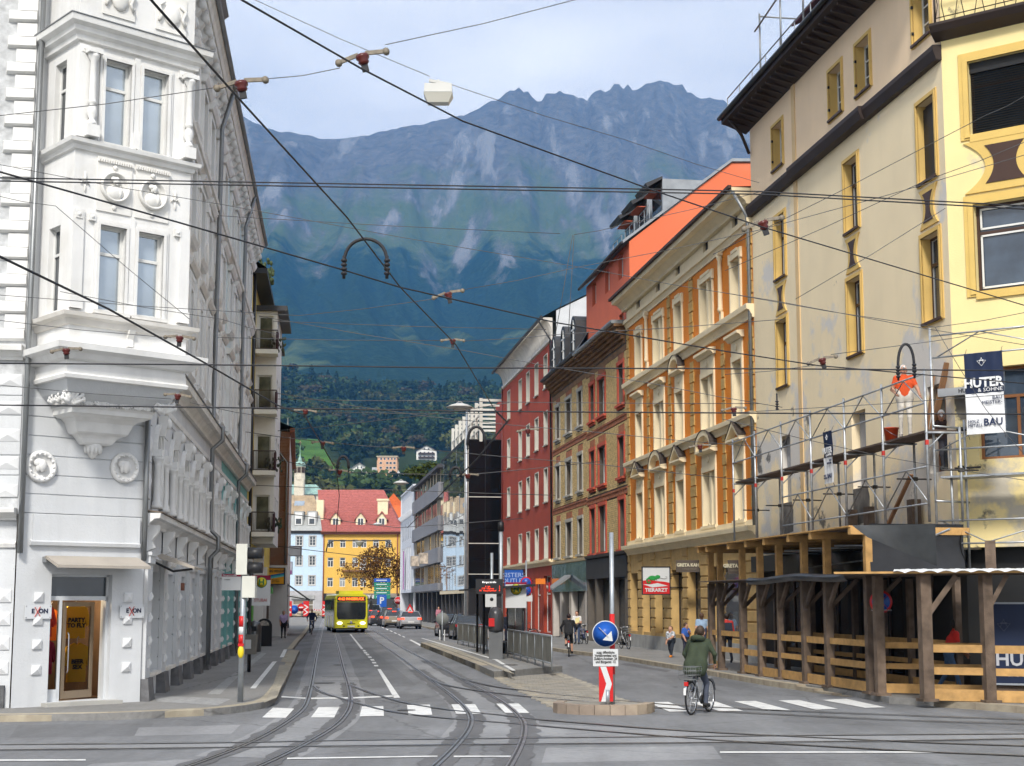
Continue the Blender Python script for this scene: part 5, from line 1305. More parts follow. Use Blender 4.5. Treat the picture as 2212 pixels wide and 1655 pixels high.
 mb=MB(); mb.add([(u0,-.6,ZE_L+.22),(u1,-.6,ZE_L+.22),(u1,2.0,ZE_L+3.2),(u0,2.0,ZE_L+3.2),(u1,10,ZE_L+3.3),(u0,10,ZE_L+3.3)],[(0,1,2,3),(3,2,4,5)]); Fc.build('roof',mb,M_SHEET)
 Fc.build('rear_wall',MB().quad((u1,0,.1),(u1,10,.1),(u1,10,ZE_L+.2),(u1,0,ZE_L+.2)),mup); Fc.build('rear_wall',MB().quad((u1,10,.1),(u0-3,10,.1),(u0-3,10,ZE_L+.2),(u1,10,ZE_L+.2)),mup)
 if pipe: Fc.build('drainpipe',MB().tube([(pipe,-.6,ZE_L),(pipe,-.25,ZE_L-1.3),(pipe,-.2,8.1),(pipe,-.52,7.9),(pipe,-.52,7.5),(pipe,-.2,7.2),(pipe,-.2,4.6),(pipe,-.46,4.35),(pipe,-.46,3.95),(pipe,-.22,3.7),(pipe,-.22,.3)],.075,8),M_PIPE)
colsA=[2.6,5.4,8.15,10.9,13.2,16.3,18.8]
street_part(FST,0,WS,[1.9,5.05,7.9,10.8,13.3,16.2,19.0],M_LG,M_LU,[.45,3.5,6.6,9.6,12.6,15.4,18.2,WS-.4],pipe=14.6)
for u,h in ((14.2,4.2),(15.8,3.4)):
 d_=FST.build('dormer',MB().box(u-.9,u+.9,.1,4,ZE_L+.8,ZE_L+h).prism([(-.05,ZE_L+h),(4,ZE_L+h),(4,ZE_L+h+.15),(-.2,ZE_L+h+.12)],u-1.0,u+1.0),M_SHEET)
 link('pane',MB().box(u-.55,u+.55,.07,.09,ZE_L+1.5,ZE_L+h-.4).mesh('pane',M_GLASS),d_)
FST.build('awning',MB().prism([(-.15,3.35),(-.25,3.4),(-1.0,3.1),(-1.0,3.05),(-.2,3.28)],1.3,3.4),pm('beige awning cloth',(.40,.36,.31),rough=.8,var=.1))
FST.build('awning_arm',MB().tube([(1.4,-.1,3.2),(1.5,-.5,3.0),(1.4,-.95,3.05)],.03,6),M_BLACK)
FST.build('wall_box',MB().box(6.9,7.1,-.2,-.03,2.6,2.8),pm('rust box',(.2,.08,.05)))
# ---- left,cross-street front
FLF.build('side_wall',MB().holes(0,14,4.1,ZE_L,[(2+3.2*k,3.3+3.2*k,z,z+2.1) for k in range(3) for z in (4.7,8.6,12.4,15.6)],0,.3),M_ROUGH)
for k in range(3):
 for z in (4.7,8.6,12.4,15.6): add_window(FLF,2+3.2*k,3.3+3.2*k,z,z+2.1,.22,'TM',M_WFRAME,M_GLASS,sill=M_LW)
FLF.build('side_ground_floor',MB().holes(0,14,.1,4.1,[],-.01),M_LG)
k=0; z=7.75
while z < ZE_L-.4:                                   # long-and-short quoins
 w_=.62 if k % 2 == 0 else .42
 FLF.put('quoin',cached(('lq',k % 2),lambda: MB().add([(-w_,0,.01),(0,0,.01),(0,0,.29),(-w_,0,.29),(-w_+.04,-.1,.06),(0,-.1,.06),(0,-.1,.24),(-w_+.04,-.1,.24)],[(0,1,5,4),(1,2,6,5),(2,3,7,6),(3,0,4,7),(4,5,6,7)]).mesh('quoin',M_LW) if k % 2 == 0 else MB().box(-w_,0,-.03,0,0,.29).mesh('quoin',M_LW)),14,-.002,z); z += .292; k += 1
for z in np.arange(4.5,7.2,.58): stud(FLF,13.75,float(z)+.1,.24,.13)
for z in (.95,1.45,1.95,2.42): stud(FLF,13.82,z,.13,.13)
FLF.build('main_cornice',MB().prism(mould_prof(.3,.3,7.35),0,14.0),M_LW); FLF.build('ground_floor_cornice',MB().prism(mould_prof(.35,.25,3.98),0,14.0),M_LW)
FLF.build('string_course',MB().prism([(0,3.4),(-.06,3.42),(-.09,3.5),(0,3.56)],0,14),M_LW)
FLF.build('plinth',MB().box(0,13.9,-.1,-.011,.1,.6),M_PLINTH); FLF.build('eaves',MB().prism([(0,ZE_L-.3),(-1.0,ZE_L-.1),(-1.05,ZE_L+.18),(0,ZE_L+.2)],0,14),M_WEATH)
joints(FLF,0,14,[4.5+.42*k for k in range(7)],[],M_LG)
FLF.build('side_roof',MB().add([(0,-1,ZE_L+.2),(14,-1,ZE_L+.2),(12,3,ZE_L+3.3),(0,3,ZE_L+3.3)],[(0,1,2,3)]),M_SHEET)
# ---- chamfer with the shop door
DOOR=(.78,2.16,.22,2.88)
FCH.build('chamfer_ground_wall',MB().holes(0,2.9,.1,4.14,[DOOR],-.06,.5),M_LG)
FCH.build('chamfer_wall',MB().holes(0,2.9,4.1,ZE_L,[],0),M_LG)
FCH.build('shop_panel',MB().box(.3,2.75,-.12,-.061,3.5,4.12).prism([(-.06,3.46),(-.15,3.48),(-.17,3.55),(-.06,3.6)],.25,2.75),M_LG)
joints(FCH,.06,2.84,[4.14,4.55,4.96,5.37,5.78,6.19,6.6],[],M_LG)
for u in (.5,2.54):
 for z in (.9,1.42,1.92,2.4): stud(FCH,u,z,.1,.1).location=FCH.loc(u,-.063,z)
def head_relief(mb,u,y,z,r,s=1):
 mb.ellipsoid((u,y-.05*r/.3,z+.02),(r*.38,r*.3,r*.52),10,8)                      # face
 mb.ellipsoid((u-.06*s,y-.02,z+r*.28),(r*.48,r*.26,r*.36),10,7)               # hair
 mb.ellipsoid((u-r*.33*s,y-.02,z-r*.05),(r*.2,r*.2,r*.42),8,6); mb.ellipsoid((u+r*.34*s,y-.02,z),(r*.15,r*.18,r*.35),8,6)
 mb.ellipsoid((u+.02*s,y-r*.34,z),(r*.07,r*.1,r*.12),6,5)                       # nose
 mb.ellipsoid((u+.01*s,y-r*.3,z-r*.2),(r*.12,r*.05,r*.04),6,4); mb.ellipsoid((u,y-r*.24,z-r*.36),(r*.16,r*.1,r*.1),6,5)
 for q in (-1,1): mb.ellipsoid((u+q*r*.15,y-r*.26,z+r*.12),(r*.08,r*.06,r*.05),6,4)
for u,z in ((.45,5.13),(2.37,5.22)):
 mb=MB(); r=.34
 mb.lathe([(.001,-.035),(r*.7,-.035),(r*.74,-.06),(r*.82,-.09),(r*.9,-.09),(r,-.05),(r,0)],(u,-.025,z),28,axis='y')
 for k in range(14): A=2*math.pi*k/14; mb.ellipsoid((u+r*.78*math.cos(A),-.1,z+r*.78*math.sin(A)),(.035,.03,.035),6,4)
 head_relief(mb,u,-.075,z,.26); FCH.build('medallion',mb,M_LW)
# ---- door,sidelight,fanlight
M_ALU=pm('white door frame',(.62,.64,.66),rough=.4,var=.04,bump=0)
mb=MB(); a,b,c,d=DOOR
mb.box(a,a+.05,.1,.2,c,d); mb.box(b-.05,b,.1,.2,c,d); mb.box(a,b,.1,.2,2.33,2.42); mb.box(a,b,.1,.2,d-.05,d); mb.box(a+.27,a+.33,.1,.2,c,2.33); mb.box(a,a+.3,.1,.2,c,c+.25)
fr=FCH.build('door_frame',mb,M_ALU)
M_CLEAR=pm('clear shop glass',(.9,.92,.92),rough=.02,var=0,bump=0,trans=1.0)
M_CLEAR.node_tree.nodes['Principled BSDF'].inputs['IOR'].default_value=1.05
fr_p=FCH.build('fanlight',MB().box(a+.05,b-.05,.14,.15,2.42,d-.05),M_GLASS); FCH.build('sidelight',MB().box(a+.05,a+.27,.14,.15,c+.25,2.33),M_CLEAR)
FD_=Fac(FCH.world(a+.37,.16,0),FCH.world(a+.37,.16,0)+(FCH.d*.93+FCH.n*.38)).under(FST)     # door leaf standing ajar
mb=MB(); mb.box(0,.09,-.03,.03,.26,2.3).box(.86,.95,-.03,.03,.26,2.3).box(.09,.86,-.03,.03,.26,.42).box(.09,.86,-.03,.03,2.2,2.3)
dl=FD_.build('door_leaf',mb,pm('bronze door frame',(.24,.18,.12),rough=.4,var=.1,bump=0))
link('pane',MB().box(.09,.86,-.005,.005,.42,2.2).mesh('pane',M_CLEAR),dl); link('handle',MB().tube([(.12,-.06,.8),(.12,-.09,.85),(.12,-.09,1.6),(.12,-.06,1.65)],.012,6).mesh('handle',M_GALV),dl)
FCH.build('door_step',MB().box(.65,2.35,-.35,.5,.1,.215),pm('door step stone',(.4,.39,.36),var=.15))
FCH.build('shop_room',MB().add([(.3,.45,.2),(2.7,.45,.2),(2.7,3.2,.2),(.3,3.2,.2),(.3,.45,3.0),(2.7,.45,3.0),(2.7,3.2,3.0),(.3,3.2,3.0)],[(0,1,2,3),(4,7,6,5),(0,3,7,4),(1,5,6,2),(3,2,6,7)]),pm('shop interior',(.2,.13,.08),var=.2,scale=2,bump=0))
lamp_d=bpy.data.lights.new('shop_lamp_light','POINT'); lamp_d.energy=60; lamp_d.color=(1,.78,.5); lamp_d.shadow_soft_size=.15
lp=thing('shop_lamp','small ceiling lamp lighting the clothes shop behind the corner door','lamp',FCH.world(1.5,1.4,2.9))
MB().lathe([(.001,.1),(.05,.1),(.1,.02),(.1,0),(.001,0)],n=12).build('shade',pm('warm lamp glow',(1,.9,.7),emit=(1,.8,.5),es=4,var=0,bump=0),lp)
lo=bpy.data.objects.new('shop_light',lamp_d); COL.objects.link(lo); lo.parent=lp; lo.location=(0,0,-.25)
def shirt_mesh(w_,h,mat):
 """hanging shirt with sleeves, a few centimetres thick"""
 pts=[(-.12,h),(-.5,h-.08),(-.72,h-.42),(-.52,h-.5),(-.42,h-.3),(-.44,0),(.44,0),(.42,h-.3),(.52,h-.5),(.72,h-.42),(.5,h-.08),(.12,h),(0,h-.06)]
 return MB().prism([(x*w_,z) for x,z in pts],-.04,.04,axis='y').mesh('garment',mat)
gr='garments hanging in the corner shop'
for lab,u,y,z,w_,h,c,pr in (('red shirt hanging highest behind the shop sidelight',1.12,1.0,1.55,.4,.7,(.62,.05,.04),None),('magenta top hanging low behind the shop sidelight',1.1,.9,.75,.42,.75,(.4,.03,.1),None),('yellow printed shirt hanging high inside the shop door',1.95,1.2,1.5,.5,.75,(.8,.48,.03),'PARTY\nTO FLY'),('yellow printed shirt hanging low inside the shop door',1.98,1.15,.55,.48,.85,(.78,.6,.05),'BEER\nSEX'),('orange shirt hanging between the red and yellow shirts',1.5,1.5,1.45,.4,.7,(.75,.2,.03),None)):
 o=thing('hanging_shirt',lab,'shirt',FCH.world(u,y,z),FCH.rot,gr); link('garment',shirt_mesh(w_,h,pm('cloth %s' % lab[:12],c,rough=.8,var=.1,bump=.2,bscale=12)),o)
 MB().tube([(0,0,h),(0,0,h+.1),(.03,0,h+.14),(.05,0,h+.1)],.006,5).build('hanger',M_GALV,o)
 if pr: text(pr,.13,o,(0,-.05,h*.45),M_BLACK,bold=.006)
for lab,u in (('glass shop name plate left of the corner door',.2),('glass shop name plate right of the corner door',2.34)):
 o=thing('shop_sign',lab,'sign',FCH.world(u,-.1,1.95),FCH.rot,'glass shop name plates')
 MB().box(0,.58,-.006,.006,0,.29).build('plate',pm('frosted plate',(.66,.68,.7),rough=.15,var=.03,bump=0),o)
 nvy=pm('navy letters',(.015,.02,.06),bump=0,var=0); rd=pm('red letter',(.55,.05,.03),bump=0,var=0)
 text('E',.13,o,(.175,-.012,.155),nvy,bold=.004); text('ON',.13,o,(.4,-.012,.155),nvy,bold=.004)
 MB().beam((.215,-.016,.04),(.33,-.016,.25),.006,.02,up=(0,1,0)).beam((.33,-.018,.05),(.21,-.018,.24),.006,.03,up=(0,1,0)).build('emblem',rd,o)
 mb=MB(); [mb.lathe([(.001,-.014),(.012,-.014),(.012,.05),(.001,.05)],(x,0,z),8,axis='y') for x in (.03,.55) for z in (.03,.26)]; mb.build('bolt',M_GALV,o)
aw=thing('door_awning','beige folding-arm awning over the corner shop door','awning',FCH.world(.55,-.12,3.0),FCH.rot)
MB().prism([(0,.22),(-.12,.26),(-.72,.06),(-.72,0),(-.7,.0),(-.1,.2)],0,2.1).build('cloth',pm('beige awning cloth',(.40,.36,.31)),aw)
MB().box(0,2.1,-.12,.05,.12,.24).build('cassette',M_SHEET,aw)
for x in (.15,1.95): MB().tube([(x,-.05,.1),(x+(.35 if x < 1 else -.35),-.3,.05),(x,-.66,.02)],.018,6).build('arm',M_SHEET,aw)
# ---- oriel
OY=-1.5; OU0,OU1=.26,2.97
def ring_mould(prof,name,mat,grow=0.0):
 """moulding that runs round the three sides of the oriel; prof gives (out, z)"""
 n=len(prof); vs=[]
 for o_,z in prof:
  vs += [(OU0-o_,0,z),(OU0-o_,OY-o_,z),(OU1+o_,OY-o_,z),(OU1+o_,0,z)]
 fs=[]
 for i in range(n-1):
  for k in range(3): a_=i*4+k; fs.append((a_,a_+1,a_+5,a_+4))
 fs.append((0,1,2,3)[::-1]); fs.append(tuple((n-1)*4+k for k in range(4)))
 return FCH.build(name,MB().add(vs,fs),mat)
WF=[(.86,1.46),(1.74,2.34)]
rowsO=[(11.93,13.76),(8.33,10.15)]
mb=MB(); mb.holes(OU0,OU1,7.0,16.6,[(a_,b_,c_,d_) for a_,b_ in WF for c_,d_ in rowsO],OY,.2,0,0); FCH.build('oriel_front',mb,M_LW)
FO1=Fac(FCH.world(OU0,0,0),FCH.world(OU0,OY,0)).under(FST)
SW=[(.42,.95,c_,d_) for c_,d_ in rowsO]
FO1.build('oriel_side',MB().holes(0,1.5,7.0,16.6,SW,0,.2),M_LW)
FO2=Fac(FCH.world(OU1,OY,0),FCH.world(OU1,0,0)).under(FST); FO2.build('oriel_side',MB().holes(0,1.5,7.0,16.6,SW,0,.2),M_LW)
for Fx,hs in ((FO1,SW),(FO2,SW)):
 for h in hs: add_window(Fx,*h,.12,'T',M_WFRAME,M_GLASS)
for a_,b_ in WF:
 for ri,(c_,d_) in enumerate(rowsO):
  o=FCH.put('window',window_mesh(b_-a_,d_-c_,'T',M_WFRAME),a_,OY+.12,c_); link('pane',pane_mesh(b_-a_,d_-c_,M_SKYGL),o)
  s=MB(); w_,h=b_-a_,d_-c_; d=-.12
  for t,e in ((.12,.04),(.06,.075)): s.box(-t,0,d-e,d+.002,0,h+t); s.box(w_,w_+t,d-e,d+.002,0,h+t); s.box(0,w_,d-e,d+.002,h,h+t)
  link('surround',s.mesh('surround',M_LW),o)
  link('sill',MB().prism([(d,-.1),(d-.1,-.08),(d-.12,-.01),(d,0)],-.12,w_+.12).mesh('sill',M_LW),o)
 m_=(a_+b_)/2; z=11.0; mb=MB(); r=.33
 mb.box(m_-.4,m_+.4,OY-.03,OY,10.45,11.62)
 mb.lathe([(.001,-.03),(r*.8,-.03),(r*.85,-.09),(r*.95,-.11),(r,-.06),(r,0)],(m_,OY-.02,z),26,axis='y')
 head_relief(mb,m_+.02,OY-.07,z+.11,.17); mb.ellipsoid((m_,OY-.06,z-.12),(.2,.07,.16),10,7); mb.ellipsoid((m_+.1,OY-.1,z-.1),(.05,.05,.13),7,5)
 for k in range(15): mb.box(m_-.4+k*.055,m_-.4+k*.055+.03,OY-.08,OY-.03,11.5,11.58)
 for zz in (10.56,11.43): mb.ellipsoid((m_,OY-.04,zz),(.06,.03,.06),8,5)
 FCH.build('medallion',mb,M_LU)
for u in (OU0+.12,OU1-.12,1.6):
 wq=.12 if u != 1.6 else .06
 FCH.build('pilaster',MB().box(u-wq,u+wq,OY-.05,OY,8.3,10.4).box(u-wq-.02,u+wq+.02,OY-.08,OY,8.3,8.55),M_LW); FCH.build('pilaster',MB().box(u-wq,u+wq,OY-.05,OY,11.93,13.95).box(u-wq-.03,u+wq+.03,OY-.1,OY,11.93,12.25),M_LW)
for u in (OU0+.28,OU1-.15):
 mb=MB(); z0,z1=12.2,13.75; h=z1-z0; r=.075
 mb.lathe([(r*1.5,0),(r*1.5,.06),(r*1.0,.1),(r*.7,.14),(r*1.5,.25),(r*1.2,.38),(r*.75,.45),(r*1.25,.48),(r*1.1,.52),(r,.56),(r*.9,h*.9),(r*1.5,h*.95),(r*1.7,h)],(u,OY-.13,z0),12)
 mb.box(u-.16,u+.16,OY-.26,OY,z1,z1+.1); mb.box(u-.14,u+.14,OY-.24,OY,11.95,z0); FCH.build('baluster_column',mb,M_LW)
for u in (OU0+.12,1.0-.32,OU1-.3):
 [FCH.build('rosette',MB().box(u-.07,u+.07,OY-.07,OY,zq-.08,zq+.08).ellipsoid((u,OY-.07,zq),(.045,.03,.045),7,5),M_LW) for zq in (10.28,13.86)]
for u in (.5,2.6):
 mb=MB(); mb.ellipsoid((u,OY-.02,11.1),(.035,.03,.13),7,6)
 for s_ in (-1,1): mb.tube([(u,OY-.02,10.98),(u+s_*.06,OY-.02,11.02),(u+s_*.09,OY-.02,10.95)],.02,5)
 mb.ellipsoid((u,OY-.02,10.87),(.025,.02,.09),6,5); FCH.build('lily_ornament',mb,M_LU)
ring_mould([(0,14.0),(.08,14.02),(.1,14.12),(.18,14.18),(.2,14.28),(.3,14.34),(.32,14.46),(0,14.5)],'oriel_cornice',M_LW)
ring_mould([(.3,14.462),(.34,14.47),(.34,14.485),(0,14.53)],'cornice_flashing',M_SHEET)
ring_mould([(0,11.66),(.06,11.68),(.08,11.76),(.16,11.8),(.18,11.88),(0,11.93)],'oriel_string_course',M_LW)
ring_mould([(0,7.95),(.06,7.97),(.1,8.08),(.2,8.12),(.22,8.2),(0,8.25)],'oriel_sill_course',M_WEATH)
ring_mould([(0,7.22),(.12,7.25),(.2,7.36),(.34,7.42),(.36,7.54),(.0,7.62)],'oriel_base_cornice',M_LW)
ring_mould([(-.02,6.85),(.04,6.86),(.06,6.93),(.02,6.97),(.02,7.03),(0,7.24)],'oriel_base_band',M_LW)
FCH.build('frieze_bracket',MB().prism([(OY,7.62),(OY-.05,7.64),(OY-.04,7.8),(OY-.16,7.98),(OY,7.98)],1.56,1.7),M_LU)
for u in (.75,2.0):
 mb=MB(); mb.box(u,u+.75,OY-.03,OY,14.75,15.6); mb.ellipsoid((u+.38,OY-.05,15.15),(.2,.07,.26),10,8)
 for s_ in (-1,1): mb.tube([(u+.38+s_*.2,OY-.06,15.4),(u+.38+s_*.33,OY-.06,15.3),(u+.38+s_*.25,OY-.06,15.1),(u+.38+s_*.32,OY-.06,14.95)],.04,6)
 FCH.build('cartouche',mb,M_LU)
ring_mould([(0,16.2),(.1,16.25),(.3,16.5),(.32,16.62),(0,16.7)],'oriel_top_cornice',M_LW)
def loft(levels,name,mat):
 vs=[]
 for (a_,b_,y_,z) in levels: vs += [(a_,0,z),(a_,y_,z),(b_,y_,z),(b_,0,z)]
 fs=[]
 for i in range(len(levels)-1):
  for k in range(3): q=i*4+k; fs.append((q,q+1,q+5,q+4))
 fs += [(0,1,2,3)[::-1],tuple((len(levels)-1)*4+k for k in range(4))]
 return FCH.build(name,MB().add(vs,fs),mat)
c_=1.6
loft([(.66,2.56,-.92,6.38),(.56,2.66,-1.05,6.48),(.42,2.8,-1.25,6.62),(.3,2.93,-1.44,6.86)],'corbel_bell',M_LG)
loft([(.8,2.42,-.75,6.18),(.72,2.5,-.82,6.22),(.68,2.54,-.9,6.24),(.68,2.54,-.92,6.33),(.63,2.59,-.97,6.38)],'corbel_ledge',M_LW)
loft([(1.05,2.17,-.4,5.86),(1.02,2.2,-.48,5.9),(.98,2.24,-.52,6.0),(.94,2.28,-.56,6.1),(.86,2.36,-.7,6.18)],'corbel_ledge',M_LW)
loft([(1.3,1.92,-.2,5.66),(1.26,1.96,-.26,5.7),(1.2,2.02,-.3,5.78),(1.1,2.12,-.36,5.86)],'corbel_ledge',M_LW)
mb=MB(); mb.lathe([(.001,-.3),(.08,-.24),(.17,-.1),(.2,.0),(.15,.06)],(1.6,-.05,5.66),14);
for k in range(7): A=math.pi+math.pi*k/6; mb.ellipsoid((1.6+.16*math.cos(A),-.05+.16*math.sin(A),5.58),(.05,.05,.11),6,5)
FCH.build('pendant',mb,M_LW)
mb=MB(); [mb.ellipsoid((.7+k*.058,-.97,6.4),(.027,.02,.027),6,4) for k in range(32)]; FCH.build('bead_course',mb,M_LW)
def leaf(u,y,z,s,tilt=0):
 mb=MB()
 for k in range(-3,4):
  A=k*.36; L_=s*(1-.1*abs(k)); x=math.sin(A)*L_*.62; zz=math.cos(A)*L_*.55
  mb.tube([(0,0,0),(x*.5,-.05*s-.02,zz*.55),(x,-.14*s-.05*abs(k)*s*.3,zz)],[.05*s,.1*s,.03*s],6)
  mb.ellipsoid((x,-.15*s,zz),(.07*s,.05*s,.1*s),7,5)
 mb.ellipsoid((0,-.03*s,.2*s),(.12*s,.08*s,.25*s),8,6)
 FCH.put('acanthus_leaf',mb.mesh('acanthus_leaf',M_LW),u,y,z)
leaf(.56,-1.12,6.36,.62); leaf(2.72,-1.05,6.36,.62)
for u,s in ((1.0,.26),(1.28,.38),(1.55,.26),(1.85,.34),(2.15,.26),(2.35,.3)): leaf(u,-.98,6.38,s)
for y in (-.75,-.45): leaf(.5,y,6.4,.4)
FCH.build('drainpipe',MB().tube([(.02,-.16,3.3),(.02,-.16,7.0),(.0,-.2,7.3),(.02,-.2,16.5)],.06,8),M_PIPE)
FCH.build('drainpipe',MB().tube([(2.86,-.12,3.2),(2.86,-.12,6.35)],.06,8),M_PIPE)
FCH.build('oriel_roof',MB().add([(OU0-.3,OY-.3,16.66),(OU1+.3,OY-.3,16.66),(OU1+.3,0,16.66),(OU0-.3,0,16.66),(1.6,0,18.6)],[(0,1,4),(1,2,4),(3,0,4)]),M_SHEET)
# ------------------------------------------------------------------ teal neighbour
FT=Fac(LC1+VL*20.92,LC1+VL*36.2); FT.thing('teal_house','stucco house with teal ground floor next to the white corner house','house')
M_TEAL=pm('teal plaster',(.19,.43,.42),var=.08,scale=.8,bump=.15,streak=.12); M_TEALU=pm('pale teal plaster',(.62,.72,.72),var=.06,bump=.15,streak=.12)
street_part(FT,0,15.25,[1.6,4.4,8.4,11.2,13.6],M_TEAL,M_TEALU,[.4,3.0,6.3,9.6,12.4,14.9],pipe=6.4)
# ================================================================== modern blocks further up on the right
ZP=zm(980,2150,4.0365); ZQ=zm(1100,1700,3.0083)
nl=Vector((-VR.y,VR.x,0)); PG=PR0+nl*2.5
def on_line(px,P):
 r=ray(px,1300); k=VR.x/VR.y; Y=(P.x-k*P.y)/(r.x/r.y-k); return Vector((r.x/r.y*Y,Y,0))
M_MIRR=pm('dark mirror glass',(.30,.33,.36),rough=.025,metal=.9,var=.12,scale=.3,bump=.03,bscale=.5,rnd=.12)
M_BLKG=pm('black glass',(.006,.007,.008),rough=.12,var=.2,bump=0,spec=.35)
M_STEEL=pm('pale steel post',(.62,.6,.54),rough=.5,var=.1,bump=0)
Fg=Fac(on_line(951,PG),on_line(1008,PG)); WG=Fg.len
Fg.thing('black_glass_building','black mirror-glass building with white roof lattice beside the dark red house','building')
zt=15.6; nc=8; rowz=[3.3,5.4,7.45,9.5,11.5,13.5,zt]
for i in range(nc):
 for j in range(len(rowz)-1):
  me=cached(('mirr',j),lambda: MB().box(.03,WG/nc-.03,0,.05,.02,rowz[j+1]-rowz[j]-.02).mesh('glass_panel',M_MIRR))
  o=Fg.put('glass_panel',me,i*WG/nc,0,rowz[j]); o.rotation_euler.z += random.uniform(-.006,.006); o.rotation_euler.x=random.uniform(-.006,.006)
Fg.build('core_wall',MB().box(.1,WG-.1,.08,12,3.2,zt),M_BLACK)
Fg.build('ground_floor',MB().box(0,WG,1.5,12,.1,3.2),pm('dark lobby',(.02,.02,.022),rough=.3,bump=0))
for k in range(7): Fg.build('column',MB().box(k*3.4,k*3.4+.5,.1,.6,.1,3.2),pm('dark column',(.05,.05,.055),rough=.4))
Fg.build('soffit_edge',MB().box(0,WG,-.06,.07,3.0,3.28),M_CREAM)
FgS=Fac(Fg.world(WG,0,0),Fg.world(WG,0,0)-nl*8).under(Fg)
for j in range(5):
 for i in range(3): FgS.build('black_panel',MB().box(.12+i*1.4,.12+i*1.4+1.36,-.04,.0,3.3+j*2.45,3.3+j*2.45+2.42),M_BLKG)
FgS.build('black_wall',MB().box(.02,8,.0,.3,.1,zt),M_BLACK)
for z in (4.5,7.0,10.8): FgS.build('pale_trim',MB().box(.1,4.2,-.06,-.03,z,z+.07),M_STEEL)
FgS.build('corner_post',MB().box(-.2,.1,-.12,.15,.1,zt+.5),M_STEEL)
for k in range(8): Fg.build('lattice_post',MB().box(WG*k/7-.14,WG*k/7+.14,1.0,1.25,zt-.2,19.0),M_STEEL)
for k in range(8): Fg.build('lattice_beam',MB().box(WG*k/7-.07,WG*k/7+.07,1.0,9.0,18.75,18.95),M_STEEL)
for z in (16.4,17.6): Fg.build('lattice_rail',MB().box(0,WG,1.05,1.15,z,z+.1),M_STEEL)
for k in range(4): Fg.build('lattice_panel',MB().box(WG-5+k*1.2,WG-4.4+k*1.2,5.0,5.2,zt,18.5),pm('grey panel',(.2,.21,.23)))
Fg.build('parapet',MB().box(0,WG,-.02,.2,zt,zt+.25),M_BLACK)
Fy=Fac(on_line(893,PG),on_line(951,PG)); WY=Fy.len-.05
Fy.thing('grey_band_building','grey office block with brown window bands and roof shrubs','building')
M_BAND=pm('grey facade panel',(.24,.24,.26),rough=.55,var=.06,streak=.1,rnd=.05); M_BRG=pm('brown office glass',(.10,.075,.05),rough=.08,var=.6,scale=.35,bump=0,spec=.8,rnd=.5)
npan=10
for z0,z1 in ((3.4,4.1),(6.07,7.53),(9.15,10.57),(12.31,13.81)):
 for k in range(npan): Fy.put('spandrel_panel',cached(('spn',z0),lambda: MB().box(.01,WY/npan-.01,-.25,0,0,z1-z0).mesh('spandrel_panel',M_BAND)),k*WY/npan,0,z0)
for z0,z1 in ((4.1,6.07),(7.53,9.15),(10.57,12.31),(13.81,15.2)):
 for k in range(npan*2):
  o=Fy.put('window',cached(('gbw',z0),lambda: MB().box(0,.07,-.02,.06,0,z1-z0).box(WY/npan/2-.07,WY/npan/2,-.02,.06,0,z1-z0).mesh('window',M_BLACK)),k*WY/npan/2,.1,z0)
  link('pane',cached(('gbp',z0),lambda: MB().box(.07,WY/npan/2-.07,.01,.03,0.02,z1-z0-.02).mesh('pane',M_BRG)),o)
  if random.random() < .35: link('blind',cached(('gbb',z0),lambda: MB().box(.08,WY/npan/2-.08,-.005,.005,.0,z1-z0-.02).mesh('blind',pm('tan blind',(.34,.28,.2)))),o)
Fy.build('body',MB().box(.05,WY-.05,.2,12,3.3,15.3),M_BAND)
Fy.build('roof_edge',MB().prism([(-.35,15.2),(-.35,15.5),(.5,15.75),(12,15.75),(12,15.2)],-.3,WY),pm('dark roof edge',(.07,.07,.08)))
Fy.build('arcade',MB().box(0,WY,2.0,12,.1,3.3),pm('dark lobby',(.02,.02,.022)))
for k in range(7): Fy.build('column',MB().box(k*5+.2,k*5+.9,.2,.9,.1,3.4),pm('dark column',(.05,.05,.055)))
for u in (WY*.28,WY*.62):
 Fy.build('logo_box',MB().box(u,u+1.6,-1.1,-.26,6.2,7.3),pm('pale logo box',(.5,.42,.34),var=.5,scale=2.5,bump=0))
Fw=Fac(on_line(866,PG),on_line(892.5,PG)); WW=Fw.len
Fw.thing('white_block','white department store block with dark vertical slits at the street end','building')
M_WB=pm('white facade',(.66,.68,.72),var=.05,streak=.1)
Hs=[(1.2+2.6*k,2.2+2.6*k,3.8,9.0) for k in range(6)]+[(1.0+1.6*k,1.5+1.6*k,13.2,15.2) for k in range(10)]
Hs=[h for h in Hs if h[1] < WW-.3]
mb=MB(); mb.holes(0,WW,3.4,15.9,Hs,0,.5); shell(mb,0,WW,.1,15.9,12); Fw.build('wall',mb,M_WB)
for h in Hs: Fw.build('slit_glass',MB().box(h[0],h[1],.35,.4,h[2],h[3]),M_BRG)
for k in range(6):
 u=1.7+2.6*k
 if u < WW-1: Fw.build('leaf_relief',MB().ellipsoid((u,0,11.0),(.35,.12,1.1),8,8),pm('grey relief',(.4,.42,.46)))
n=int(WW/.8);
for k in range(n): Fw.put('bracket',cached('wbr',lambda: MB().prism([(0,0),(-.5,.5),(-.5,.6),(0,.6)],0,.3).mesh('bracket',M_WB)),k*.8+.2,0,12.5)
Fw.build('store_banner',MB().box(WW*.35,WW*.35+1.0,-.3,-.24,3.8,8.6),pm('magenta banner',(.34,.1,.3),var=.5,scale=.6,bump=0))
Fw.build('roof',MB().box(-.1,WW+.1,-.15,12,15.9,16.1),M_WB); Fw.build('ground_floor',MB().box(0,WW,1,11.9,.1,3.4),M_BLACK)
Fw.build('end_wall',MB().box(-.25,-.02,-.1,12,.1,15.9),M_WB)
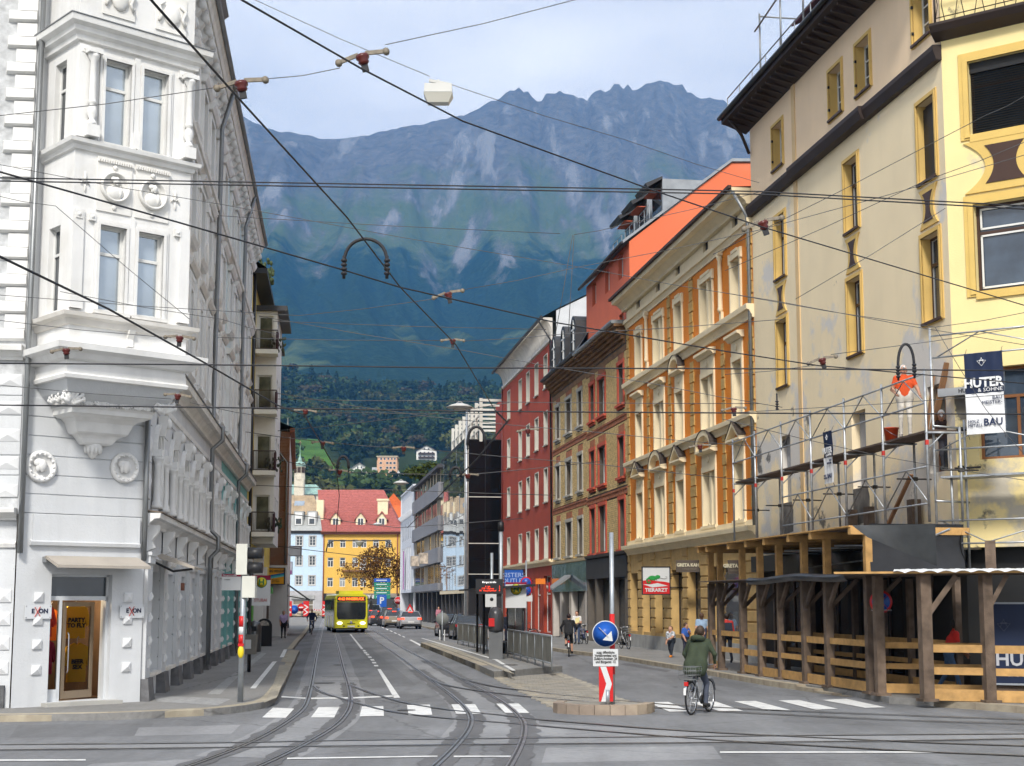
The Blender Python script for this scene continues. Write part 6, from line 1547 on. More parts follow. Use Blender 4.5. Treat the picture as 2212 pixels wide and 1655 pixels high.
# ================================================================== houses closing the street
YE=226.0
Fe=Fac(Vector((at(697,1300,YE).x,YE,0)),Vector((at(862,1300,YE).x,YE,0))); WE=Fe.len
Fe.thing('yellow_house','yellow house with red tiled roof and three dormers closing the street','house')
M_YEL=pm('yellow plaster',(.72,.44,.09),var=.07,scale=.4,streak=.12); M_RTILE=pm('red roof tile',(.34,.1,.085),var=.2,scale=3,bump=.5,bscale=8,rnd=.15)
us,zs=grid_open(Fe,[(ZQ,{0: (637,1380,707,1475),1: (785,1380,852,1475),2: (932,1380,1000,1475),3: (1033,1380,1103,1475),4: (1180,1380,1250,1475),5: (1327,1380,1395,1480)}),(ZP,{0: (1330,325,1420,478),1: (1530,325,1615,478),2: (1735,325,1820,478),3: (1870,325,1955,478)}),(ZP,{0: (1330,650,1418,797),1: (1525,650,1612,797),2: (1728,650,1815,797),3: (1865,650,1950,797)})])
ze=Fe.z(*ZQ(1000,1290))
H=[(us[c][0],us[c][1],z[0],z[1]) for c in us for z in zs]
mb=MB(); mb.holes(0,WE,3.6,ze,H,0,.18); shell(mb,0,WE,0,ze,12); Fe.build('wall',mb,M_YEL)
for h in H: add_window(Fe,*h,.1,'TM',M_WFRAME,M_GLASS if random.random() < .75 else M_GLASS2)
zr=20.2; yr=7.0; sl=(zr-ze)/(yr+.6)
rl=[(-.4,-.6,ze-.05),(WE+.5,-.6,ze-.05),(WE-3.2,yr,zr),(-2.0,yr,zr)]
Fe.build('roof',MB().add(rl+[(WE+.5,13,ze),(-2.0,13,ze)],[(0,1,2,3),(3,2,4,5),(1,4,2)]),M_RTILE)
mb=MB(); nrow=26
for j in range(nrow):
 f0,f1=j/nrow,(j+1)/nrow; y0=-.6+(yr+.6)*f0; y1=-.6+(yr+.6)*f1; z0=ze-.05+(zr-ze)*f0; z1=ze-.05+(zr-ze)*f1
 a0=-.4-1.6*f0; b0=WE+.5-3.7*f0; a=a0+(j % 2)*.2
 while a < b0-.1:
  b=min(b0,a+.4); q=random.uniform(.03,.07)
  mb.add([(a+.015,y0-.03,z0+q),(b-.015,y0-.03,z0+q),(b-.015,y1,z1+.015),(a+.015,y1,z1+.015),(a+.015,y0-.03,z0),(b-.015,y0-.03,z0)],[(0,1,2,3),(4,5,1,0)]); a += .4
Fe.build('roof_tiles',mb,M_RTILE,kind='stuff')
Fe.build('gutter',MB().tube([(-.4,-.7,ze),(WE+.5,-.7,ze)],.12,6).box(-.3,WE+.4,-.55,0,ze-.35,ze-.1),pm('brown eaves',(.2,.07,.05)))
for px in (730,1030,1285):
 u=Fe.uz(*ZQ(px,1200),.8)[0]; z0=Fe.uz(*ZQ(px,1230),.8)[1]; hw=.75; d0=.7
 d_=Fe.build('dormer',MB().add([(u-hw,d0,z0),(u+hw,d0,z0),(u+hw,d0,z0+1.4),(u,d0,z0+2.3),(u-hw,d0,z0+1.4),(u-hw,d0+3,z0),(u+hw,d0+3,z0),(u+hw,d0+3,z0+1.4),(u-hw,d0+3,z0+1.4)],[(0,1,2,3,4),(0,4,8,5),(1,6,7,2)]),M_CREAM)
 link('roof',MB().prism([(u-hw-.25,z0+1.15),(u,z0+2.5),(u+hw+.25,z0+1.15),(u+hw+.25,z0+1.05),(u,z0+2.3),(u-hw-.25,z0+1.05)],d0-.25,d0+3.2,axis='y').mesh('roof',M_RTILE),d_)
 link('window',MB().box(u-.45,u+.45,d0-.05,d0-.01,z0+.2,z0+1.4).mesh('window',M_WFRAME),d_)
 for s_ in (-.22,.22): link('pane',MB().box(u+s_-.17,u+s_+.17,d0-.07,d0-.052,z0+.28,z0+1.32).mesh('pane',M_GLASS),d_)
for (x,y,w_,hh) in ((820,920,.9,1.1),(575,920,.5,.5)):
 u,z=Fe.uz(*ZQ(x,y),5.8); Fe.build('skylight',MB().add([(u-w_,5.6,z-hh*.5+.3),(u+w_,5.6,z-hh*.5+.3),(u+w_,6.3,z+hh*.5+.3),(u-w_,6.3,z+hh*.5+.3)],[(0,1,2,3)]),M_SKYGL)
Fe.build('chimney',MB().box(-1.4,-.3,1.5,2.6,ze+1,Fe.z(*ZQ(460,905),2)),M_CREAM)
u,z=Fe.uz(*ZQ(1300,915),3); Fe.build('chimney',MB().box(u-.8,u+.8,2.5,3.6,z-5,z).box(u-.95,u+.95,2.35,3.75,z,z+.3),M_CREAM)
u,z=Fe.uz(*ZQ(1150,880),7); Fe.build('chimney',MB().box(u-.5,u+.5,6.6,7.5,z-2,z+.2).ellipsoid((u-.2,7,z+.4),(.35,.35,.3),7,5),M_CREAM)
u0=us[2][0]-.2; u1=u0+3.2; zb_=zs[1][0]-.5
bal=Fe.build('balcony',MB().box(u0-1.2,u1+.6,-1.1,0,zb_-.2,zb_),pm('brown timber',(.2,.1,.05)))
mb=MB()
for k in range(24): x=u0-1.2+k*(u1-u0+1.8)/23; mb.tube([(x,-1.05,zb_),(x,-1.05,zb_+1.0)],.025,4)
mb.tube([(u0-1.2,-1.05,zb_+1.0),(u1+.6,-1.05,zb_+1.0)],.04,5); link('railing',mb.mesh('railing',pm('brown timber',(.2,.1,.05))),bal)
link('cloth',MB().box(us[3][0],us[3][1],-1.1,-1.07,zb_+.05,zb_+1.0).mesh('cloth',M_WFRAME),bal)
Fe.build('shop_canopy',MB().prism([(0,3.6),(-1.0,3.1),(-1.0,2.95),(0,3.2)],.6,WE-.3),pm('old canopy',(.16,.15,.13),var=.3))
Fe.build('shop_wall',MB().holes(0,WE,0,3.6,[(1,5.5,.3,2.8),(6,WE-.8,.3,2.8)],0,.3),pm('dark shop front',(.03,.028,.03)))
Fe.build('shop_glass',MB().box(1,WE-.8,.25,.3,.3,2.8),M_GLASS)
text('GABBY & MUNS',.75,Fe.root,(WE*.66,-1.06,3.05),M_WFRAME,bold=.015)
Fe.build('downpipe',MB().tube([(WE-.3,-.15,0),(WE-.3,-.15,ze)],.1,6),pm('rust pipe',(.25,.08,.04))); Fe.build('downpipe',MB().tube([(.05,-.15,0),(.05,-.15,ze)],.09,6),pm('rust pipe',(.25,.08,.04)))
# ---- light blue house
Fb_=Fac(Vector((at(600,1300,YE).x,YE,0)),Vector((at(696.5,1300,YE).x,YE,0))); WB=Fb_.len
Fb_.thing('light_blue_house','pale blue house with grey mansard roof left of the yellow house','house')
us,zs=grid_open(Fb_,[(ZQ,{0: (258,1340,330,1452),1: (415,1340,490,1452)}),(ZP,{0: (825,300,925,452),1: (1038,300,1132,452)}),(ZP,{0: (815,620,912,766),1: (1028,620,1128,766)})])
M_BLUE=pm('pale blue plaster',(.52,.66,.80),var=.05,streak=.06); M_MAN=pm('grey mansard sheet',(.36,.37,.36),rough=.6,var=.12,streak=.2)
H=[(us[c][0]-k*(us[1][0]-us[0][0]),us[c][1]-k*(us[1][0]-us[0][0]),z[0],z[1]) for c in us for z in zs for k in (0,2) if us[c][0]-k*(us[1][0]-us[0][0]) > .1]
ze2=Fb_.z(*ZQ(400,1300))
mb=MB(); mb.holes(0,WB,4.0,ze2,H,0,.15); shell(mb,0,WB,0,ze2,12); Fb_.build('wall',mb,M_BLUE)
for h in H:
 o=add_window(Fb_,*h,.08,'MG',M_WFRAME,M_GLASS); w_,hh=h[1]-h[0],h[3]-h[2]
 link('surround',MB().box(-.14,0,-.12,-.07,-.15,hh+.15).box(w_,w_+.14,-.12,-.07,-.15,hh+.15).box(0,w_,-.12,-.07,hh,hh+.15).box(0,w_,-.12,-.07,-.15,0).mesh('surround',pm('grey surround',(.45,.44,.42))),o)
Fb_.build('cornice',MB().prism([(0,ze2-.1),(-.3,ze2),(-.4,ze2+.3),(0,ze2+.4)],0,WB),M_DARKROOF)
zm1=Fb_.z(*ZQ(300,1080),1.5); zm2=Fb_.z(*ZQ(300,840),5)
Fb_.build('mansard',MB().add([(0,-.4,ze2+.35),(WB-.2,-.4,ze2+.35),(WB-.8,1.6,zm1),(0,1.6,zm1)],[(0,1,2,3)]),M_MAN)
Fb_.build('upper_roof',MB().add([(0,1.5,zm1),(WB-.6,1.5,zm1),(WB-2.5,6.5,zm2),(0,6.5,zm2)],[(0,1,2,3)]),pm('tan sheet roof',(.40,.30,.19),rough=.6,var=.25,scale=.6,streak=.4))
for k in range(11): Fb_.build('roof_seam',MB().beam((k*(WB-1)/10,1.45,zm1+.04),(k*(WB-2.5)/10,6.5,zm2+.04),.07),pm('tan sheet roof',(.4,.3,.19)))
for x in (285,445):
 u=Fb_.uz(*ZQ(x,1150),.3)[0]; z0=Fb_.z(*ZQ(x,1215),.3); d_=Fb_.build('dormer',MB().box(u-.75,u+.75,.2,2.5,z0,z0+2.3),M_MAN)
 link('window',MB().box(u-.55,u+.55,.12,.19,z0+.15,z0+2.1).mesh('window',M_WFRAME),d_); link('pane',MB().box(u-.4,u+.4,.09,.115,z0+.3,z0+1.1).mesh('pane',M_GLASS),d_)
u=Fb_.uz(*ZQ(300,960),4)[0]; z=Fb_.z(*ZQ(300,965),4); Fb_.build('skylight',MB().add([(u-.9,3.5,z-.5),(u+.7,3.5,z-.5),(u+.7,4.4,z+.7),(u-.9,4.4,z+.7)],[(0,1,2,3)]),M_SKYGL)
Fb_.build('ground_floor_wall',MB().holes(0,WB,0,4.0,[(WB-4.6,WB-1.4,.2,2.6)],-.05,.3),pm('grey shop render',(.42,.41,.42),var=.1))
o=add_window(Fb_,WB-4.6,WB-1.4,.2,2.6,.1,'TM',M_WFRAME,pm('shop glass',(.2,.17,.13),rough=.1,var=.5,scale=.5,bump=0))
Fb_.build('shop_shutter',MB().box(WB-4.8,WB-1.2,-.25,-.06,2.75,3.3),M_CONC)
# ---- orange-roofed house at the right,behind
Fz=Fac(Vector((at(846,1300,240).x,240,0)),Vector((at(905,1300,240).x,240,0))); Fz.thing('orange_roof_house','pale yellow house with bright orange tiled roof behind the yellow house','house')
zz=Fz.z(*ZQ(1500,1250)); M_OTILE=pm('orange roof tile',(.58,.13,.035),var=.15,scale=2,bump=.4,bscale=6)
Fz.build('wall',shell(MB().holes(0,Fz.len,0,zz,[(1.2,2.0,3,5)],0,.2),0,Fz.len,0,zz,10),pm('straw plaster',(.7,.55,.26),streak=.1))
a=Fz.uz(*ZQ(1180,980),3); b=Fz.uz(*ZQ(1425,820),4)
Fz.build('roof',MB().add([(-3.5,-.4,zz),(Fz.len+.4,-.4,zz),(Fz.len+.4,5,b[1]-1.5),(-1.0,5,b[1]-1.5),(-3.5,4,zz+3),(-1,10,zz),(Fz.len,10,zz)],[(0,1,2,3),(0,3,4),(3,2,6,5)]),M_OTILE)
Fz.build('gable',MB().add([(b[0]-2.6,4.4,b[1]-3),(b[0]+2.6,4.4,b[1]-3),(b[0],4.4,b[1])],[(0,1,2)]),M_OTILE)
Fz.build('cornice',MB().box(b[0]-2.8,b[0]+2.8,3.9,4.3,b[1]-3.4,b[1]-2.9),M_CREAM)
# ---- church
YC=345.0
Fch=Fac(Vector((at(628,1300,YC).x,YC,0)),Vector((at(690,1300,YC).x,YC,0))); Fch.thing('church','cream church tower with green copper onion dome left of the yellow house','church')
cu,_=Fch.uz(*ZQ(296,700)); q=lambda x,y: Fch.z(*ZQ(x,y))
M_CHW=pm('church plaster',(.66,.60,.48),var=.06,streak=.2); M_COP=pm('green copper',(.27,.42,.36),rough=.6,var=.25,scale=1.5,streak=.4)
r_=(Fch.uz(*ZQ(362,600))[0]-Fch.uz(*ZQ(228,600))[0])/2
z0,z1,z2,z3,z4,z5=q(296,830),q(296,630),q(296,505),q(296,440),q(296,385),q(296,235)
Fch.build('tower_shaft',MB().box(cu-r_*.86,cu+r_*.86,-r_*.86,r_*.86,0,z1-.5),M_CHW)
Fch.build('belfry',MB().lathe([(r_*.85,z1-1.2),(r_*1.02,z1-.6),(r_*1.02,z1+.3),(r_*.98,z1+.4),(r_*.98,z2-.3),(r_*1.08,z2-.1),(r_*1.08,z2)],(cu,0,0),8,a0=math.pi/8,smooth=False),M_CHW)
for k in range(8):
 A=math.pi/4*k; c_=(cu+r_*.93*math.sin(A),-r_*.93*math.cos(A)); o=Fch.put('belfry_opening',cached('belf',lambda: MB().prism([(-.42,0),(.42,0),(.42,1.9)]+[(.42*math.cos(t),1.9+.42*math.sin(t)) for t in np.linspace(.3,2.84,7)]+[(-.42,1.9)],-.06,.05,axis='y').mesh('belfry_opening',pm('dark louvre',(.06,.04,.03)))),c_[0],c_[1],z1+1.0); o.rotation_euler.z += A
Fch.build('dome',MB().lathe([(r_*1.08,z2),(r_*1.05,z2+(z3-z2)*.4),(r_*.8,z2+(z3-z2)*.8),(r_*.35,z3),(r_*.25,z3+.4),(r_*.22,z4-1.6),(r_*.42,z4-1.4),(r_*.3,z4-.5),(r_*.1,z4+.4),(.05,z4+1.2),(.04,z5)],(cu,0,0),12),M_COP)
Fch.build('finial',MB().ellipsoid((cu,0,z4+3.5),(.25,.25,.25),8,6).beam((cu,0,z5-.3),(cu,0,z5+1),.12).beam((cu-.4,0,z5+.4),(cu+.4,0,z5+.4),.12),pm('gilt iron',(.2,.18,.1)))
Fch.build('nave_wall',MB().box(-6,Fch.len,2,22,0,q(400,830)),M_CHW)
zr1=q(400,680); zr0=q(400,830)
Fch.build('nave_roof',MB().add([(-6,1.5,zr0),(Fch.len+.4,1.5,zr0),(Fch.len-2.5,9,zr1),(-6,9,zr1),(Fch.len+.4,22,zr0),(-6,22,zr0)],[(0,1,2,3),(3,2,4,5),(1,4,2)]),M_COP)
Fch.build('clock',MB().lathe([(.001,-.1),(1.1,-.1),(1.2,0),(.001,0)],(Fch.uz(*ZQ(420,875))[0],1.9,q(420,875)),18,axis='y'),pm('clock face',(.16,.17,.2)))
# ------------------------------------------------------------------ yellow-edged balcony house on the left
Z4z=zm(900,1500,2.069)
PB=LC1+VL*36.4
Fbl=Fac(PB,PB+VL*24); Fbl.thing('balcony_house','yellow house with white bay of stacked balconies after the teal house','house')
M_YE2=pm('lemon plaster',(.74,.58,.13),var=.05,streak=.08); M_WHB=pm('white bay plaster',(.82,.81,.79),var=.05,streak=.12)
ZT_B=18.0
Fbl.build('wall',shell(MB().holes(0,24,3.8,ZT_B,[(9+4*k,10.4+4*k,z,z+1.6) for k in range(3) for z in (5,8.2,11.4,14.6)],0,.2),0,24,.1,ZT_B,9),M_YE2)
for k in range(3):
 for z in (5,8.2,11.4,14.6): add_window(Fbl,9+4*k,10.4+4*k,z,z+1.6,.15,'M',M_WFRAME,M_GLASS)
BU,BY=4.2,-1.05
def on_bay(px,py):
 base=Fbl.world(BU,0,0); r=ray(px,py); o=Vector((0,0,CAM_H)); t=(base-o).dot(Fbl.d)/r.dot(Fbl.d); q=o+r*t
 return (q-base).dot(Fbl.n),q.z
sillz=[on_bay(*Z4z(x,y))[1] for x,y in ((300,1345),(300,870),(300,345))]       # undersides of the balconies
fl=[sillz[0],sillz[1],sillz[2]]; step=(fl[2]-fl[0])/2; fl=[fl[0]+step*k for k in range(4)]
Fside=Fac(Fbl.world(BU,0,0),Fbl.world(BU,BY,0)).under(Fbl)
hs=[(.12,.85,f+.35,f+step*.78-.25) for f in fl]
Fside.build('bay_side',MB().holes(0,-BY,fl[0]-.1,fl[-1]+step*.78,hs,0,.2),M_WHB)
for h in hs: add_window(Fside,*h,.14,'',M_WFRAME,pm('curtained glass',(.13,.13,.08),rough=.1,var=.8,scale=1.2,bump=0))
Fbl.build('bay_front',MB().holes(BU,BU+6,fl[0]-.1,fl[-1]+step*.78,[(BU+1+2.4*k,BU+2.4+2.4*k,f+.9,f+step*.78-.25) for k in range(2) for f in fl],BY,.2),M_WHB)
for k in range(2):
 for f in fl: add_window(Fbl,BU+1+2.4*k,BU+2.4+2.4*k,f+.9,f+step*.78-.25,BY+.15,'M',M_WFRAME,M_GLASS)
Fbl.build('bay_roof',MB().box(BU-.3,BU+6.2,BY-.5,0,fl[-1]+step*.78,fl[-1]+step*.78+.25),M_DARKROOF); Fbl.build('bay_soffit',MB().box(BU,BU+6,BY,0,fl[0]-.3,fl[0]-.1),M_WHB)
Fbl.build('bay_far_side',MB().box(BU+5.98,BU+6,BY,0,fl[0]-.1,fl[-1]+step*.78),M_WHB)
for i,f in enumerate(fl[:5]):
 b_=Fside.build('balcony',MB().box(.05,-BY+.1,-1.15,.0,f,f+.22),M_WHB)
 mb=MB(); x1=-BY+.07; h=1.0
 for k in range(17): x=.08+k*(x1-.08)/16; mb.tube([(x,-1.1,f+.24),(x,-1.1,f+.2+h)],.013,4)
 for k in range(7): y=-1.1+k*1.1/6; mb.tube([(x1,y,f+.24),(x1,y,f+.2+h)],.013,4)
 mb.tube([(.05,-1.1,f+.2+h),(x1,-1.1,f+.2+h),(x1,0,f+.2+h)],.03,6); mb.tube([(.05,-1.1,f+.26),(x1,-1.1,f+.26),(x1,0,f+.26)],.025,6); mb.tube([(.06,-1.1,f+.2),(.06,-1.1,f+.22+h)],.025,5)
 link('railing',mb.mesh('railing',pm('brown railing',(.07,.05,.04),rough=.5)),b_)
 link('privacy_screen',MB().box(x1-.06,x1+.03,-.9,-.1,f+.3,f+.15+h).mesh('privacy_screen',pm('maroon screen',(.1,.04,.05))),b_)
 if i in (0,1,3):
  pl=MB(); rr=random.Random(i)
  for k in range(40): pl.ellipsoid((.6+rr.random()*.9,-.35+rr.random()*.3,f+.25+rr.random()*.7),(.05,.05,.09),5,4)
  link('pot_plant',pl.mesh('pot_plant',pm('plant leaf',(.05,.07,.035),rough=.6)),b_,kind='stuff')
Fbl.build('eaves',MB().box(0,24,-.7,0,ZT_B,ZT_B+.25),M_DARKROOF)
Fbl.build('roof',MB().add([(0,-.7,ZT_B+.25),(24,-.7,ZT_B+.25),(24,4,ZT_B+3.5),(0,4,ZT_B+3.5),(24,9,ZT_B),(0,9,ZT_B)],[(0,1,2,3),(3,2,4,5)]),M_DARKROOF)
rt=MB(); rr=random.Random(5)
for k in range(160): rt.ellipsoid((2+rr.random()*3,-.8+rr.random()*1.2,ZT_B+.3+rr.random()*.9),(.09,.09,.13),5,4)
Fbl.build('roof_plants',rt,pm('roof plant leaf',(.06,.085,.03),rough=.7),kind='stuff')
Fbl.build('drainpipe',MB().tube([(.25,-.12,.2),(.25,-.12,ZT_B)],.08,7),M_BLACK)
Fbl.build('shop_wall',MB().holes(0,24,.1,3.8,[(1+3.6*k,4+3.6*k,.3,3.0) for k in range(6)],-.02,.3),pm('brown shop front',(.07,.045,.03),var=.3))
for k in range(6): add_window(Fbl,1+3.6*k,4+3.6*k,.3,3.0,.2,'T',M_BRF,M_GLASS)
Fbl.build('pale_pillar',MB().box(6.2,6.9,-.5,0,.1,5.0),M_WHB); Fbl.build('pale_pillar',MB().box(12.2,12.7,-.4,0,.1,4.2),M_WHB)
Fbl.build('green_panel',MB().box(3.2,4.4,-.16,-.05,.3,3.2),pm('green shop panel',(.10,.42,.05),rough=.5,bump=0))
# ------------------------------------------------------------------ brown and white house beyond
PW=Fbl.world(24.3,-1.12,0)
VB=ray(648,1300); VB=Vector((VB.x,VB.y,0)).normalized(); Fbw=Fac(PW,PW+VB*26); Fbw.thing('brown_gable_house','narrow house with orange-brown end wall beyond the balcony house','house')
zbr=on_bay(*Z4z(540,470))[1]
zbr=at(*Z4z(540,470),PW.y).z
FbS=Fac(Fbw.world(0,8,0),Fbw.world(0,0,0)).under(Fbw)
FbS.build('end_wall',MB().quad((0,0,4.6),(8,0,4.6),(8,0,zbr),(0,0,zbr)),pm('orange brown plaster',(.40,.17,.07),var=.08,scale=.4,streak=.15))
FbS.build('end_wall_base',MB().quad((0,0,.1),(8,0,.1),(8,0,4.6),(0,0,4.6)),M_WHB)
Hq=[(2+4*k,3.4+4*k,z,z+1.9) for k in range(6) for z in (5.2,8.8,12.4)]
Fbw.build('wall',shell(MB().holes(0,26,.1,zbr,Hq,0,.2),0,26,.1,zbr,8,0,.02),M_WHB)
for h in Hq[:15]: add_window(Fbw,*h,.15,'M',M_WFRAME,M_GLASS)
Fbw.build('eaves',MB().box(-.3,26,-.3,0,zbr-.05,zbr+.2),pm('rust gutter',(.25,.08,.04)))
Fbw.build('roof',MB().add([(-.3,-.3,zbr+.2),(26,-.3,zbr+.2),(26,4,zbr+2),(-.3,4,zbr+2),(26,8,zbr),(-.3,8,zbr)],[(0,1,2,3),(3,2,4,5)]),M_DARKROOF)
FbS.build('drainpipe',MB().tube([(7.85,-.1,4.7),(7.85,-.1,zbr-2),(7.2,-.1,zbr-1.2),(7.4,-.15,zbr)],.07,6),M_PIPE)
FbS.build('wall_panel',MB().box(6.0,7.4,-.2,-.05,zbr-6,zbr-3.6).tube([(6.7,-.3,zbr-6.5),(6.7,-.3,zbr-2.6)],.08,6),pm('beige panel',(.55,.47,.36)))
def box_sign(name,label,px0,py0,px1,py1,Y,mats,th=.2,cat='sign',post=None):
 a,b=at(px0,py0,Y),at(px1,py1,Y); w_,h=b.x-a.x,a.z-b.z
 o=thing(name,label,cat,(a.x,Y,b.z)); MB().box(0,w_,-th/2,th/2,0,h).build('panel',mats[0],o)
 mb=MB(); t=.05; mb.box(-t,0,-th/2-.02,th/2+.02,-t,h+t).box(w_,w_+t,-th/2-.02,th/2+.02,-t,h+t).box(0,w_,-th/2-.02,th/2+.02,h,h+t).box(0,w_,-th/2-.02,th/2+.02,-t,0); mb.build('frame',mats[1],o)
 if post: MB().tube(post,.03,6).build('bracket',M_BLACK,o)
 return o,w_,h
o,w_,h=box_sign('shop_sign','blank pale grey shop sign box projecting over the left pavement',*ZP(550,148),*ZP(900,292),98,(pm('pale grey sign',(.62,.63,.64),bump=0),M_SHEET),post=[(-1.6,0,h_) for h_ in (1.5,1.5)] and [(-1.8,0,1.0),(0,0,1.0)])
o,w_,h=box_sign('travel_sign','orange travel agency sign with blue stripes above the left shops',*ZP(348,500),*ZP(630,750),92,(pm('orange sign',(.75,.36,.02),rough=.4,bump=0),M_BLACK),post=[(-1.4,0,1.2),(0,0,1.2)])
text('KÖNIG HOLIDAY',h*.24,o,(w_*.5,-.13,h*.82),M_BLACK,bold=.006,sx=.72)
for k,c in enumerate(((.02,.1,.3),(.04,.3,.4),(.15,.55,.55))): MB().add([(0,-.112-.002*k,h*(.52-.08*k)),(w_,-.112-.002*k,h*(.72-.08*k)),(w_,-.112-.002*k,h*(.64-.08*k)),(0,-.112-.002*k,h*(.44-.08*k))],[(3,2,1,0)]).build('stripe',pm('sign stripe %d' % k,c,bump=0),o)
text('Reisebüro\nim 1. Stock',h*.12,o,(w_*.55,-.13,h*.2),M_BLACK,sx=.9)
o,w_,h=box_sign('shop_sign','small green shop sign under the orange travel sign',*ZP(350,815),*ZP(435,895),90,(pm('green sign',(.12,.5,.1),bump=0),pm('green sign edge',(.2,.55,.2),bump=0))); text('DER',h*.5,o,(w_/2,-.12,h/2),pm('rust print',(.4,.12,.02)),bold=.004)
o,w_,h=box_sign('advert_panel','purple and white advert panel on the far left facade',*ZP(715,400),*ZP(755,592),130,(pm('grey purple advert',(.4,.4,.5),var=.5,scale=.8,bump=0),M_SHEET)); MB().box(.0,w_,-.13,-.11,0,h*.3).build('purple_field',pm('purple print',(.2,.02,.2)),o)
aw=thing('street_awning','grey sloping awning over the shops on the far left pavement','awning',Fbw.world(0,0,0),Fbw.rot)
z0,z1=at(*ZP(490,760),92).z,at(*ZP(820,1020),92).z
A_,B_=at(*ZP(470,760),93),at(*ZP(830,1020),93)
du=(A_-Fbw.p).dot(Fbw.d)
MB().prism([(-(B_.x-A_.x),B_.z),(-(B_.x-A_.x),B_.z+.08),(0,A_.z+.08),(0,A_.z)],du,du+9).build('cloth',pm('grey awning',(.22,.225,.23),rough=.8),aw)
MB().tube([(du,0,B_.z+.3),(du,-(B_.x-A_.x),B_.z+.05)],.03,5).build('arm',M_BLACK,aw)
# ================================================================== terrain: wooded hill and mountain range
def _hash(ix,iy,seed):
 n=(ix.astype(np.int64)*374761393+iy.astype(np.int64)*668265263+seed*974711) & 0xffffffff
 n=((n ^ (n >> 13))*1274126177) & 0xffffffff
 return ((n ^ (n >> 16)) & 0xffff)/65535.0
def vnoise(x,y,seed=0):
 ix,iy=np.floor(x),np.floor(y); fx,fy=x-ix,y-iy; fx=fx*fx*(3-2*fx); fy=fy*fy*(3-2*fy)
 a,b,c,d=_hash(ix,iy,seed),_hash(ix+1,iy,seed),_hash(ix,iy+1,seed),_hash(ix+1,iy+1,seed)
 return (a*(1-fx)+b*fx)*(1-fy)+(c*(1-fx)+d*fx)*fy
def fbm(x,y,o=5,seed=0,ridge=False):
 s=0; a=.5; t=0
 for i in range(o):
  v=vnoise(x,y,seed+i); v=1-abs(2*v-1) if ridge else v
  s=s+a*v; t += a; a *= .5; x=x*2.03+7.1; y=y*2.03+3.7
 return s/t
def hill_z(X,Y):
 """wooded slope rising behind the town"""
 t=np.clip((Y-380)/1200,0,None)
 px=CX+X/np.maximum(Y,1)*F
 z=262*t ** 1.22*(0.96+.1*np.sin(px/260+1.0))+26*(fbm(X/160,Y/160,4,3)-.5)*np.clip(t*3,0,1)
 return z*np.clip(t*20,0,1)-1.0+np.clip(t*20,0,1)
def grid_mesh(name,X,Y,Z,mat,**k):
 nj,ni=X.shape; v=np.stack([X,Y,Z],-1).reshape(-1,3)
 i,j=np.meshgrid(np.arange(ni-1),np.arange(nj-1)); q=(j*ni+i).ravel()
 f=np.stack([q,q+1,q+ni+1,q+ni],-1)
 return link(name,np_mesh(name,v,f,mat,True),None,**k)
M_HILL=pm('forest floor',(.035,.05,.022),rough=1,var=.4,scale=.02,bump=0,spec=0)
th=np.linspace(math.atan2(-900,1000)-.2,math.atan2(900,1000)+.2,260); rr_=np.linspace(360,1620,110)
TH,RR=np.meshgrid(th,rr_); HX,HY=RR*np.tan(np.clip(TH,-1.1,1.1)),RR
grid_mesh('wooded_hill',HX,HY,hill_z(HX,HY),M_HILL,kind='structure')
def hill_at(px,py):
 """where the sight line of a picture point meets the hill"""
 for Y in np.arange(400,1600,6.0):
  p=at(px,py,float(Y))
  if p.z <= float(hill_z(np.array([p.x]),np.array([p.y]))[0]): return p
 return at(px,py,1200.0)
mea=[(628,955),(665,952),(712,985),(742,1012),(735,1040),(690,1052),(640,1050),(628,1040)]
mp_=[hill_at(*p) for p in mea]
def in_mea(X,Y):
 px=CX+X/Y*F; z=hill_z(X,Y); r=(z-CAM_H)/Y; b=(r*CP-SP)/(CP+r*SP); py=CY-b*F
 return (px > 622) & (px < 690+(py-950)*.62) & (py > 950) & (py < 1056)
nx=60; gx=np.linspace(min(p.x for p in mp_)-40,max(p.x for p in mp_)+25,nx); gy=np.linspace(min(p.y for p in mp_)-30,max(p.y for p in mp_)+60,nx); GX,GY=np.meshgrid(gx,gy)
keep=in_mea(GX,GY); i,j=np.meshgrid(np.arange(nx-1),np.arange(nx-1)); ok=(keep[:-1,:-1] & keep[1:,1:] & keep[:-1,1:] & keep[1:,:-1]).ravel(); q=(j*nx+i).ravel()[ok]
if len(q): link('meadow',np_mesh('meadow',np.stack([GX,GY,hill_z(GX,GY)+1.0],-1).reshape(-1,3),np.stack([q,q+1,q+nx+1,q+nx],-1),pm('meadow grass',(.075,.15,.03),rough=1,var=.2,scale=.05,bump=0,spec=0),True),None,kind='structure')
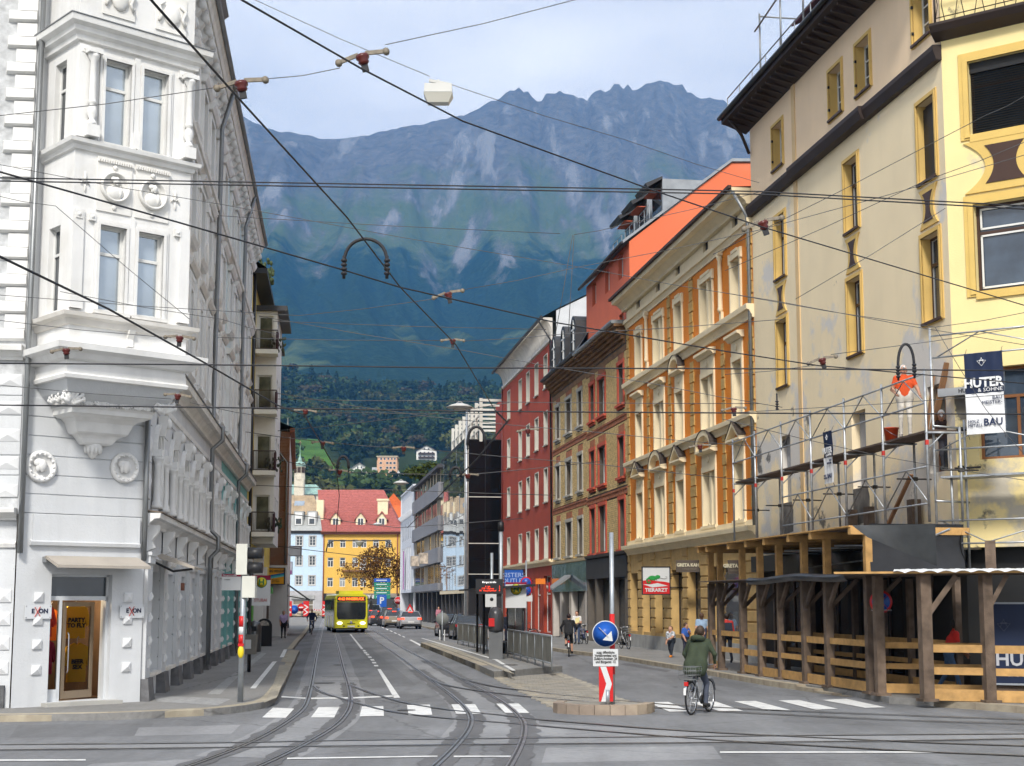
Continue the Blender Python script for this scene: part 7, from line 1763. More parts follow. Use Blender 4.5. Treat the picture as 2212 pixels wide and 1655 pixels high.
# ---- forest on the hill: crowns of leaf-clump faces,one mass
def crown_protos(n,kind,seed):
 r=np.random.default_rng(seed); out=[]
 for _ in range(n):
  m=130
  if kind == 'conifer':
   h=r.random(m) ** 1.3; rad=(1-h)*.32*(0.6+.5*r.random(m)); a=r.random(m)*2*math.pi
   c=np.stack([rad*np.cos(a),rad*np.sin(a),.12+h*.88],-1); s=.05+.07*(1-h)
  else:
   nb=5+r.integers(0,4); bc=np.stack([r.normal(0,.17,nb),r.normal(0,.17,nb),.45+r.random(nb)*.4],-1); br=.14+r.random(nb)*.14
   k=r.integers(0,nb,m); d=r.normal(0,1,(m,3)); d /= np.linalg.norm(d,axis=1)[:,None]; d[:,2]=np.abs(d[:,2])*.9-.15
   c=bc[k]+d*br[k][:,None]*(0.75+.3*r.random(m))[:,None]; s=.055+.05*r.random(m)
  u=r.normal(0,1,(m,3)); u /= np.linalg.norm(u,axis=1)[:,None]; w_=np.cross(u,r.normal(0,1,(m,3))); w_ /= np.linalg.norm(w_,axis=1)[:,None]
  s=s[:,None]; out.append(np.stack([c-u*s,c+w_*s*.8,c+u*s,c-w_*s*.8],1))     # m,4,3
 return out
def forest(name,pts,sizes,kinds,mats,midx,seed,**k):
 P={0: crown_protos(5,'leaf',seed),1: crown_protos(4,'conifer',seed+1)}; r=np.random.default_rng(seed); V=[]; MI=[]
 for p,s,kd,mi in zip(pts,sizes,kinds,midx):
  q=P[kd][r.integers(0,len(P[kd]))]; a=r.random()*6.28; c,sn=math.cos(a),math.sin(a)
  x=q[...,0]*c-q[...,1]*sn; y=q[...,0]*sn+q[...,1]*c
  V.append(np.stack([x*s*(1.0+.3*r.random()),y*s,q[...,2]*s],-1)+p); MI.append(np.full(len(q),mi))
 V=np.concatenate(V).reshape(-1,3); f=np.arange(len(V)).reshape(-1,4)
 return link(name,np_mesh(name,V,f,mats,False,np.concatenate(MI)),None,**k)
def leafmat(name,c,t=.25): return pm(name,c,rough=.9,var=.35,scale=.12,bump=0,spec=.1)
LM=[leafmat('dark forest leaf',(.032,.056,.02)),leafmat('forest leaf',(.054,.087,.027)),leafmat('olive forest leaf',(.09,.1,.033)),leafmat('brown forest leaf',(.075,.064,.032)),leafmat('fir needle',(.022,.044,.022))]
HOUSES=[(778,1030,26),(837,1036,34),(924,985,26)]       # picture column,base row,clear radius
HP=[(hill_at(px,py),r) for px,py,r in HOUSES]
pts,siz,knd,mid=[],[],[],[]
rg=np.random.default_rng(11)
for _ in range(9000):
 Y=395+1180*rg.random() ** .8; px=330+980*rg.random(); X=(px-CX)/F*Y
 if in_mea(np.array([X]),np.array([Y]))[0]: continue
 if any((h.x-X) ** 2+(h.y-Y) ** 2 < rad ** 2 or (abs(h.x/h.y*Y-X) < rad*.62 and -6 < h.y-Y < 190) for h,rad in HP): continue
 pp=fbm(np.array([X/70]),np.array([Y/70]),3,9)[0]
 con=rg.random() < (.12 if Y < 900 else .3)
 pts.append((X,Y,float(hill_z(np.array([X]),np.array([Y]))[0])-.5)); siz.append((7+13*rg.random() ** 1.6)*(1.15 if con else 1)); knd.append(1 if con else 0)
 mid.append(4 if con else (2 if pp > (.6 if Y > 720 else .47) else 3 if pp < .36 and rg.random() < .5 else 1 if rg.random() < .55 else 0))
 if len(pts) >= 4200: break
forest('forest',pts,siz,knd,LM,mid,21,kind='stuff')
# ---- mountain range
RP=[(15,150),(60,185),(170,225),(300,240),(380,260),(480,255),(560,240),(680,215),(800,195),(830,185),(960,160),(1040,120),(1110,90),(1165,58),(1215,75),(1255,105),(1310,80),(1380,68),(1440,75),(1460,95),(1490,75),(1550,65),(1600,42),(1650,50),(1680,65),(1720,40),(1755,25),(1800,40),(1850,38),(1880,55),(1910,80),(1960,85),(1990,105),(2010,90),(2060,120),(2110,150)]
rp=[((900+x/1.00545)*2212/4096,(300+y/1.00545)*2212/4096) for x,y in RP]
rx=np.array([-2600,-900,0,250,400]+[p[0] for p in rp]+[1750,2000,2600,4000.]); ry=np.array([520,330,250,190,205]+[p[1] for p in rp]+[300,250,330,520.])
YR=5200.0
def ridge_h(px):
 py=np.interp(px,rx,ry); b=-(py-CY)/F; r=(SP+CP*b)/(CP-SP*b); return r*YR+CAM_H+55*(fbm(px/7.0,px*0,3,77,True)-.6)*np.clip((px-980)/200,.25,1)
npx,nyy=620,300
PXs=np.linspace(-2400,3900,npx); tt=np.linspace(0,1,nyy); YY=1500+(YR-1500)*tt
YYa=np.concatenate([YY,YR+np.linspace(60,2200,24)]);
PX,Yg=np.meshgrid(PXs,YYa); Xg=(PX-CX)/F*Yg
Hr=ridge_h(PX); s=np.clip((Yg-1500)/(YR-1500),0,1)
base=205.0
prof=.16*s+.84*(0.45*s ** 1.5+.55*s ** 2.6)                                       # steeper towards the top
warp=260*(fbm(Xg/900,Yg/900,3,31)-.5)
gul=fbm((Xg+warp)/380+.3*Yg/900,Yg/3600,5,41,True)                            # gullies run down the slope
rock=fbm((Xg+warp)/130,Yg/1100,5,51,True)
amp=np.sin(np.clip(s,0,1)*math.pi) ** .7
Zg=base+(Hr-base)*prof+amp*(gul-.55)*320*(.35+s)+np.clip((s-.55)*3,0,1)*np.clip((1-s)*18,0,1)*(rock-.5)*130
back=Yg > YR; Zg=np.where(back,Hr*(1-(Yg-YR)/2600),Zg)
edge=np.clip(s*30,0,1); Zg=Zg*edge+150*(1-edge)
m=bpy.data.materials.new('mountain'); m.use_nodes=True; t=m.node_tree; b=t.nodes['Principled BSDF']; l=t.links.new
b.inputs['Roughness'].default_value=1; b.inputs['Specular IOR Level'].default_value=0
geo=t.nodes.new('ShaderNodeNewGeometry'); tcn=t.nodes.new('ShaderNodeTexCoord'); sx=t.nodes.new('ShaderNodeSeparateXYZ'); l(tcn.outputs['Object'],sx.inputs[0])
def mr(sck,a,c,lo=0,hi=1):
 r=t.nodes.new('ShaderNodeMapRange'); l(sck,r.inputs[0])
 for i,v in enumerate((a,c,lo,hi)): r.inputs[i+1].default_value=v
 return r.outputs[0]
def nzn(sc,det=6,scl=None,rough=.6):
 n=t.nodes.new('ShaderNodeTexNoise'); n.inputs['Scale'].default_value=sc; n.inputs['Detail'].default_value=det; n.inputs['Roughness'].default_value=rough
 if scl: mpn=t.nodes.new('ShaderNodeMapping'); mpn.inputs['Scale'].default_value=scl; l(tcn.outputs['Object'],mpn.inputs['Vector']); l(mpn.outputs[0],n.inputs['Vector'])
 else: l(tcn.outputs['Object'],n.inputs['Vector'])
 return n.outputs['Fac']
def mth(op,a,c):
 n=t.nodes.new('ShaderNodeMath'); n.operation=op
 for i,v in enumerate((a,c)):
  if isinstance(v,(int,float)): n.inputs[i].default_value=v
  else: l(v,n.inputs[i])
 return n.outputs[0]
def mxc(f,A,B):
 x=t.nodes.new('ShaderNodeMix'); x.data_type='RGBA'; l(f,x.inputs[0])
 for i,v in ((6,A),(7,B)):
  if isinstance(v,tuple): x.inputs[i].default_value=(*v,1)
  else: l(v,x.inputs[i])
 return x.outputs[2]
n_big=nzn(.0016,5); n_mid=nzn(.006,6); n_fine=nzn(.03,6,None,.7); n_str=nzn(.009,6,(1,.22,.22)); n_tree=nzn(.09,3)
hgt=mth('ADD',sx.outputs['Z'],mth('MULTIPLY',mth('SUBTRACT',n_mid,.5),700)); hgt=mth('ADD',hgt,mth('MULTIPLY',mth('SUBTRACT',n_str,.5),420))
forestc=mxc(mr(n_tree,.35,.65),(.012,.026,.016),(.034,.062,.03)); grass=mxc(mr(n_fine,.3,.7),(.085,.12,.046),(.12,.148,.066))
rockc=mxc(mr(n_fine,.32,.68),(.09,.09,.088),(.19,.187,.18))
c1=mxc(mr(mth('ADD',n_big,mth('MULTIPLY',n_mid,.35)),.75,.83),forestc,grass)             # clearings in the forest
c2=mxc(mr(hgt,900,1030),c1,mxc(mr(n_str,.5,.6),grass,rockc))                            # alpine pasture and rock ribs
c3=mxc(mr(hgt,1180,1420),c2,rockc)
scree=mr(mth('ADD',n_str,mth('MULTIPLY',n_big,.25)),.70,.76); up=mr(sx.outputs['Z'],700,1000)
c4=mxc(mth('MULTIPLY',scree,up),c3,(.25,.248,.24))
l(c4,b.inputs['Base Color'])
bp=t.nodes.new('ShaderNodeBump'); bp.inputs['Strength'].default_value=.8; bp.inputs['Distance'].default_value=14; l(n_fine,bp.inputs['Height']); l(bp.outputs[0],b.inputs['Normal'])
grid_mesh('mountain',Xg,Yg,Zg,m,kind='structure')
# ---- hillside houses
def hill_house(name,label,px,py,wpx,build):
 p=hill_at(px,py); w_=wpx/F*p.y; o=thing(name,label,'house',(p.x,p.y-4,p.z-2)); build(o,w_); return o
def win_row(o,xs,z,w_,h,y=-.05):
 for x in xs:
  f=MB().box(x-w_/2,x+w_/2,y-.05,y,z,z+h).build('window',M_WFRAME,o); MB().box(x-w_/2+.15,x+w_/2-.15,y-.09,y-.051,z+.15,z+h-.15).build('pane',M_GLASS,f)
def gable_house(wallm,roofm,fl,hr,balc=None):
 def f(o,w_):
  h=w_*hr; hw=w_/2
  MB().add([(-hw,0,-3),(hw,0,-3),(hw,0,h),(0,0,h*1.42),(-hw,0,h),(-hw,12,-3),(hw,12,-3),(hw,12,h),(-hw,12,h)],[(0,1,2,3,4),(0,4,8,5),(1,6,7,2)]).build('wall',wallm,o)
  MB().prism([(-hw-1,h-.6),(0,h*1.42+.4),(hw+1,h-.6),(hw+1,h-.9),(0,h*1.42),(-hw-1,h-.9)],-.9,12.5,axis='y').build('roof',roofm,o)
  for k in range(fl): win_row(o,[-hw*.6,-hw*.2,hw*.2,hw*.6],h*(k+.15)/fl,w_*.1,h*.5/fl)
  if balc:
   for k in range(1,fl): MB().box(-hw*.8,hw*.8,-1.4,0,h*k/fl-.1,h*k/fl+.9).build('balcony',balc,o)
  win_row(o,[-w_*.1,w_*.1],h*1.02,w_*.09,h*.18)
 return f
hill_house('hillside_villa','white gabled villa on the wooded hillside above the yellow house',778,1036,40,gable_house(pm('white villa wall',(.82,.80,.74),bump=0),pm('grey villa roof',(.3,.3,.31),bump=0),3,.72))
hill_house('hillside_chalet','white chalet with dark roof and balconies high on the wooded hillside',922,993,44,gable_house(pm('white villa wall',(.82,.80,.74)),pm('dark chalet roof',(.04,.035,.035),bump=0),3,.58,pm('dark balcony timber',(.07,.045,.035),bump=0)))
def peach(o,w_):
 h=w_*1.35; hw=w_/2; pk=pm('peach plaster',(.72,.42,.25),bump=0)
 MB().box(-hw,hw,0,12,-4,h*.86).build('wall',pk,o); MB().box(-hw*.95,hw*.95,.6,11,h*.86,h).build('penthouse',pk,o); MB().box(-hw*1.05,hw*1.05,0,12,h,h+.5).build('roof',pm('straw roof edge',(.7,.6,.42)),o)
 for k in range(5): win_row(o,[-hw*.62,hw*.02,hw*.35,hw*.72],h*.86*(k+.2)/5,w_*.13,h*.09)
 win_row(o,[-hw*.6,-hw*.25,hw*.1,hw*.45,hw*.75],h*.88,w_*.1,h*.09,.55)
 for sgn in (-1,1):
  MB().box(min(sgn*hw,sgn*hw*1.5),max(sgn*hw,sgn*hw*1.5),1.5,10,-4,h*(.62 if sgn < 0 else .5)).build('side_wing',pm('grey villa wall',(.5,.51,.53),bump=0),o)
  for k in range(3): MB().box(min(sgn*hw,sgn*hw*1.55),max(sgn*hw,sgn*hw*1.55),.4,1.5,h*.18*k+h*.05,h*.18*k+h*.09).build('balcony',M_WFRAME,o)
 MB().box(-hw*2.0,-hw*.6,-2,6,-4,-.5).build('terrace',pm('white villa wall',(.82,.80,.74)),o)
hill_house('hillside_apartments','peach apartment block with penthouse on the wooded hillside',837,1040,44,peach)
# ---- air
hz=bpy.data.materials.new('haze'); hz.use_nodes=True; tn=hz.node_tree; tn.nodes.remove(tn.nodes['Principled BSDF'])
pv=tn.nodes.new('ShaderNodeVolumePrincipled'); pv.inputs['Color'].default_value=(.11,.40,.95,1); pv.inputs['Density'].default_value=0.000115; pv.inputs['Anisotropy'].default_value=0.0
tn.links.new(pv.outputs[0],[n for n in tn.nodes if n.type == 'OUTPUT_MATERIAL'][0].inputs['Volume'])
MB().box(-10500,10500,-350,7700,-25,2120).build('haze',hz,kind='stuff')
# ================================================================== people: one continuous surface grown round posed limbs
def surf(prims,res):
 """prims: (a, b, ra, rb, mat, k) tapered capsules or (c, (rx,ry,rz), None, None, mat, k) ellipsoids -> verts, quads, material per quad"""
 lo=np.full(3,1e9); hi=-lo
 for a,b,ra,rb,m_,k in prims:
  if ra is None: lo=np.minimum(lo,np.array(a)-b); hi=np.maximum(hi,np.array(a)+b)
  else:
   for p,q in ((a,ra),(b,rb)): lo=np.minimum(lo,np.array(p)-q); hi=np.maximum(hi,np.array(p)+q)
 lo=lo-3*res; n=np.ceil((hi+3*res-lo)/res).astype(int)+1
 D=np.full(n,1.0,np.float32); M=np.zeros(n,np.int8); best=np.full(n,1.0,np.float32)
 for a,b,ra,rb,m_,k in prims:
  a=np.array(a,float)
  if ra is None: mn,mx_=a-b,a+b
  else: b=np.array(b,float); mn,mx_=np.minimum(a-ra,b-rb),np.maximum(a+ra,b+rb)
  i0=np.clip(((mn-lo)/res-5).astype(int),0,n); i1=np.clip(((mx_-lo)/res+6).astype(int),0,n); sl=tuple(slice(p,q) for p,q in zip(i0,i1))
  g=np.stack(np.meshgrid(*[lo[j]+res*np.arange(i0[j],i1[j]) for j in range(3)],indexing='ij'),-1)
  if ra is None: r_=np.array(b,float); d=g-a; kk=np.linalg.norm(d/r_,axis=-1); d=(kk-1)*r_.min()*(1+.0*kk) if True else 0
  else:
   ab=b-a; t_=np.clip(((g-a) @ ab)/max(1e-9,ab @ ab),0,1); d=np.linalg.norm(g-a-t_[...,None]*ab,axis=-1)-(ra+(rb-ra)*t_)
  o=D[sl]; h=np.clip(.5+.5*(o-d)/k,0,1); D[sl]=o*(1-h)+d*h-k*h*(1-h)
  up=d < best[sl]; best[sl]=np.where(up,d,best[sl]); M[sl]=np.where(up,m_,M[sl])
 S_=D < 0; c=sum(S_[i:n[0]-1+i,j:n[1]-1+j,k:n[2]-1+k].astype(np.int8) for i in (0,1) for j in (0,1) for k in (0,1))
 act=(c > 0) & (c < 8); idx=np.full(act.shape,-1,np.int64); cells=np.argwhere(act); idx[act]=np.arange(len(cells))
 acc=np.zeros((len(cells),3)); cnt=np.zeros(len(cells)); cor=[(i,j,k) for i in (0,1) for j in (0,1) for k in (0,1)]
 for p in cor:
  for ax in range(3):
   if p[ax]: continue
   q=list(p); q[ax]=1
   v0=D[tuple((cells+p).T)]; v1=D[tuple((cells+q).T)]; x=(v0 < 0) != (v1 < 0); f=np.where(x,v0/np.where(x,v0-v1,1),0)
   e=np.array(p,float)[None].repeat(len(cells),0); e[:,ax]=f; acc += e*x[:,None]; cnt += x
 V=lo+res*(cells+acc/np.maximum(cnt,1)[:,None]); Q=[]; QM=[]
 for ax in range(3):
  u_,v_=[(1,2),(2,0),(0,1)][ax]; d1=np.zeros(3,int); d1[ax]=1
  s0=S_[tuple(slice(0,n[j]-1) if j == ax else slice(1,n[j]-1) for j in range(3))]; s1=S_[tuple(slice(1,n[j]) if j == ax else slice(1,n[j]-1) for j in range(3))]
  E=np.argwhere(s0 != s1); off=np.ones(3,int); off[ax]=0; fl=s0[tuple(E.T)]; E=E+off
  du=np.zeros(3,int); du[u_]=1; dv=np.zeros(3,int); dv[v_]=1
  q=[idx[tuple((E-a_*du-b_*dv).T)] for a_,b_ in ((1,1),(0,1),(0,0),(1,0))]; q=np.stack(q,-1); q[~fl]=q[~fl][:,::-1]
  Q.append(q); QM.append(M[tuple(E.T)])
 Q=np.concatenate(Q); QM=np.concatenate(QM); ok=(Q >= 0).all(1); return V,Q[ok],QM[ok]
def clothm(c): return pm('cloth %.3f %.3f %.3f' % c,c,rough=.85,var=.15,scale=7,bump=.3,bscale=22)
SKIN=pm('skin',(.50,.27,.18),rough=.55,var=.06,bump=0); SKIN2=pm('tanned skin',(.36,.17,.10),rough=.55,var=.06,bump=0)
def body_prims(J,fat=1.0,sleeve=1.0,hand=True,shorts=False,cap=False,hairy=0,long_top=0.0,fem=False):
 """J: joint positions (local, facing -y). materials: 0 skin 1 top 2 trousers 3 shoes 4 hair"""
 V=lambda n: np.array(J[n],float); P=[]; A=lambda a,b,ra,rb,m_,k=.03: P.append((a,b,ra,rb,m_,k)); E=lambda c,r_,m_,k=.02: P.append((c,np.array(r_),None,None,m_,k))
 pe,ch,nk,hd=V('pelvis'),V('chest'),V('neck'),V('head'); side=V('shR')-V('shL'); side /= np.linalg.norm(side)
 up=(nk-pe)/np.linalg.norm(nk-pe); fw=np.cross(up,side); hw=.085*fat
 for s_ in (-1,1): A(pe+side*hw*s_*.9,ch+side*.075*s_,.115*fat,.105*fat,2 if not long_top else 1,.05); A(pe+up*.1+side*s_*.06,ch+side*.08*s_,.115*fat,.115*fat,1,.05)
 A(V('shL'),V('shR'),.075,.075,1,.05); A(ch,nk,.11,.06,1,.05); A(nk-up*.03,hd-up*.02,.055,.052,0)
 if long_top: A(pe+side*.09,pe-up*long_top+side*.1,.14*fat,.13*fat,1,.05); A(pe-side*.09,pe-up*long_top-side*.1,.14*fat,.13*fat,1,.05)
 hf=V('look'); hf /= np.linalg.norm(hf); hu=np.array([0,0,1.0]); hu=hu-hf*(hu @ hf); hu /= np.linalg.norm(hu); hs=np.cross(hf,hu)
 E(hd+hu*.03,(.078,.092,.115),0); A(hd-hu*.04+hf*.02,hd-hu*.06+hf*.05,.055,.04,0,.02)
 A(hd+hf*.085+hu*.02,hd+hf*.112-hu*.012,.012,.016,0,.012)                                   # nose
 for s_ in (-1,1):
  A(hd+hs*s_*.08+hu*.02,hd+hs*s_*.085-hu*.02-hf*.01,.014,.012,0,.01)                # ears
  E(hd+hs*s_*.032+hf*.088+hu*.028,(.013,.013,.011),4,.004)                                  # eyes
 A(hd+hf*.095-hu*.048+hs*.02,hd+hf*.095-hu*.048-hs*.02,.008,.008,5,.006)             # mouth
 E(hd+hu*.056-hf*.045,(.09,.1,.112),6 if cap else 4,.012)
 if cap: A(hd+hf*.07+hu*.085,hd+hf*.17+hu*.07,.035,.02,6,.02)
 if hairy: A(hd+hu*.02-hf*.05,hd-hu*hairy-hf*.06,.085,.05,4,.03)
 for q in 'LR':
  sh,el,wr=V('sh'+q),V('el'+q),V('wr'+q); mm=lambda t_: 1 if t_ <= sleeve else 0
  A(sh,el,.062*fat,.047,1 if sleeve > .3 else 0); A(el,wr,.045,.031,1 if sleeve >= .9 else 0)
  if sleeve == .3: A(sh,sh+(el-sh)*.62,.068*fat,.06,1)
  d=(wr-el)/np.linalg.norm(wr-el); pn=np.cross(d,fw); pn /= max(1e-6,np.linalg.norm(pn)); pw=np.cross(pn,d)
  A(wr,wr+d*.075,.03,.034,0,.015)
  for i,(o_,L_) in enumerate(((-.027,.06),(-.009,.072),(.009,.068),(.026,.052))):
   b0=wr+d*.085+pw*o_; A(b0,b0+d*L_*.6-pn*.008,.0105,.0095,0,.005); A(b0+d*L_*.6-pn*.008,b0+d*L_-pn*.03,.0095,.008,0,.005)
  A(wr+d*.02+pw*.03,wr+d*.065+pw*.058-pn*.012,.013,.0105,0,.006)                        # thumb
  hp,kn,an,to=V('hip'+q),V('kn'+q),V('an'+q),V('to'+q)
  A(hp,kn,.088*fat,.062,2,.03); A(kn,an,.06,.045,0 if shorts else 2,.02)
  if shorts: A(kn,kn+(an-kn)*.12,.07,.07,2,.01)
  A(an-np.array([0,0,.02]),to,.045,.04,3,.02); A(an-np.array([0,0,.045]),an+(an-to)*.25-np.array([0,0,.04]),.04,.035,3,.02)
 return P
def walk(h=1.75,st=.35,ph=0,arm=.3,lean=.05,head=(0,-1,0),armL=None,armR=None):
 """walking or standing joints for a person facing -y"""
 k=h/1.75; s=st/2; J={'pelvis': (0,0,.95),'chest': (0,-lean*.6,1.28),'neck': (0,-lean,1.49),'head': (0,-lean*1.3,1.6),'look': head}
 for q,sg,x in (('L',1,1),('R',-1,-1)):
  f=-s*sg if ph == 0 else s*sg
  J['sh'+q]=(.17*x,-lean,1.42); J['hip'+q]=(.09*x,0,.93)
  fr=f < 0; J['kn'+q]=(.1*x,f*.35-.06,.5); J['an'+q]=(.1*x,f,.10+(0 if fr or st < .1 else .05)); J['to'+q]=(.12*x,f-.16,.045 if fr or st < .1 else .04)
  a=arm*(-1 if fr else 1); J['el'+q]=(.23*x,-lean+.06-a*.35*.5,1.14); J['wr'+q]=(.22*x,-lean-a*.5*.6-.05,.9)
 for q,v in (('L',armL),('R',armR)):
  if v: J['el'+q],J['wr'+q]=v
 return {n: (v if n == 'look' else tuple(c*k for c in v)) for n,v in J.items()}
def person(label,loc,rot,J,top,legs,shoes=(.03,.03,.03),hair=(.06,.04,.03),skin=SKIN,res=.02,capc=(.7,.7,.7),group=None,extra=None,**kw):
 o=thing('person',label,'person',loc,rot,group); V,Q,MI=surf(body_prims(J,**kw),res)
 cm=lambda c: c if not isinstance(c,tuple) else clothm(c)
 link('body',np_mesh('body',V,Q,[skin,cm(top),cm(legs),clothm(shoes),pm('hair %.2f %.2f %.2f' % hair,tuple(c*.4 for c in hair),rough=.6,var=.3,scale=30,bump=.3,bscale=60),pm('lips',(.3,.1,.08),bump=0),clothm(capc)],True,MI),o)
 if extra: extra(o)
 return o
def facing(dx,dy): return math.atan2(dx,-dy)            # local -y turned towards (dx,dy)
def gp(px,py,z=.0): v=G(px,py,z); return (v.x,v.y,z)
M_TYRE=pm('tyre rubber',(.016,.016,.017),rough=.8,var=.1,bump=0); M_CHROME=pm('bike steel',(.55,.56,.58),rough=.25,metal=.9,var=.1,bump=0)
# ---- bicycles
def make_bike(name,label,loc,rot,col,basket=False,group=None,z=0.0,scale=1.0,lean=0):
 """front wheel towards -y"""
 o=thing(name,label,'bicycle',(loc[0],loc[1],z),rot,group); o.rotation_euler=(0,lean,rot); R_=.34; wb=1.06; fm=pm('bike paint %.2f%.2f%.2f' % col,col,rough=.3,metal=.2,var=.05,bump=0,coat=.4)
 for y in (-wb/2,wb/2):
  w_=cached('bikewheel',lambda: MB().tube([(0,R_*math.cos(t)*.965,R_*math.sin(t)*.965) for t in np.linspace(0,2*math.pi,29)[:-1]],.02,7,closed=True).mesh('wheel',M_TYRE))
  w=link('wheel',w_,o,(0,y,R_))
  def rim():
   mb=MB(); mb.tube([(0,.3*math.cos(t),.3*math.sin(t)) for t in np.linspace(0,2*math.pi,25)[:-1]],.011,5,closed=True); mb.tube([(-.04,0,0),(.04,0,0)],.02,7)
   for k in range(18): t=2*math.pi*k/18; mb.tube([(.02*(-1) ** k,0,0),(0,.3*math.cos(t),.3*math.sin(t))],.0025,3,caps=False)
   return mb.mesh('rim',M_CHROME)
  link('rim',cached('bikerim',rim),w)
  link('mudguard',cached('bikeguard',lambda: MB().add([(x,.385*math.cos(t),.385*math.sin(t)) for t in np.linspace(.35,2.9,14) for x in (-.025,.025)],[(2*i,2*i+1,2*i+3,2*i+2) for i in range(13)],0,True).mesh('mudguard',M_CHROME)),w)
 bb,st,hd_,hb=(0,.08,.29),(0,.23,.8),(0,-.36,.82),(0,-.33,.66); mb=MB()
 for a,b,r_ in ((bb,st,.016),(st,hb,.015),(bb,hb,.018),(hd_,(0,-.34,.6),.018)): mb.tube([a,b],r_,7)
 for x in (-.05,.05): mb.tube([(x*.5,-.34,.6),(x,-.42,.42),(x,-wb/2,R_)],.011,6); mb.tube([(x*.6,st[1],.72),(x,wb/2,R_)],.009,6); mb.tube([(x*.6,.1,.29),(x,wb/2,R_)],.01,6)
 mb.build('frame',fm,o)
 MB().tube([(-.3,-.18,.98),(-.22,-.28,1.0),(0,-.37,.98),(.22,-.28,1.0),(.3,-.18,.98)],.012,6).tube([(0,-.36,.82),(0,-.37,.98)],.013,6).build('handlebar',M_CHROME,o)
 for x in (-.3,.3): MB().tube([(x,-.2,.98),(x*1.02,-.1,.97)],.017,6).build('grip',M_BLACK,o)
 MB().frustum((0,.26,.9),(.035,.13),(0,.27,.95),(.07,.13)).ellipsoid((0,.33,.94),(.09,.07,.035),8,5).tube([(0,.23,.78),(0,.25,.91)],.013,6).build('saddle',M_BLACK,o)
 mb=MB(); mb.lathe([(.001,-.01),(.09,-.01),(.09,.01),(.001,.01)],(-.06,.08,.29),14,axis='x'); mb.beam((-.08,.08,.29),(-.08,.02,.13),.02); mb.beam((.08,.08,.29),(.08,.14,.45),.02); mb.box(-.17,-.08,-.02,.06,.115,.135); mb.box(.08,.17,.1,.18,.44,.46); mb.build('crank',M_BLACK,o)
 MB().box(-.06,.06,.3,.78,.7,.715).tube([(-.05,.75,.7),(-.05,wb/2,R_)],.006,4).tube([(.05,.75,.7),(.05,wb/2,R_)],.006,4).build('rack',M_BLACK,o)
 MB().box(-.04,.04,.79,.83,.6,.68).build('rear_light',pm('red reflector',(.5,.02,.02),rough=.2,bump=0),o); MB().box(-.025,.025,.89,.905,.42,.56).build('reflector',M_WFRAME,o)
 if basket:
  mb=MB(); x0,x1,y0,y1,z0,z1=-.2,.2,.42,.78,.72,.98
  for zz,g in ((z0,.85),(.81,.9),(.9,.95),(z1,1.0)): cx_,cy_=0,.6; mb.tube([(x0*g,cy_-.18*g,zz),(x1*g,cy_-.18*g,zz),(x1*g,cy_+.18*g,zz),(x0*g,cy_+.18*g,zz)],.006,4,closed=True)
  for k in range(9): x=-.2+.05*k; mb.tube([(x*.85,.6-.155,z0),(x,.42,z1)],.003,3); mb.tube([(x*.85,.755,z0),(x,.78,z1)],.003,3)
  mb.box(-.16,.16,.46,.74,z0,z0+.01); mb.build('basket',pm('grey wire basket',(.25,.26,.26),rough=.4,metal=.5),o)
 return o
def rider(h=1.0,armw=.28,lean=.25,head=(0,-1,0),side=0):
 return {'pelvis': (0,.24,1.0),'chest': (side*.02,.24-lean*.6,1.33),'neck': (side*.03,.24-lean,1.53),'head': (side*.03,.24-lean*1.15,1.645),'look': head,
   'shL': (.18,.24-lean*.95,1.46),'shR': (-.18,.24-lean*.95,1.46),'elL': (.33,.0,1.22),'elR': (-.33,.0,1.22),'wrL': (.3,-.1,1.03),'wrR': (-.3,-.1,1.03),
   'hipL': (.09,.22,.97),'hipR': (-.09,.22,.97),'knL': (.12,-.12,.78),'knR': (-.12,-.06,.62),'anL': (.12,.12,.52),'anR': (-.13,.02,.22),'toL': (.13,-.04,.46),'toR': (-.14,-.13,.17)}
c0,c1=G(1498,1546),G(1528,1538); bd=(c1-c0).normalized(); bd=Vector((.46,.89,0)).normalized(); bc=G(1513,1541); brot=facing(bd.x,bd.y)
make_bike('bicycle','white city bicycle with rear basket ridden by the person in the green parka',bc,brot,(.6,.62,.64),True)
def parka(o):
 MB().tube([(.1*math.cos(t),.08+.1*math.sin(t) ,1.53+.03*math.sin(t)) for t in np.linspace(0,6.28,15)[:-1]],.062,8,closed=True).build('hood',clothm((.035,.048,.026)),o)
 mb=MB(); rr=random.Random(3)
 for k in range(260): t,p=rr.random()*6.28,rr.random()*1.9; d=Vector((math.sin(p)*math.cos(t),math.sin(p)*math.sin(t),math.cos(p))); a=Vector((0,-.035,1.68))+Vector((d.x*.092,d.y*.1,d.z*.1)); mb.tube([a,a+d*.02+Vector((0,.02,-.05))],[.009,.003],3,caps=False)
 mb.build('hair',pm('light brown hair',(.06,.033,.018),rough=.7,var=.4,scale=30,bump=0),o,kind='stuff')
person('person in a dark green parka riding a bicycle away past the zebra crossing',(bc.x,bc.y,0),brot,rider(lean=.24,side=-1,head=(-.1,-1,.0)),(.035,.048,.026),(.06,.07,.10),hair=(.13,.075,.045),res=.0125,fat=1.18,long_top=.1,extra=parka)
b2=G(1229,1418); make_bike('bicycle','racing bicycle ridden by the person in black in the right lane',b2,facing(.05,1),(.02,.02,.02)); person('person in black cycling clothes riding away in the right lane',(b2.x,b2.y,0),facing(.05,1),rider(lean=.3),(.012,.012,.014),(.014,.014,.016),hair=(.05,.02,.02),res=.018,shorts=True)
b3=G(673,1371); make_bike('bicycle','dark bicycle ridden towards the camera beside the left kerb',b3,facing(.08,-1),(.02,.02,.03)); person('person in a dark blue jacket cycling towards the camera left of the bus',(b3.x,b3.y,0),facing(.08,-1),rider(lean=.12),(.015,.02,.07),(.03,.04,.09),hair=(.2,.1,.05),res=.02)
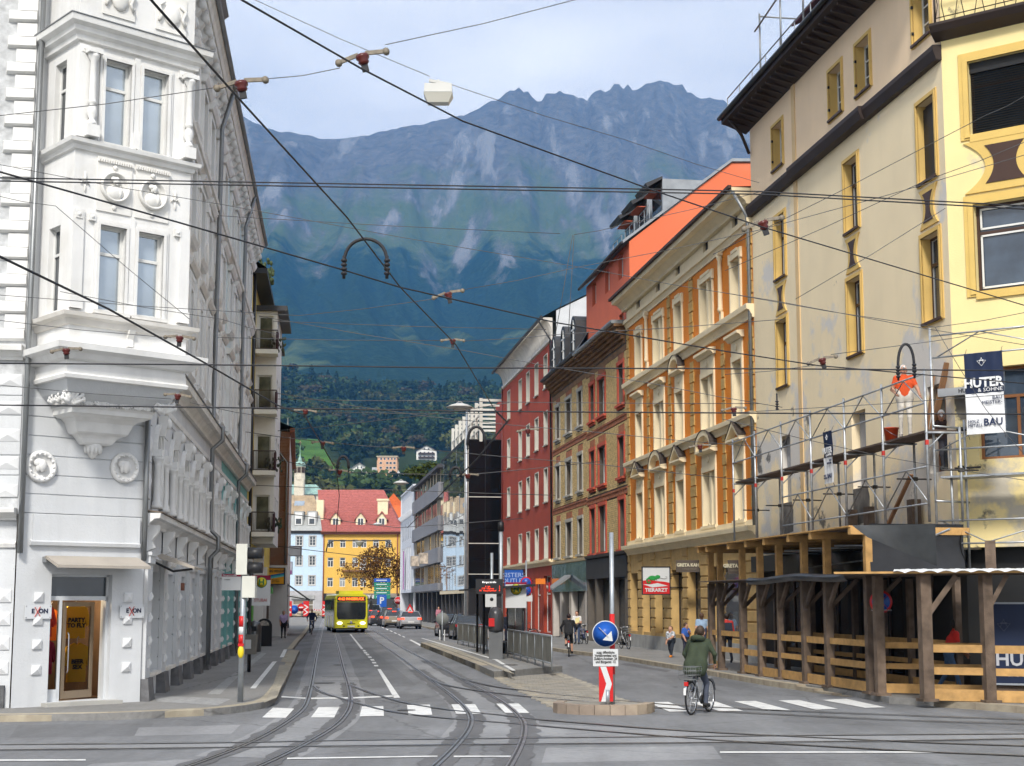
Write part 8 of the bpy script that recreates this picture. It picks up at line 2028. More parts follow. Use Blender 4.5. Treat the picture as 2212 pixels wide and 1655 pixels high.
def bag(o): MB().frustum((.27,-.02,.62),(.05,.14),(.27,-.02,.88),(.03,.1)).tube([(.27,-.08,.88),(.27,-.02,1.0),(.27,.05,.88)],.01,5).build('handbag',M_BLACK,o)
person('woman in a lilac top carrying a black handbag on the left pavement',gp(612,1379,.14),facing(.2,-1),walk(1.62,.15),(.45,.36,.58),(.012,.01,.014),hair=(.2,.07,.04),fat=1.2,sleeve=.3,extra=bag)
def pack(o): MB().frustum((0,.2,1.02),(.15,.1),(0,.17,1.42),(.12,.07)).box(-.12,.12,.24,.33,1.05,1.22).build('backpack',clothm((.02,.025,.04)),o); MB().tube([(.25,-.05,.92),(.27,-.02,.3)],[.03,.012],6).build('umbrella',M_BLACK,o)
person('person in a red jacket with a dark backpack walking away along the walkway',gp(1572,1432,.14),facing(-.1,1),walk(1.75,.4,head=(0,-1,0)),(.42,.03,.025),(.015,.018,.03),hair=(.04,.03,.025),res=.017,extra=pack)
def paper(o): MB().add([(-.02,-.32,1.05),(.2,-.34,1.12),(.2,-.3,1.38),(-.02,-.28,1.32)],[(0,1,2,3)]).build('brochure',pm('yellow paper',(.75,.65,.3),bump=0),o)
person('woman in a white top and jeans reading a yellow brochure by the brick house',gp(1247,1392,.14),facing(-.3,-1),walk(1.68,.12,armL=((.24,-.12,1.15),(.12,-.28,1.12)),armR=((-.24,-.1,1.15),(-.1,-.28,1.12)),head=(0,-1,-.35)),(.68,.66,.64),(.05,.07,.13),hair=(.1,.05,.03),sleeve=.3,hairy=.1,extra=paper)
person('boy in a striped shirt with orange shoes running on the right pavement',gp(1450,1420,.14),facing(-.6,-1),walk(1.15,.45,armL=((.22,-.25,1.2),(.1,-.45,1.1))),pm('striped shirt',(.4,.42,.45),var=.9,scale=14,bump=0),(.02,.025,.035),shoes=(.7,.22,.02),hair=(.4,.22,.1),sleeve=.3,res=.017)
person('boy in a blue T-shirt looking down behind the green parka',gp(1481,1414,.14),facing(.7,-1),walk(1.25,.1,armL=((.22,-.15,1.2),(.05,-.28,1.3)),head=(.3,-1,-.5)),(.04,.12,.45),(.03,.03,.05),hair=(.16,.08,.04),sleeve=.3,res=.017)
person('person in a pale blue shirt walking away beside the first walkway post',gp(1517,1418,.14),facing(.1,1),walk(1.72,.25),(.26,.36,.5),(.05,.06,.1),hair=(.22,.11,.06),sleeve=.3,hairy=.08,res=.018)
def cig(o): MB().tube([(.03,-.25,1.6),(.03,-.33,1.585)],.006,5).build('cigarette',M_WFRAME,o)
person('smoking man in a red T-shirt and blue jeans walking inside the walkway',gp(2052,1497,.14),facing(1,-.12),walk(1.72,.5,ph=1,lean=.16,head=(0,-1,-.05),armL=((.2,-.22,1.15),(.12,-.4,.95)),armR=((-.2,-.2,1.15),(-.12,-.38,.98))),(.62,.03,.02),(.07,.13,.24),shoes=(.05,.2,.5),hair=(.02,.018,.016),skin=SKIN2,sleeve=.3,res=.0125,extra=cig)
wk=FC.world(15.05,-.95,ZDK)
person('builder in an orange T-shirt and white trousers standing on the scaffold deck',wk,facing(-.22,-1),walk(1.93,.04,arm=0,lean=0,head=(.1,-1,0),armL=((.3,-.05,1.16),(.34,-.2,.98)),armR=((-.28,-.02,1.16),(-.2,-.25,1.02))),(.6,.075,.015),pm('plastered white trousers',(.6,.56,.5),var=.35,scale=4,bump=.2),shoes=(.3,.27,.24),hair=(.04,.025,.02),capc=(.75,.75,.73),fat=1.22,sleeve=.3,cap=True,res=.0125)
w2=FC.world(15.1,.1,5.66); person('builder in a white cap bending in the opened corner window',w2,FC.rot+.9,walk(1.5,.1,lean=.3,head=(.3,-1,-.6)),(.05,.03,.03),(.04,.04,.05),capc=(.8,.8,.8),cap=True,res=.02)
person('road worker in a yellow safety vest at the street-end barriers',gp(782,1335,.0),facing(.3,1),walk(1.75,.1),(.55,.7,.02),(.03,.03,.06),hair=(.15,.08,.04),res=.028)
for lab,px,py,c in (('person in a pink top standing under the dark arcade on the right',947,1352,(.5,.2,.25)),('person in a blue jacket by the stop sign at the street end',862,1338,(.05,.15,.4)),('person in an orange top crossing beyond the queue of cars',818,1336,(.6,.25,.1)),('person in dark clothes sitting-height beside the tram stop shelter',1097,1399,(.02,.025,.04))):
 person(lab,gp(px,py,.14 if px > 900 else 0),facing(.2,-1),walk(1.7,.2),c,(.03,.03,.05),res=.028)
pb='bicycles parked along the shop fronts'
for lab,px,py,rot,c in (('silver bicycle with basket parked by the black shop front',1350,1402,facing(-.25,1),(.5,.52,.55)),('bicycle parked against the dark red house',1133,1385,facing(1,.3),(.03,.03,.03)),('blue bicycle behind the woman with the brochure',1262,1391,facing(-.2,1),(.05,.07,.25)),('dark bicycle leaning at the teal house wall',508,1405,facing(-.2,1),(.03,.04,.06)),('bicycle standing next to the black advertising board on the left',552,1389,facing(-.3,1),(.4,.4,.42))):
 v=G(px,py,.14); make_bike('bicycle',lab,v,rot,c,px == 1350,pb,.14,lean=.06)
# ================================================================== vehicles
ZR=zm(1420,2150,4.0365)
M_TLIGHT=pm('brake light',(.6,.02,.01),emit=(1,.06,.02),es=2.2,var=0,bump=0); M_HLIGHT=pm('headlight',(.9,.88,.8),emit=(1,.95,.8),es=2.5,var=0,bump=0); M_CGL=pm('car glass',(.02,.025,.03),rough=.06,spec=.9,var=0,bump=0)
M_REFL=pm('red lamp glass',(.3,.01,.01),rough=.15,var=0,bump=0)
def make_car(label,loc,rot,col,H=1.5,W=1.8,L_=4.2,kind='hatch',lit=True,group='cars queueing on the right of the street'):
 """rear towards +y, front towards -y"""
 o=thing('car' if kind != 'van' else 'van',label,'car' if kind != 'van' else 'van',loc,rot,group); cm=pm('car paint %.2f%.2f%.2f' % col,col,rough=.28,metal=.35,var=.03,bump=0,coat=.8)
 w=W/2; h=H; e=L_/2; q=.12 if kind == 'van' else .0
 sec=[(e,.42,.62,.62,w*.8,w*.78),(e-.06,.3,.9,.94,w*.95,w*.82),(e-.2,.25,.98,1.04,w,w*.84),(e-.62+q*3,.22,1.0,h-.04,w,w*.72),(e-1.0,.22,.98,h,w,w*.74),(-.1,.22,.94,h,w,w*.74),(-.45,.22,.93,h-.06,w,w*.72),(-1.15,.22,.92,.97,w,w*.82),(-e+.35,.26,.78,.84,w*.97,w*.8),(-e+.05,.32,.62,.68,w*.86,w*.75),(-e,.4,.5,.5,w*.7,w*.65)]
 ring=lambda s: [(s[4],s[0],s[1]),(s[4]*1.01,s[0],(s[1]+s[2])/2),(s[4]*.97,s[0],s[2]),(s[5],s[0],s[3]),(-s[5],s[0],s[3]),(-s[4]*.97,s[0],s[2]),(-s[4]*1.01,s[0],(s[1]+s[2])/2),(-s[4],s[0],s[1])]
 mb=MB(); vs=[p for s in sec for p in ring(s)]; n=8; gl=MB()
 for i in range(len(sec)-1):
  for k in range(n):
   a,b=i*n+k,i*n+(k+1) % n; f=(a,b,b+n,a+n)
   mb.add([vs[j] for j in f],[(0,1,2,3)],1 if (k in (2,4) and 2 <= i <= 6) or (k == 3 and i in (2,6)) else (2 if k == 7 else 0),False)
 mb.add(ring(sec[0]),[tuple(range(8))[::-1]],0); mb.add(ring(sec[-1]),[tuple(range(8))],0)
 MBm=mb.mesh('body',[cm,M_CGL,M_BLACK]); link('body',MBm,o)
 pil=MB()
 for s_ in (-1,1):
  for y0,y1 in ((e-.62+q*3,e-.2),(.45,.55),(-.45,-1.15)): pil.beam((s_*w*.74,y0,h-.03),(s_*w*.96,y1,.98),.05,.06)
 pil.build('pillars',cm,o)
 for x in (-w+.09,w-.09):
  for y in (e-.8,-e+.8):
   wl=link('wheel',cached('carwheel',lambda: MB().lathe([(.2,-.1),(.3,-.1),(.325,-.06),(.325,.06),(.3,.1),(.2,.1)],n=18,axis='x').mesh('wheel',M_TYRE)),o,(x,y,.325)); link('rim',cached('carrim',lambda: MB().lathe([(.001,-.06),(.2,-.09),(.2,.09),(.001,.06)],n=10,axis='x').mesh('rim',M_CHROME)),wl)
 for s_ in (-1,1):
  link('tail_light',MB().box(min(s_*w*.62,s_*w*.97),max(s_*w*.62,s_*w*.97),e-.14,e-.03,.8,.95).mesh('tail_light',M_TLIGHT if lit else M_REFL),o)
  link('headlight',MB().box(min(s_*w*.5,s_*w*.85),max(s_*w*.5,s_*w*.85),-e+.02,-e+.1,.58,.7).mesh('headlight',M_WFRAME),o); link('mirror',MB().ellipsoid((s_*(w+.08),-.75,1.0),(.1,.06,.07),8,6).mesh('mirror',cm),o)
 if lit: MB().box(-.18,.18,e-.6,e-.5,h-.07,h-.03).build('brake_light',M_TLIGHT,o)
 MB().box(-.26,.26,e-.02,e+.012,.55,.66).build('number_plate',M_WFRAME,o); MB().box(-w*.9,w*.9,e-.12,e+.03,.3,.45).build('bumper',M_BLACK,o); MB().tube([(-w*.7,e-1,h+.03),(-w*.7,-.3,h+.03)],.02,5).tube([(w*.7,e-1,h+.03),(w*.7,-.3,h+.03)],.02,5).build('roof_rail',M_CHROME,o)
 return o
hd=facing(-.17,1)
for lab,x,y,col,H,W,kind in (('silver estate car with lit brake lights, last in the queue',905,1482,(.42,.42,.43),1.5,1.82,'hatch'),('beige car with lit brake lights ahead of the silver car',640,1458,(.26,.22,.16),1.5,1.76,'hatch'),('black off-road car with lit brake lights, tallest of the queue',565,1440,(.02,.02,.024),1.72,1.85,'hatch'),('dark small car between the black off-road car and the bus',400,1430,(.03,.03,.035),1.45,1.72,'hatch'),('dark grey car beside the bus flank in the queue',268,1400,(.05,.05,.055),1.45,1.76,'hatch'),('white van with blue stripe at the head of the queue',310,1335,(.65,.66,.68),1.95,1.85,'van')):
 p=G(*ZR(x,y)); d=Vector((-.17,1,0)).normalized(); c=p+d*2.1; make_car(lab,(c.x,c.y,0),hd,col,H,W,4.2,kind)
for lab,x,y,col in (('black hatchback parked left of the tram stop railing',1590,1612,(.02,.02,.022)),('dark car parked behind the tram stop railing',1850,1660,(.05,.05,.055))):
 p=G(*ZR(x,y)); c=p+Vector((-.15,1,0)).normalized()*2.1; make_car(lab,(c.x,c.y,0),facing(-.15,1),col,1.5,1.78,4.1,'hatch',False,'cars parked by the tram stop')
# ---- bus
bp0=G(*zm(900,2200,2.069)(1043,686)); bus=thing('bus','yellow city bus with orange destination display driving towards the camera','bus',(bp0.x,bp0.y,0),facing(.19,-1))
M_BUSY=pm('yellow bus paint',(.72,.68,.02),rough=.3,var=.04,bump=0,coat=.6); M_BUSG=pm('bus glass',(.02,.024,.028),rough=.05,spec=.9,var=.2,scale=.5,bump=0)
w,Lb,hb=1.27,11.9,2.88
prof=[(-w,.35),(-w,2.55),(-w+.1,2.78),(-w+.3,hb),(w-.3,hb),(w-.1,2.78),(w,2.55),(w,.35)]
mb=MB(); secs=[(0.0,.93,.02),(.12,.985,.0),(.3,1,0),(Lb-.2,1,0),(Lb,.95,0)]; vs=[(x*k,y,z) for y,k,_ in secs for x,z in prof]
mb.add(vs,[(i*8+k,i*8+(k+1) % 8,(i+1)*8+(k+1) % 8,(i+1)*8+k) for i in range(4) for k in range(8)]+[tuple(range(8))[::-1],tuple(range(32,40))]); mb.build('body',M_BUSY,bus)
MB().prism([(-.99,1.0),(.99,1.0),(1.08,1.25),(1.08,2.28),(-1.08,2.28),(-1.08,1.25)],-.03,.02,axis='y').build('windscreen',M_BUSG,bus)
dp=MB().box(-1.06,1.06,-.035,.02,2.33,2.7).build('display',M_BLACK,bus); text('4162 INNSBRUCK',.27,dp,(-.02,-.05,2.51),pm('orange display letters',(.9,.15,.02),emit=(1,.13,.01),es=2.5,var=0,bump=0),bold=.006,sx=.92)
for s_ in (-1,1):
 for k in range(7): MB().box(s_*w-.012,s_*w+.012,.5+k*1.6,1.95+k*1.6,1.2 if k not in (0,3,5) or s_ > 0 else .4,2.45).build('side_window',M_BUSG,bus)
 MB().ellipsoid((s_*.86,-.02,.72),(.2,.06,.1),10,6).build('headlight',M_HLIGHT,bus); MB().ellipsoid((s_*.55,-.0,.5),(.09,.04,.05),8,5).build('fog_lamp',M_BLACK,bus)
 mm=MB().tube([(s_*1.15,.0,2.5),(s_*1.42,-.25,2.5),(s_*1.45,-.28,2.3)],.025,6).build('mirror_arm',M_BLACK,bus); link('mirror',MB().box(s_*1.45-.1,s_*1.45+.1,-.34,-.22,1.75,2.3).mesh('mirror',M_BLACK),mm)
 for y in (2.6,8.6): wl=MB().lathe([(.25,-.14),(.46,-.14),(.49,-.09),(.49,.09),(.46,.14),(.25,.14)],(s_*1.1,y,.49),18,axis='x').build('wheel',M_TYRE,bus); link('rim',MB().lathe([(.001,-.1),(.26,-.12),(.26,.12),(.001,.1)],(s_*1.1,y,.49),12,axis='x').mesh('rim',M_CHROME),wl)
 link('wiper',MB().beam((s_*.15,-.05,1.05),(s_*.75,-.05,1.25),.02).mesh('wiper',M_BLACK),bus)
MB().box(-.9,.9,.5,4.0,hb,3.12).box(-.6,.6,5,8,hb,3.02).build('roof_unit',M_BUSY,bus); MB().box(-1.15,1.15,-.02,.1,.3,.36).box(-1.2,1.2,.1,Lb-.1,.25,.38).build('skirt',M_BLACK,bus); MB().box(-.27,.27,-.05,-.01,.42,.54).build('number_plate',M_WFRAME,bus)
MB().lathe([(.07,-.06),(.1,-.06),(.1,-.03),(.07,-.03)],(0,0,.78),14,axis='y').build('emblem',M_CHROME,bus); MB().box(-.3,.3,-.03,0,.66,.7).build('grille',M_BLACK,bus); text('POSTBUS',.1,bus,(.3,-.03,.9),M_BLACK)
# ================================================================== street furniture
M_SBLUE=pm('sign blue',(.01,.09,.42),rough=.35,var=.03,bump=0); M_SRED=pm('sign red',(.55,.015,.015),rough=.35,var=.03,bump=0); M_SWHITE=pm('sign white',(.6,.61,.61),rough=.4,var=.03,bump=0); M_SYEL=pm('sign yellow',(.78,.6,.02),rough=.4,var=.02,bump=0)
M_POLE=pm('galvanised pole',(.36,.39,.42),rough=.45,metal=.6,var=.15,scale=5,bump=0)
def disc(o,x,y,z,r,mats,name='disc'):
 """mats: outer ring, inner field"""
 d=MB().lathe([(.001,0),(r,0),(r,.012),(.001,.012)],(x,y,z),28,axis='y').build(name,mats[0],o)
 if len(mats) > 1: link('field',MB().lathe([(.001,-.004),(r*(mats[2] if len(mats) > 2 else .88),-.004),(r*.8,0),(.001,0)],(x,y,z),28,axis='y').mesh('field',mats[1]),d)
 return d
def board(o,x0,x1,y,z0,z1,mat,name='board',th=.015): return MB().box(x0,x1,y,y+th,z0,z1).build(name,mat,o)
def post_at(px,py,z=.14): v=G(px,py,z); return v
def no_stop(o,x,y,z,r):
 d=disc(o,x,y,z,r,(M_SRED,M_SBLUE,.8)); a=r*.72
 for s_ in (-1,1): link('bar',MB().beam((x-a*.75,y-.008,z+s_*a*.75),(x+a*.75,y-.008,z-s_*a*.75),.006,r*.16,up=(0,1,0)).mesh('bar',M_SRED),d)
v=G(1313,1522,.2); o=thing('refuge_sign','blue white-arrow sign with text board and red chevron marker on the refuge island','traffic sign',v); k=v.y/F*1.01
MB().tube([(.12,.25,0),(.12,.25,3.55)],.048,10).build('tall_pole',M_POLE,o); MB().tube([(.12,.25,.6),(.12,.25,1.85)],.054,10).build('red_sleeve',M_SRED,o); MB().tube([(0,0,0),(0,0,.3)],.05,8).build('stub',M_POLE,o)
d=disc(o,-.04,-.02,1.44,.275,(M_SWHITE,M_SBLUE,.94)); mb=MB(); mb.beam((-.18,-.032,1.58),(.02,-.032,1.38),.008,.075,up=(0,1,0)); mb.add([(.11,-.036,1.29),(.085,-.036,1.5),(-.1,-.036,1.315)],[(0,1,2)]); link('arrow',mb.mesh('arrow',M_SWHITE),d)
b_=board(o,-.3,.22,-.02,.78,1.13,M_SWHITE,'text_board'); link('lettering',text_mesh('ausg. öffentliche\nVerkehrsmittel und\nZufahrt Anichstr. 24\nund Bürgerstr. 12',.072,mat=M_BLACK,bold=.0015,sx=.8),b_,(-.04,-.028,.965))
b_=board(o,-.18,.11,-.02,.06,.77,M_SRED,'chevron_board'); link('chevron',MB().add([(-.15,-.026,.77),(-.03,-.026,.77),(.085,-.026,.42),(-.02,-.026,.06),(-.14,-.026,.06),(-.03,-.026,.42)],[(0,5,2,1),(5,4,3,2)]).mesh('chevron',M_SWHITE),b_)
v=G(519,1517,.14); o=thing('signal_pole','traffic signal pole with red white bands and yellow push button at the left kerb','traffic light',v)
MB().tube([(0,0,0),(.02,0,3.15)],.065,12).build('pole',M_POLE,o)
for z0,z1,m_ in ((1.25,1.45,M_SRED),(1.45,1.62,M_SWHITE),(1.62,1.85,M_SRED)): MB().tube([(.0,0,z0),(.0,0,z1)],.07,12).build('band',m_,o)
MB().ellipsoid((-.0,-.07,1.08),(.07,.06,.14),10,8).build('push_button',M_SYEL,o); MB().box(-.06,.06,-.1,0,1.2,1.26).build('button_head',M_SRED,o)
hd_=MB().box(-.14,.1,-.12,.14,2.75,3.42).build('signal_housing',pm('pale grey housing',(.58,.58,.52),bump=0),o)
for z in (2.9,3.22): link('visor',MB().lathe([(.11,0),(.13,0),(.12,.32),(.1,.32)],(.1,0,z),14,axis='x').mesh('visor',M_BLACK),hd_); link('lens',MB().lathe([(.001,.02),(.11,.02),(.11,0)],(.1,0,z),12,axis='x').mesh('lens',M_CGL),hd_)
MB().box(.0,.28,-.1,.14,2.25,2.72).build('second_housing',pm('pale grey housing',(.58,.58,.52)),o)
def stop_sign(label,px,py,Y,w_,h,band,txt=None):
 p=at(px,py,Y); o=thing('tram_stop_sign',label,'sign',(p.x,p.y,p.z),0,'white tram stop signs'); board(o,0,w_,0,-h,0,M_SWHITE); board(o,0,w_,-.004,-h*.16,0,pm('maroon band',(.25,.01,.04),bump=0),'band')
 return o
o=stop_sign('white tram stop name board with maroon band left of the signal pole',479,1240,36.0,.5,.4,1); text('Bürgerstraße',.065,o,(.2,-.01,-.035),M_SWHITE); text('R1 Bergisel',.03,o,(.14,-.01,-.14),M_BLACK); MB().tube([(.5,.05,-.2),(.62,.1,-.2)],.02,6).build('arm',M_POLE,o)
def hsign(o,x,z,r):
 d=disc(o,x,-.012,z,r,(pm('sign green',(.02,.2,.08),bump=0),M_SYEL,.9)); link('lettering',text_mesh('H',r*1.5,mat=pm('sign green',(.02,.2,.08)),bold=.006),d,(x,-.03,z))
o=stop_sign('white H tram stop sign beside the left signal',545,1243,46.0,.58,.95,1); hsign(o,.3,-.22,.17); text('STUBAI',.14,o,(.28,-.01,-.78),pm('red print',(.4,.05,.05)),sx=.9); MB().tube([(-.06,.05,.1),(-.06,.05,-3.2)],.05,8).build('pole',M_BLACK,o)
v=G(538,1452,.14); o=thing('litter_bin','small grey litter bin with a sticker on a post by the left kerb','bin',v); MB().tube([(0,0,0),(0,0,1.35)],.05,8).build('post',M_BLACK,o); MB().prism([(-.22,.55),(.2,.55),(.24,1.15),(-.24,1.15)],-.2,.1,axis='y').build('box',pm('grey bin',(.2,.19,.17),metal=.3),o); board(o,-.1,.08,-.215,.72,1.0,M_SWHITE,'sticker')
v=G(548,1408,.14); o=thing('waste_container','round steel waste container on the left pavement','bin',v); MB().lathe([(.3,0),(.32,.05),(.32,1.1),(.25,1.28),(.001,1.35)],n=18).build('drum',pm('dark steel drum',(.12,.125,.13),rough=.3,metal=.7),o); MB().box(-.16,.16,-.33,-.25,.9,1.1).build('flap',M_BLACK,o)
v=G(570,1396,.14); o=thing('advertising_board','black round-topped advertising board on the left pavement','sign',v); MB().prism([(-.38,0),(.38,0),(.38,1.0)]+[(.38*math.cos(t),1.0+.35*math.sin(t)) for t in np.linspace(.2,2.94,8)]+[(-.38,1.0)],-.05,.05,axis='y').build('board',M_BLACK,o); MB().prism([(.25*math.cos(t),1.0+.25*math.sin(t)) for t in np.linspace(0,3.14,9)],-.06,-.051,axis='y').build('print',pm('colourful print',(.5,.45,.4),var=.6,scale=9,bump=0),o); MB().tube([(-.3,0,0),(-.3,.3,0)],.02,5).tube([(.3,0,0),(.3,.3,0)],.02,5).build('foot',M_BLACK,o)
# ---- tram stop: shelter,display,railings,ticket machine
def railing(name,label,pxa,pya,pxb,pyb,n,h=1.05,z=.2):
 a,b=G(pxa,pya,z),G(pxb,pyb,z); d=b-a; L_=d.length; o=thing(name,label,'railing',a,math.atan2(d.y,d.x),'tram stop railings')
 for k in range(n+1): MB().tube([(L_*k/n,0,0),(L_*k/n,0,h)],.025,7).build('post',M_POLE,o)
 MB().tube([(0,0,h),(L_,0,h)],.03,7).build('top_rail',M_POLE,o); MB().tube([(0,0,.2),(L_,0,.2)],.022,7).build('bottom_rail',M_POLE,o)
 for k in range(n): MB().box(L_*k/n+.03,L_*(k+1)/n-.03,-.008,.008,.24,h-.04).build('panel',pm('dull grey panel',(.20,.195,.17),rough=.5,var=.25,scale=2,bump=0),o)
railing('railing','grey panel railing along the near end of the tram platform',1097,1420,1192,1448,6); railing('railing','grey panel railing along the far end of the tram platform',989,1392,1052,1407,5)
sv=G(1060,1417,.2); sh=thing('tram_shelter','dark glass tram shelter with flat roof on the platform','shelter',sv,math.atan2(VR.y,VR.x)+math.pi)
for x,y in ((-4.2,0),(-2.1,0),(0,0),(-4.2,1.3),(0,1.3)): MB().tube([(x,y,0),(x,y,2.45)],.05,8).build('post',M_BLACK,sh)
MB().prism([(-.7,2.55),(-.7,2.62),(1.7,2.8),(1.7,2.7)],-4.9,.5).build('roof',M_BLACK,sh)
for x0 in (-4.1,-2.0): MB().box(x0,x0+1.9,1.28,1.3,.3,2.3).build('pane',M_BLKG,sh)
MB().box(-3.2,-1.2,.75,1.15,.45,.5).box(-3.0,-2.9,.8,1.1,0,.45).box(-1.5,-1.4,.8,1.1,0,.45).build('bench',M_BLACK,sh)
v=G(1078,1422,.2); o=thing('departure_display','black electronic departure display on a post at the tram stop','display',v); MB().box(-.1,.1,-.1,.12,0,2.6).build('post',M_BLACK,o); a=at(1028,1251,v.y)-v; c=at(1086,1283,v.y)-v
MB().box(a.x,c.x,-.2,.15,c.z,a.z).build('casing',M_BLACK,o); text('Bürgerstraße',.1,o,(a.x*.5+c.x*.5,-.22,a.z-.12),pm('white display letters',(.8,.8,.8),emit=(1,1,1),es=.8,var=0,bump=0)); text('6  Igls\nSTB  Fulpmes\nR1  Hauptbahnhof',.085,o,(a.x*.55+c.x*.45,-.22,a.z-.36),pm('red display letters',(.8,.05,.02),emit=(1,.06,.02),es=1.2,var=0,bump=0),align='CENTER'); text('3\n5\n8',.085,o,(c.x-.12,-.22,a.z-.36),pm('red display letters',(.8,.05,.02)))
o=thing('ticket_machine','dark grey ticket machine with a round head on the tram platform','ticket machine',G(1071,1424,.2)); MB().box(-.25,.25,-.2,.2,0,1.0).build('base',pm('grey machine',(.14,.145,.15),bump=0),o); MB().lathe([(.25,1.0),(.28,1.1),(.28,1.65),(.2,1.85),(.001,1.92)],n=16).build('head',pm('dark machine head',(.05,.05,.055),rough=.3),o); MB().box(-.26,-.05,-.3,-.24,1.2,1.5).build('label_plate',M_SRED,o)
o=thing('notice_plate','white notice plate on a post beside the ticket machine','sign',G(1062,1418,.2)); MB().tube([(0,0,0),(0,0,4.0)],.06,8).build('post',M_POLE,o); board(o,-.25,.25,-.08,1.9,2.4,M_SWHITE,'plate'); MB().lathe([(.0,-.01),(.07,-.01),(.07,0)],(0,-.085,2.2),10,axis='y').build('symbol',M_BLACK,o)
o=thing('bus_stop_sign','white H stop sign hanging at the departure display','sign',at(1092,1258,sv.y)); board(o,0,.82,0,-1.0,0,M_SWHITE); hsign(o,.42,-.28,.22); board(o,0,.82,-.004,-.08,0,pm('maroon band',(.25,.01,.04)),'band')
o=thing('reversed_sign','round road sign seen from behind on a pale post in front of the platform','traffic sign',G(955,1390)); disc(o,0,.04,1.35,.36,(pm('grey sign back',(.24,.25,.24),metal=.4,bump=0),)); MB().tube([(0,0,0),(0,0,1.8)],.04,8).build('post',M_POLE,o); MB().box(-.16,-.1,-.05,.05,0,.75).box(.1,.16,-.05,.05,0,.75).build('guard',M_SWHITE,o)
# ---- signs on the right-hand houses
def wall_sign(Fc,name,label,px0,py0,px1,py1,out,mat,th=.08,frame=None):
 """flat sign parallel to the viewer, hung on a bracket from the facade"""
 u,z=Fc.uz((px0+px1)/2,(py0+py1)/2,-out); c=Fc.world(u,-out,z); Y=c.y; a,b=at(px0,py0,Y),at(px1,py1,Y); w_,h=b.x-a.x,a.z-b.z
 o=thing(name,label,'sign',(a.x,Y,b.z)); MB().box(0,w_,-th/2,th/2,0,h).build('panel',mat,o)
 if frame: mb=MB(); t=.045; mb.box(-t,0,-th/2-.02,th/2+.02,-t,h+t).box(w_,w_+t,-th/2-.02,th/2+.02,-t,h+t).box(0,w_,-th/2-.02,th/2+.02,h,h+t).box(0,w_,-th/2-.02,th/2+.02,-t,0); mb.build('frame',frame,o)
 for zz in (h*.25,h*.75): MB().tube([(w_,.0,zz),(w_+out*.6,.1,zz)],.025,6).build('bracket',M_BLACK,o)
 return o,w_,h
o,w_,h=wall_sign(FO,'vet_sign','square white and red veterinary sign with a green chameleon on the orange house',1388,1226,1446,1283,.75,M_SWHITE,.16,M_BLACK); y=-.085
MB().prism([(0,0),(w_,0),(w_,h*.42),(w_*.8,h*.46),(w_*.55,h*.48),(w_*.25,h*.53),(0,h*.5)],y-.005,y,axis='y').build('red_field',M_SRED,o)
MB().prism([(0,h*.36),(w_*.3,h*.36),(w_*.55,h*.41),(w_*.95,h*.3),(w_*.6,h*.27),(w_*.35,h*.24),(w_*.2,h*.3)],y-.009,y-.005,axis='y').build('white_wave',M_SWHITE,o)
mb=MB(); X=lambda a,b: (w_*a,y-.012,h*b)
mb.ellipsoid(X(.36,.6),(w_*.17,.008,h*.09),14,6); mb.ellipsoid(X(.56,.64),(w_*.1,.008,h*.075),12,6); mb.tube([X(.22,.6),X(.15,.55),X(.16,.44),X(.24,.4),X(.28,.45),X(.24,.48)],h*.03,6)
for a,b in ((.3,.5),(.42,.5),(.5,.52)): mb.tube([X(a,.57),X(a+.02,b)],h*.015,5)
mb.build('chameleon_emblem',pm('emblem green',(.02,.25,.05),bump=0),o); MB().tube([X(.64,.61),X(.8,.57),X(.9,.6),X(.9,.66),X(.85,.65)],h*.012,5).build('tongue',pm('grey line',(.4,.4,.4)),o); text('TIERARZT',h*.19,o,(w_*.5,y-.012,h*.14),M_SWHITE,bold=.008)
for lab,x0,y0,x1,y1,out in (('brown shop sign on the orange house right of the veterinary sign',1460,1210,1516,1236,.45),('brown shop sign seen between the upper walkway posts',1572,1210,1614,1240,.3)):
 o,w_,h=wall_sign(FO,'shop_sign',lab,x0,y0,x1,y1,out,pm('brown sign',(.09,.07,.055),bump=.05),.05); o['group']='brown shop signs of the same firm'; text('GRETA KAHN',h*.36,o,(w_*.52,-.035,h*.58),pm('straw letters',(.6,.55,.4),bump=0),bold=.008,sx=.95); text('FARBATELIER',h*.2,o,(w_*.52,-.035,h*.25),pm('dull letters',(.2,.17,.13),bump=0))
o,w_,h=wall_sign(FD,'outlet_sign','blue outlet shop sign on the dark red house',1090,1231,1130,1267,.8,M_SBLUE,.12,M_BLACK); text('SISTERS\nOUTLET',h*.38,o,(w_*.5,-.07,h*.5),pm('pale blue letters',(.35,.45,.7),bump=0),bold=.004,sx=1.05)
o,w_,h=wall_sign(FD,'orange_lamp_box','orange box awning above a door of the dark red house',1157,1250,1178,1262,.6,pm('orange box',(.75,.2,.02),bump=0),.5)
v=G(1137,1396,.14); o=thing('no_stopping_signs','two stacked round no-stopping signs on a post before the dark red house','traffic sign',v); MB().tube([(0,.05,0),(0,.05,4.2)],.04,8).build('post',M_POLE,o); [no_stop(o,0,0,at(1137,yy,v.y).z,.29) for yy in (1265,1282)]; z0=at(1137,1299,v.y).z; board(o,-.3,.3,0,z0-.15,z0+.15,M_SWHITE)
v=G(1903,1420,.14); v=at(1903,1300,34.6); o=thing('no_stopping_sign','round no-stopping sign hidden behind a walkway post','traffic sign',v); no_stop(o,0,0,0,.27); MB().tube([(.0,.06,-1.6),(0,.06,.4)],.03,8).build('post',M_POLE,o); text('AUSG. BAUFÜHRUNG',.05,o,(0,-.02,-.2),M_SWHITE)
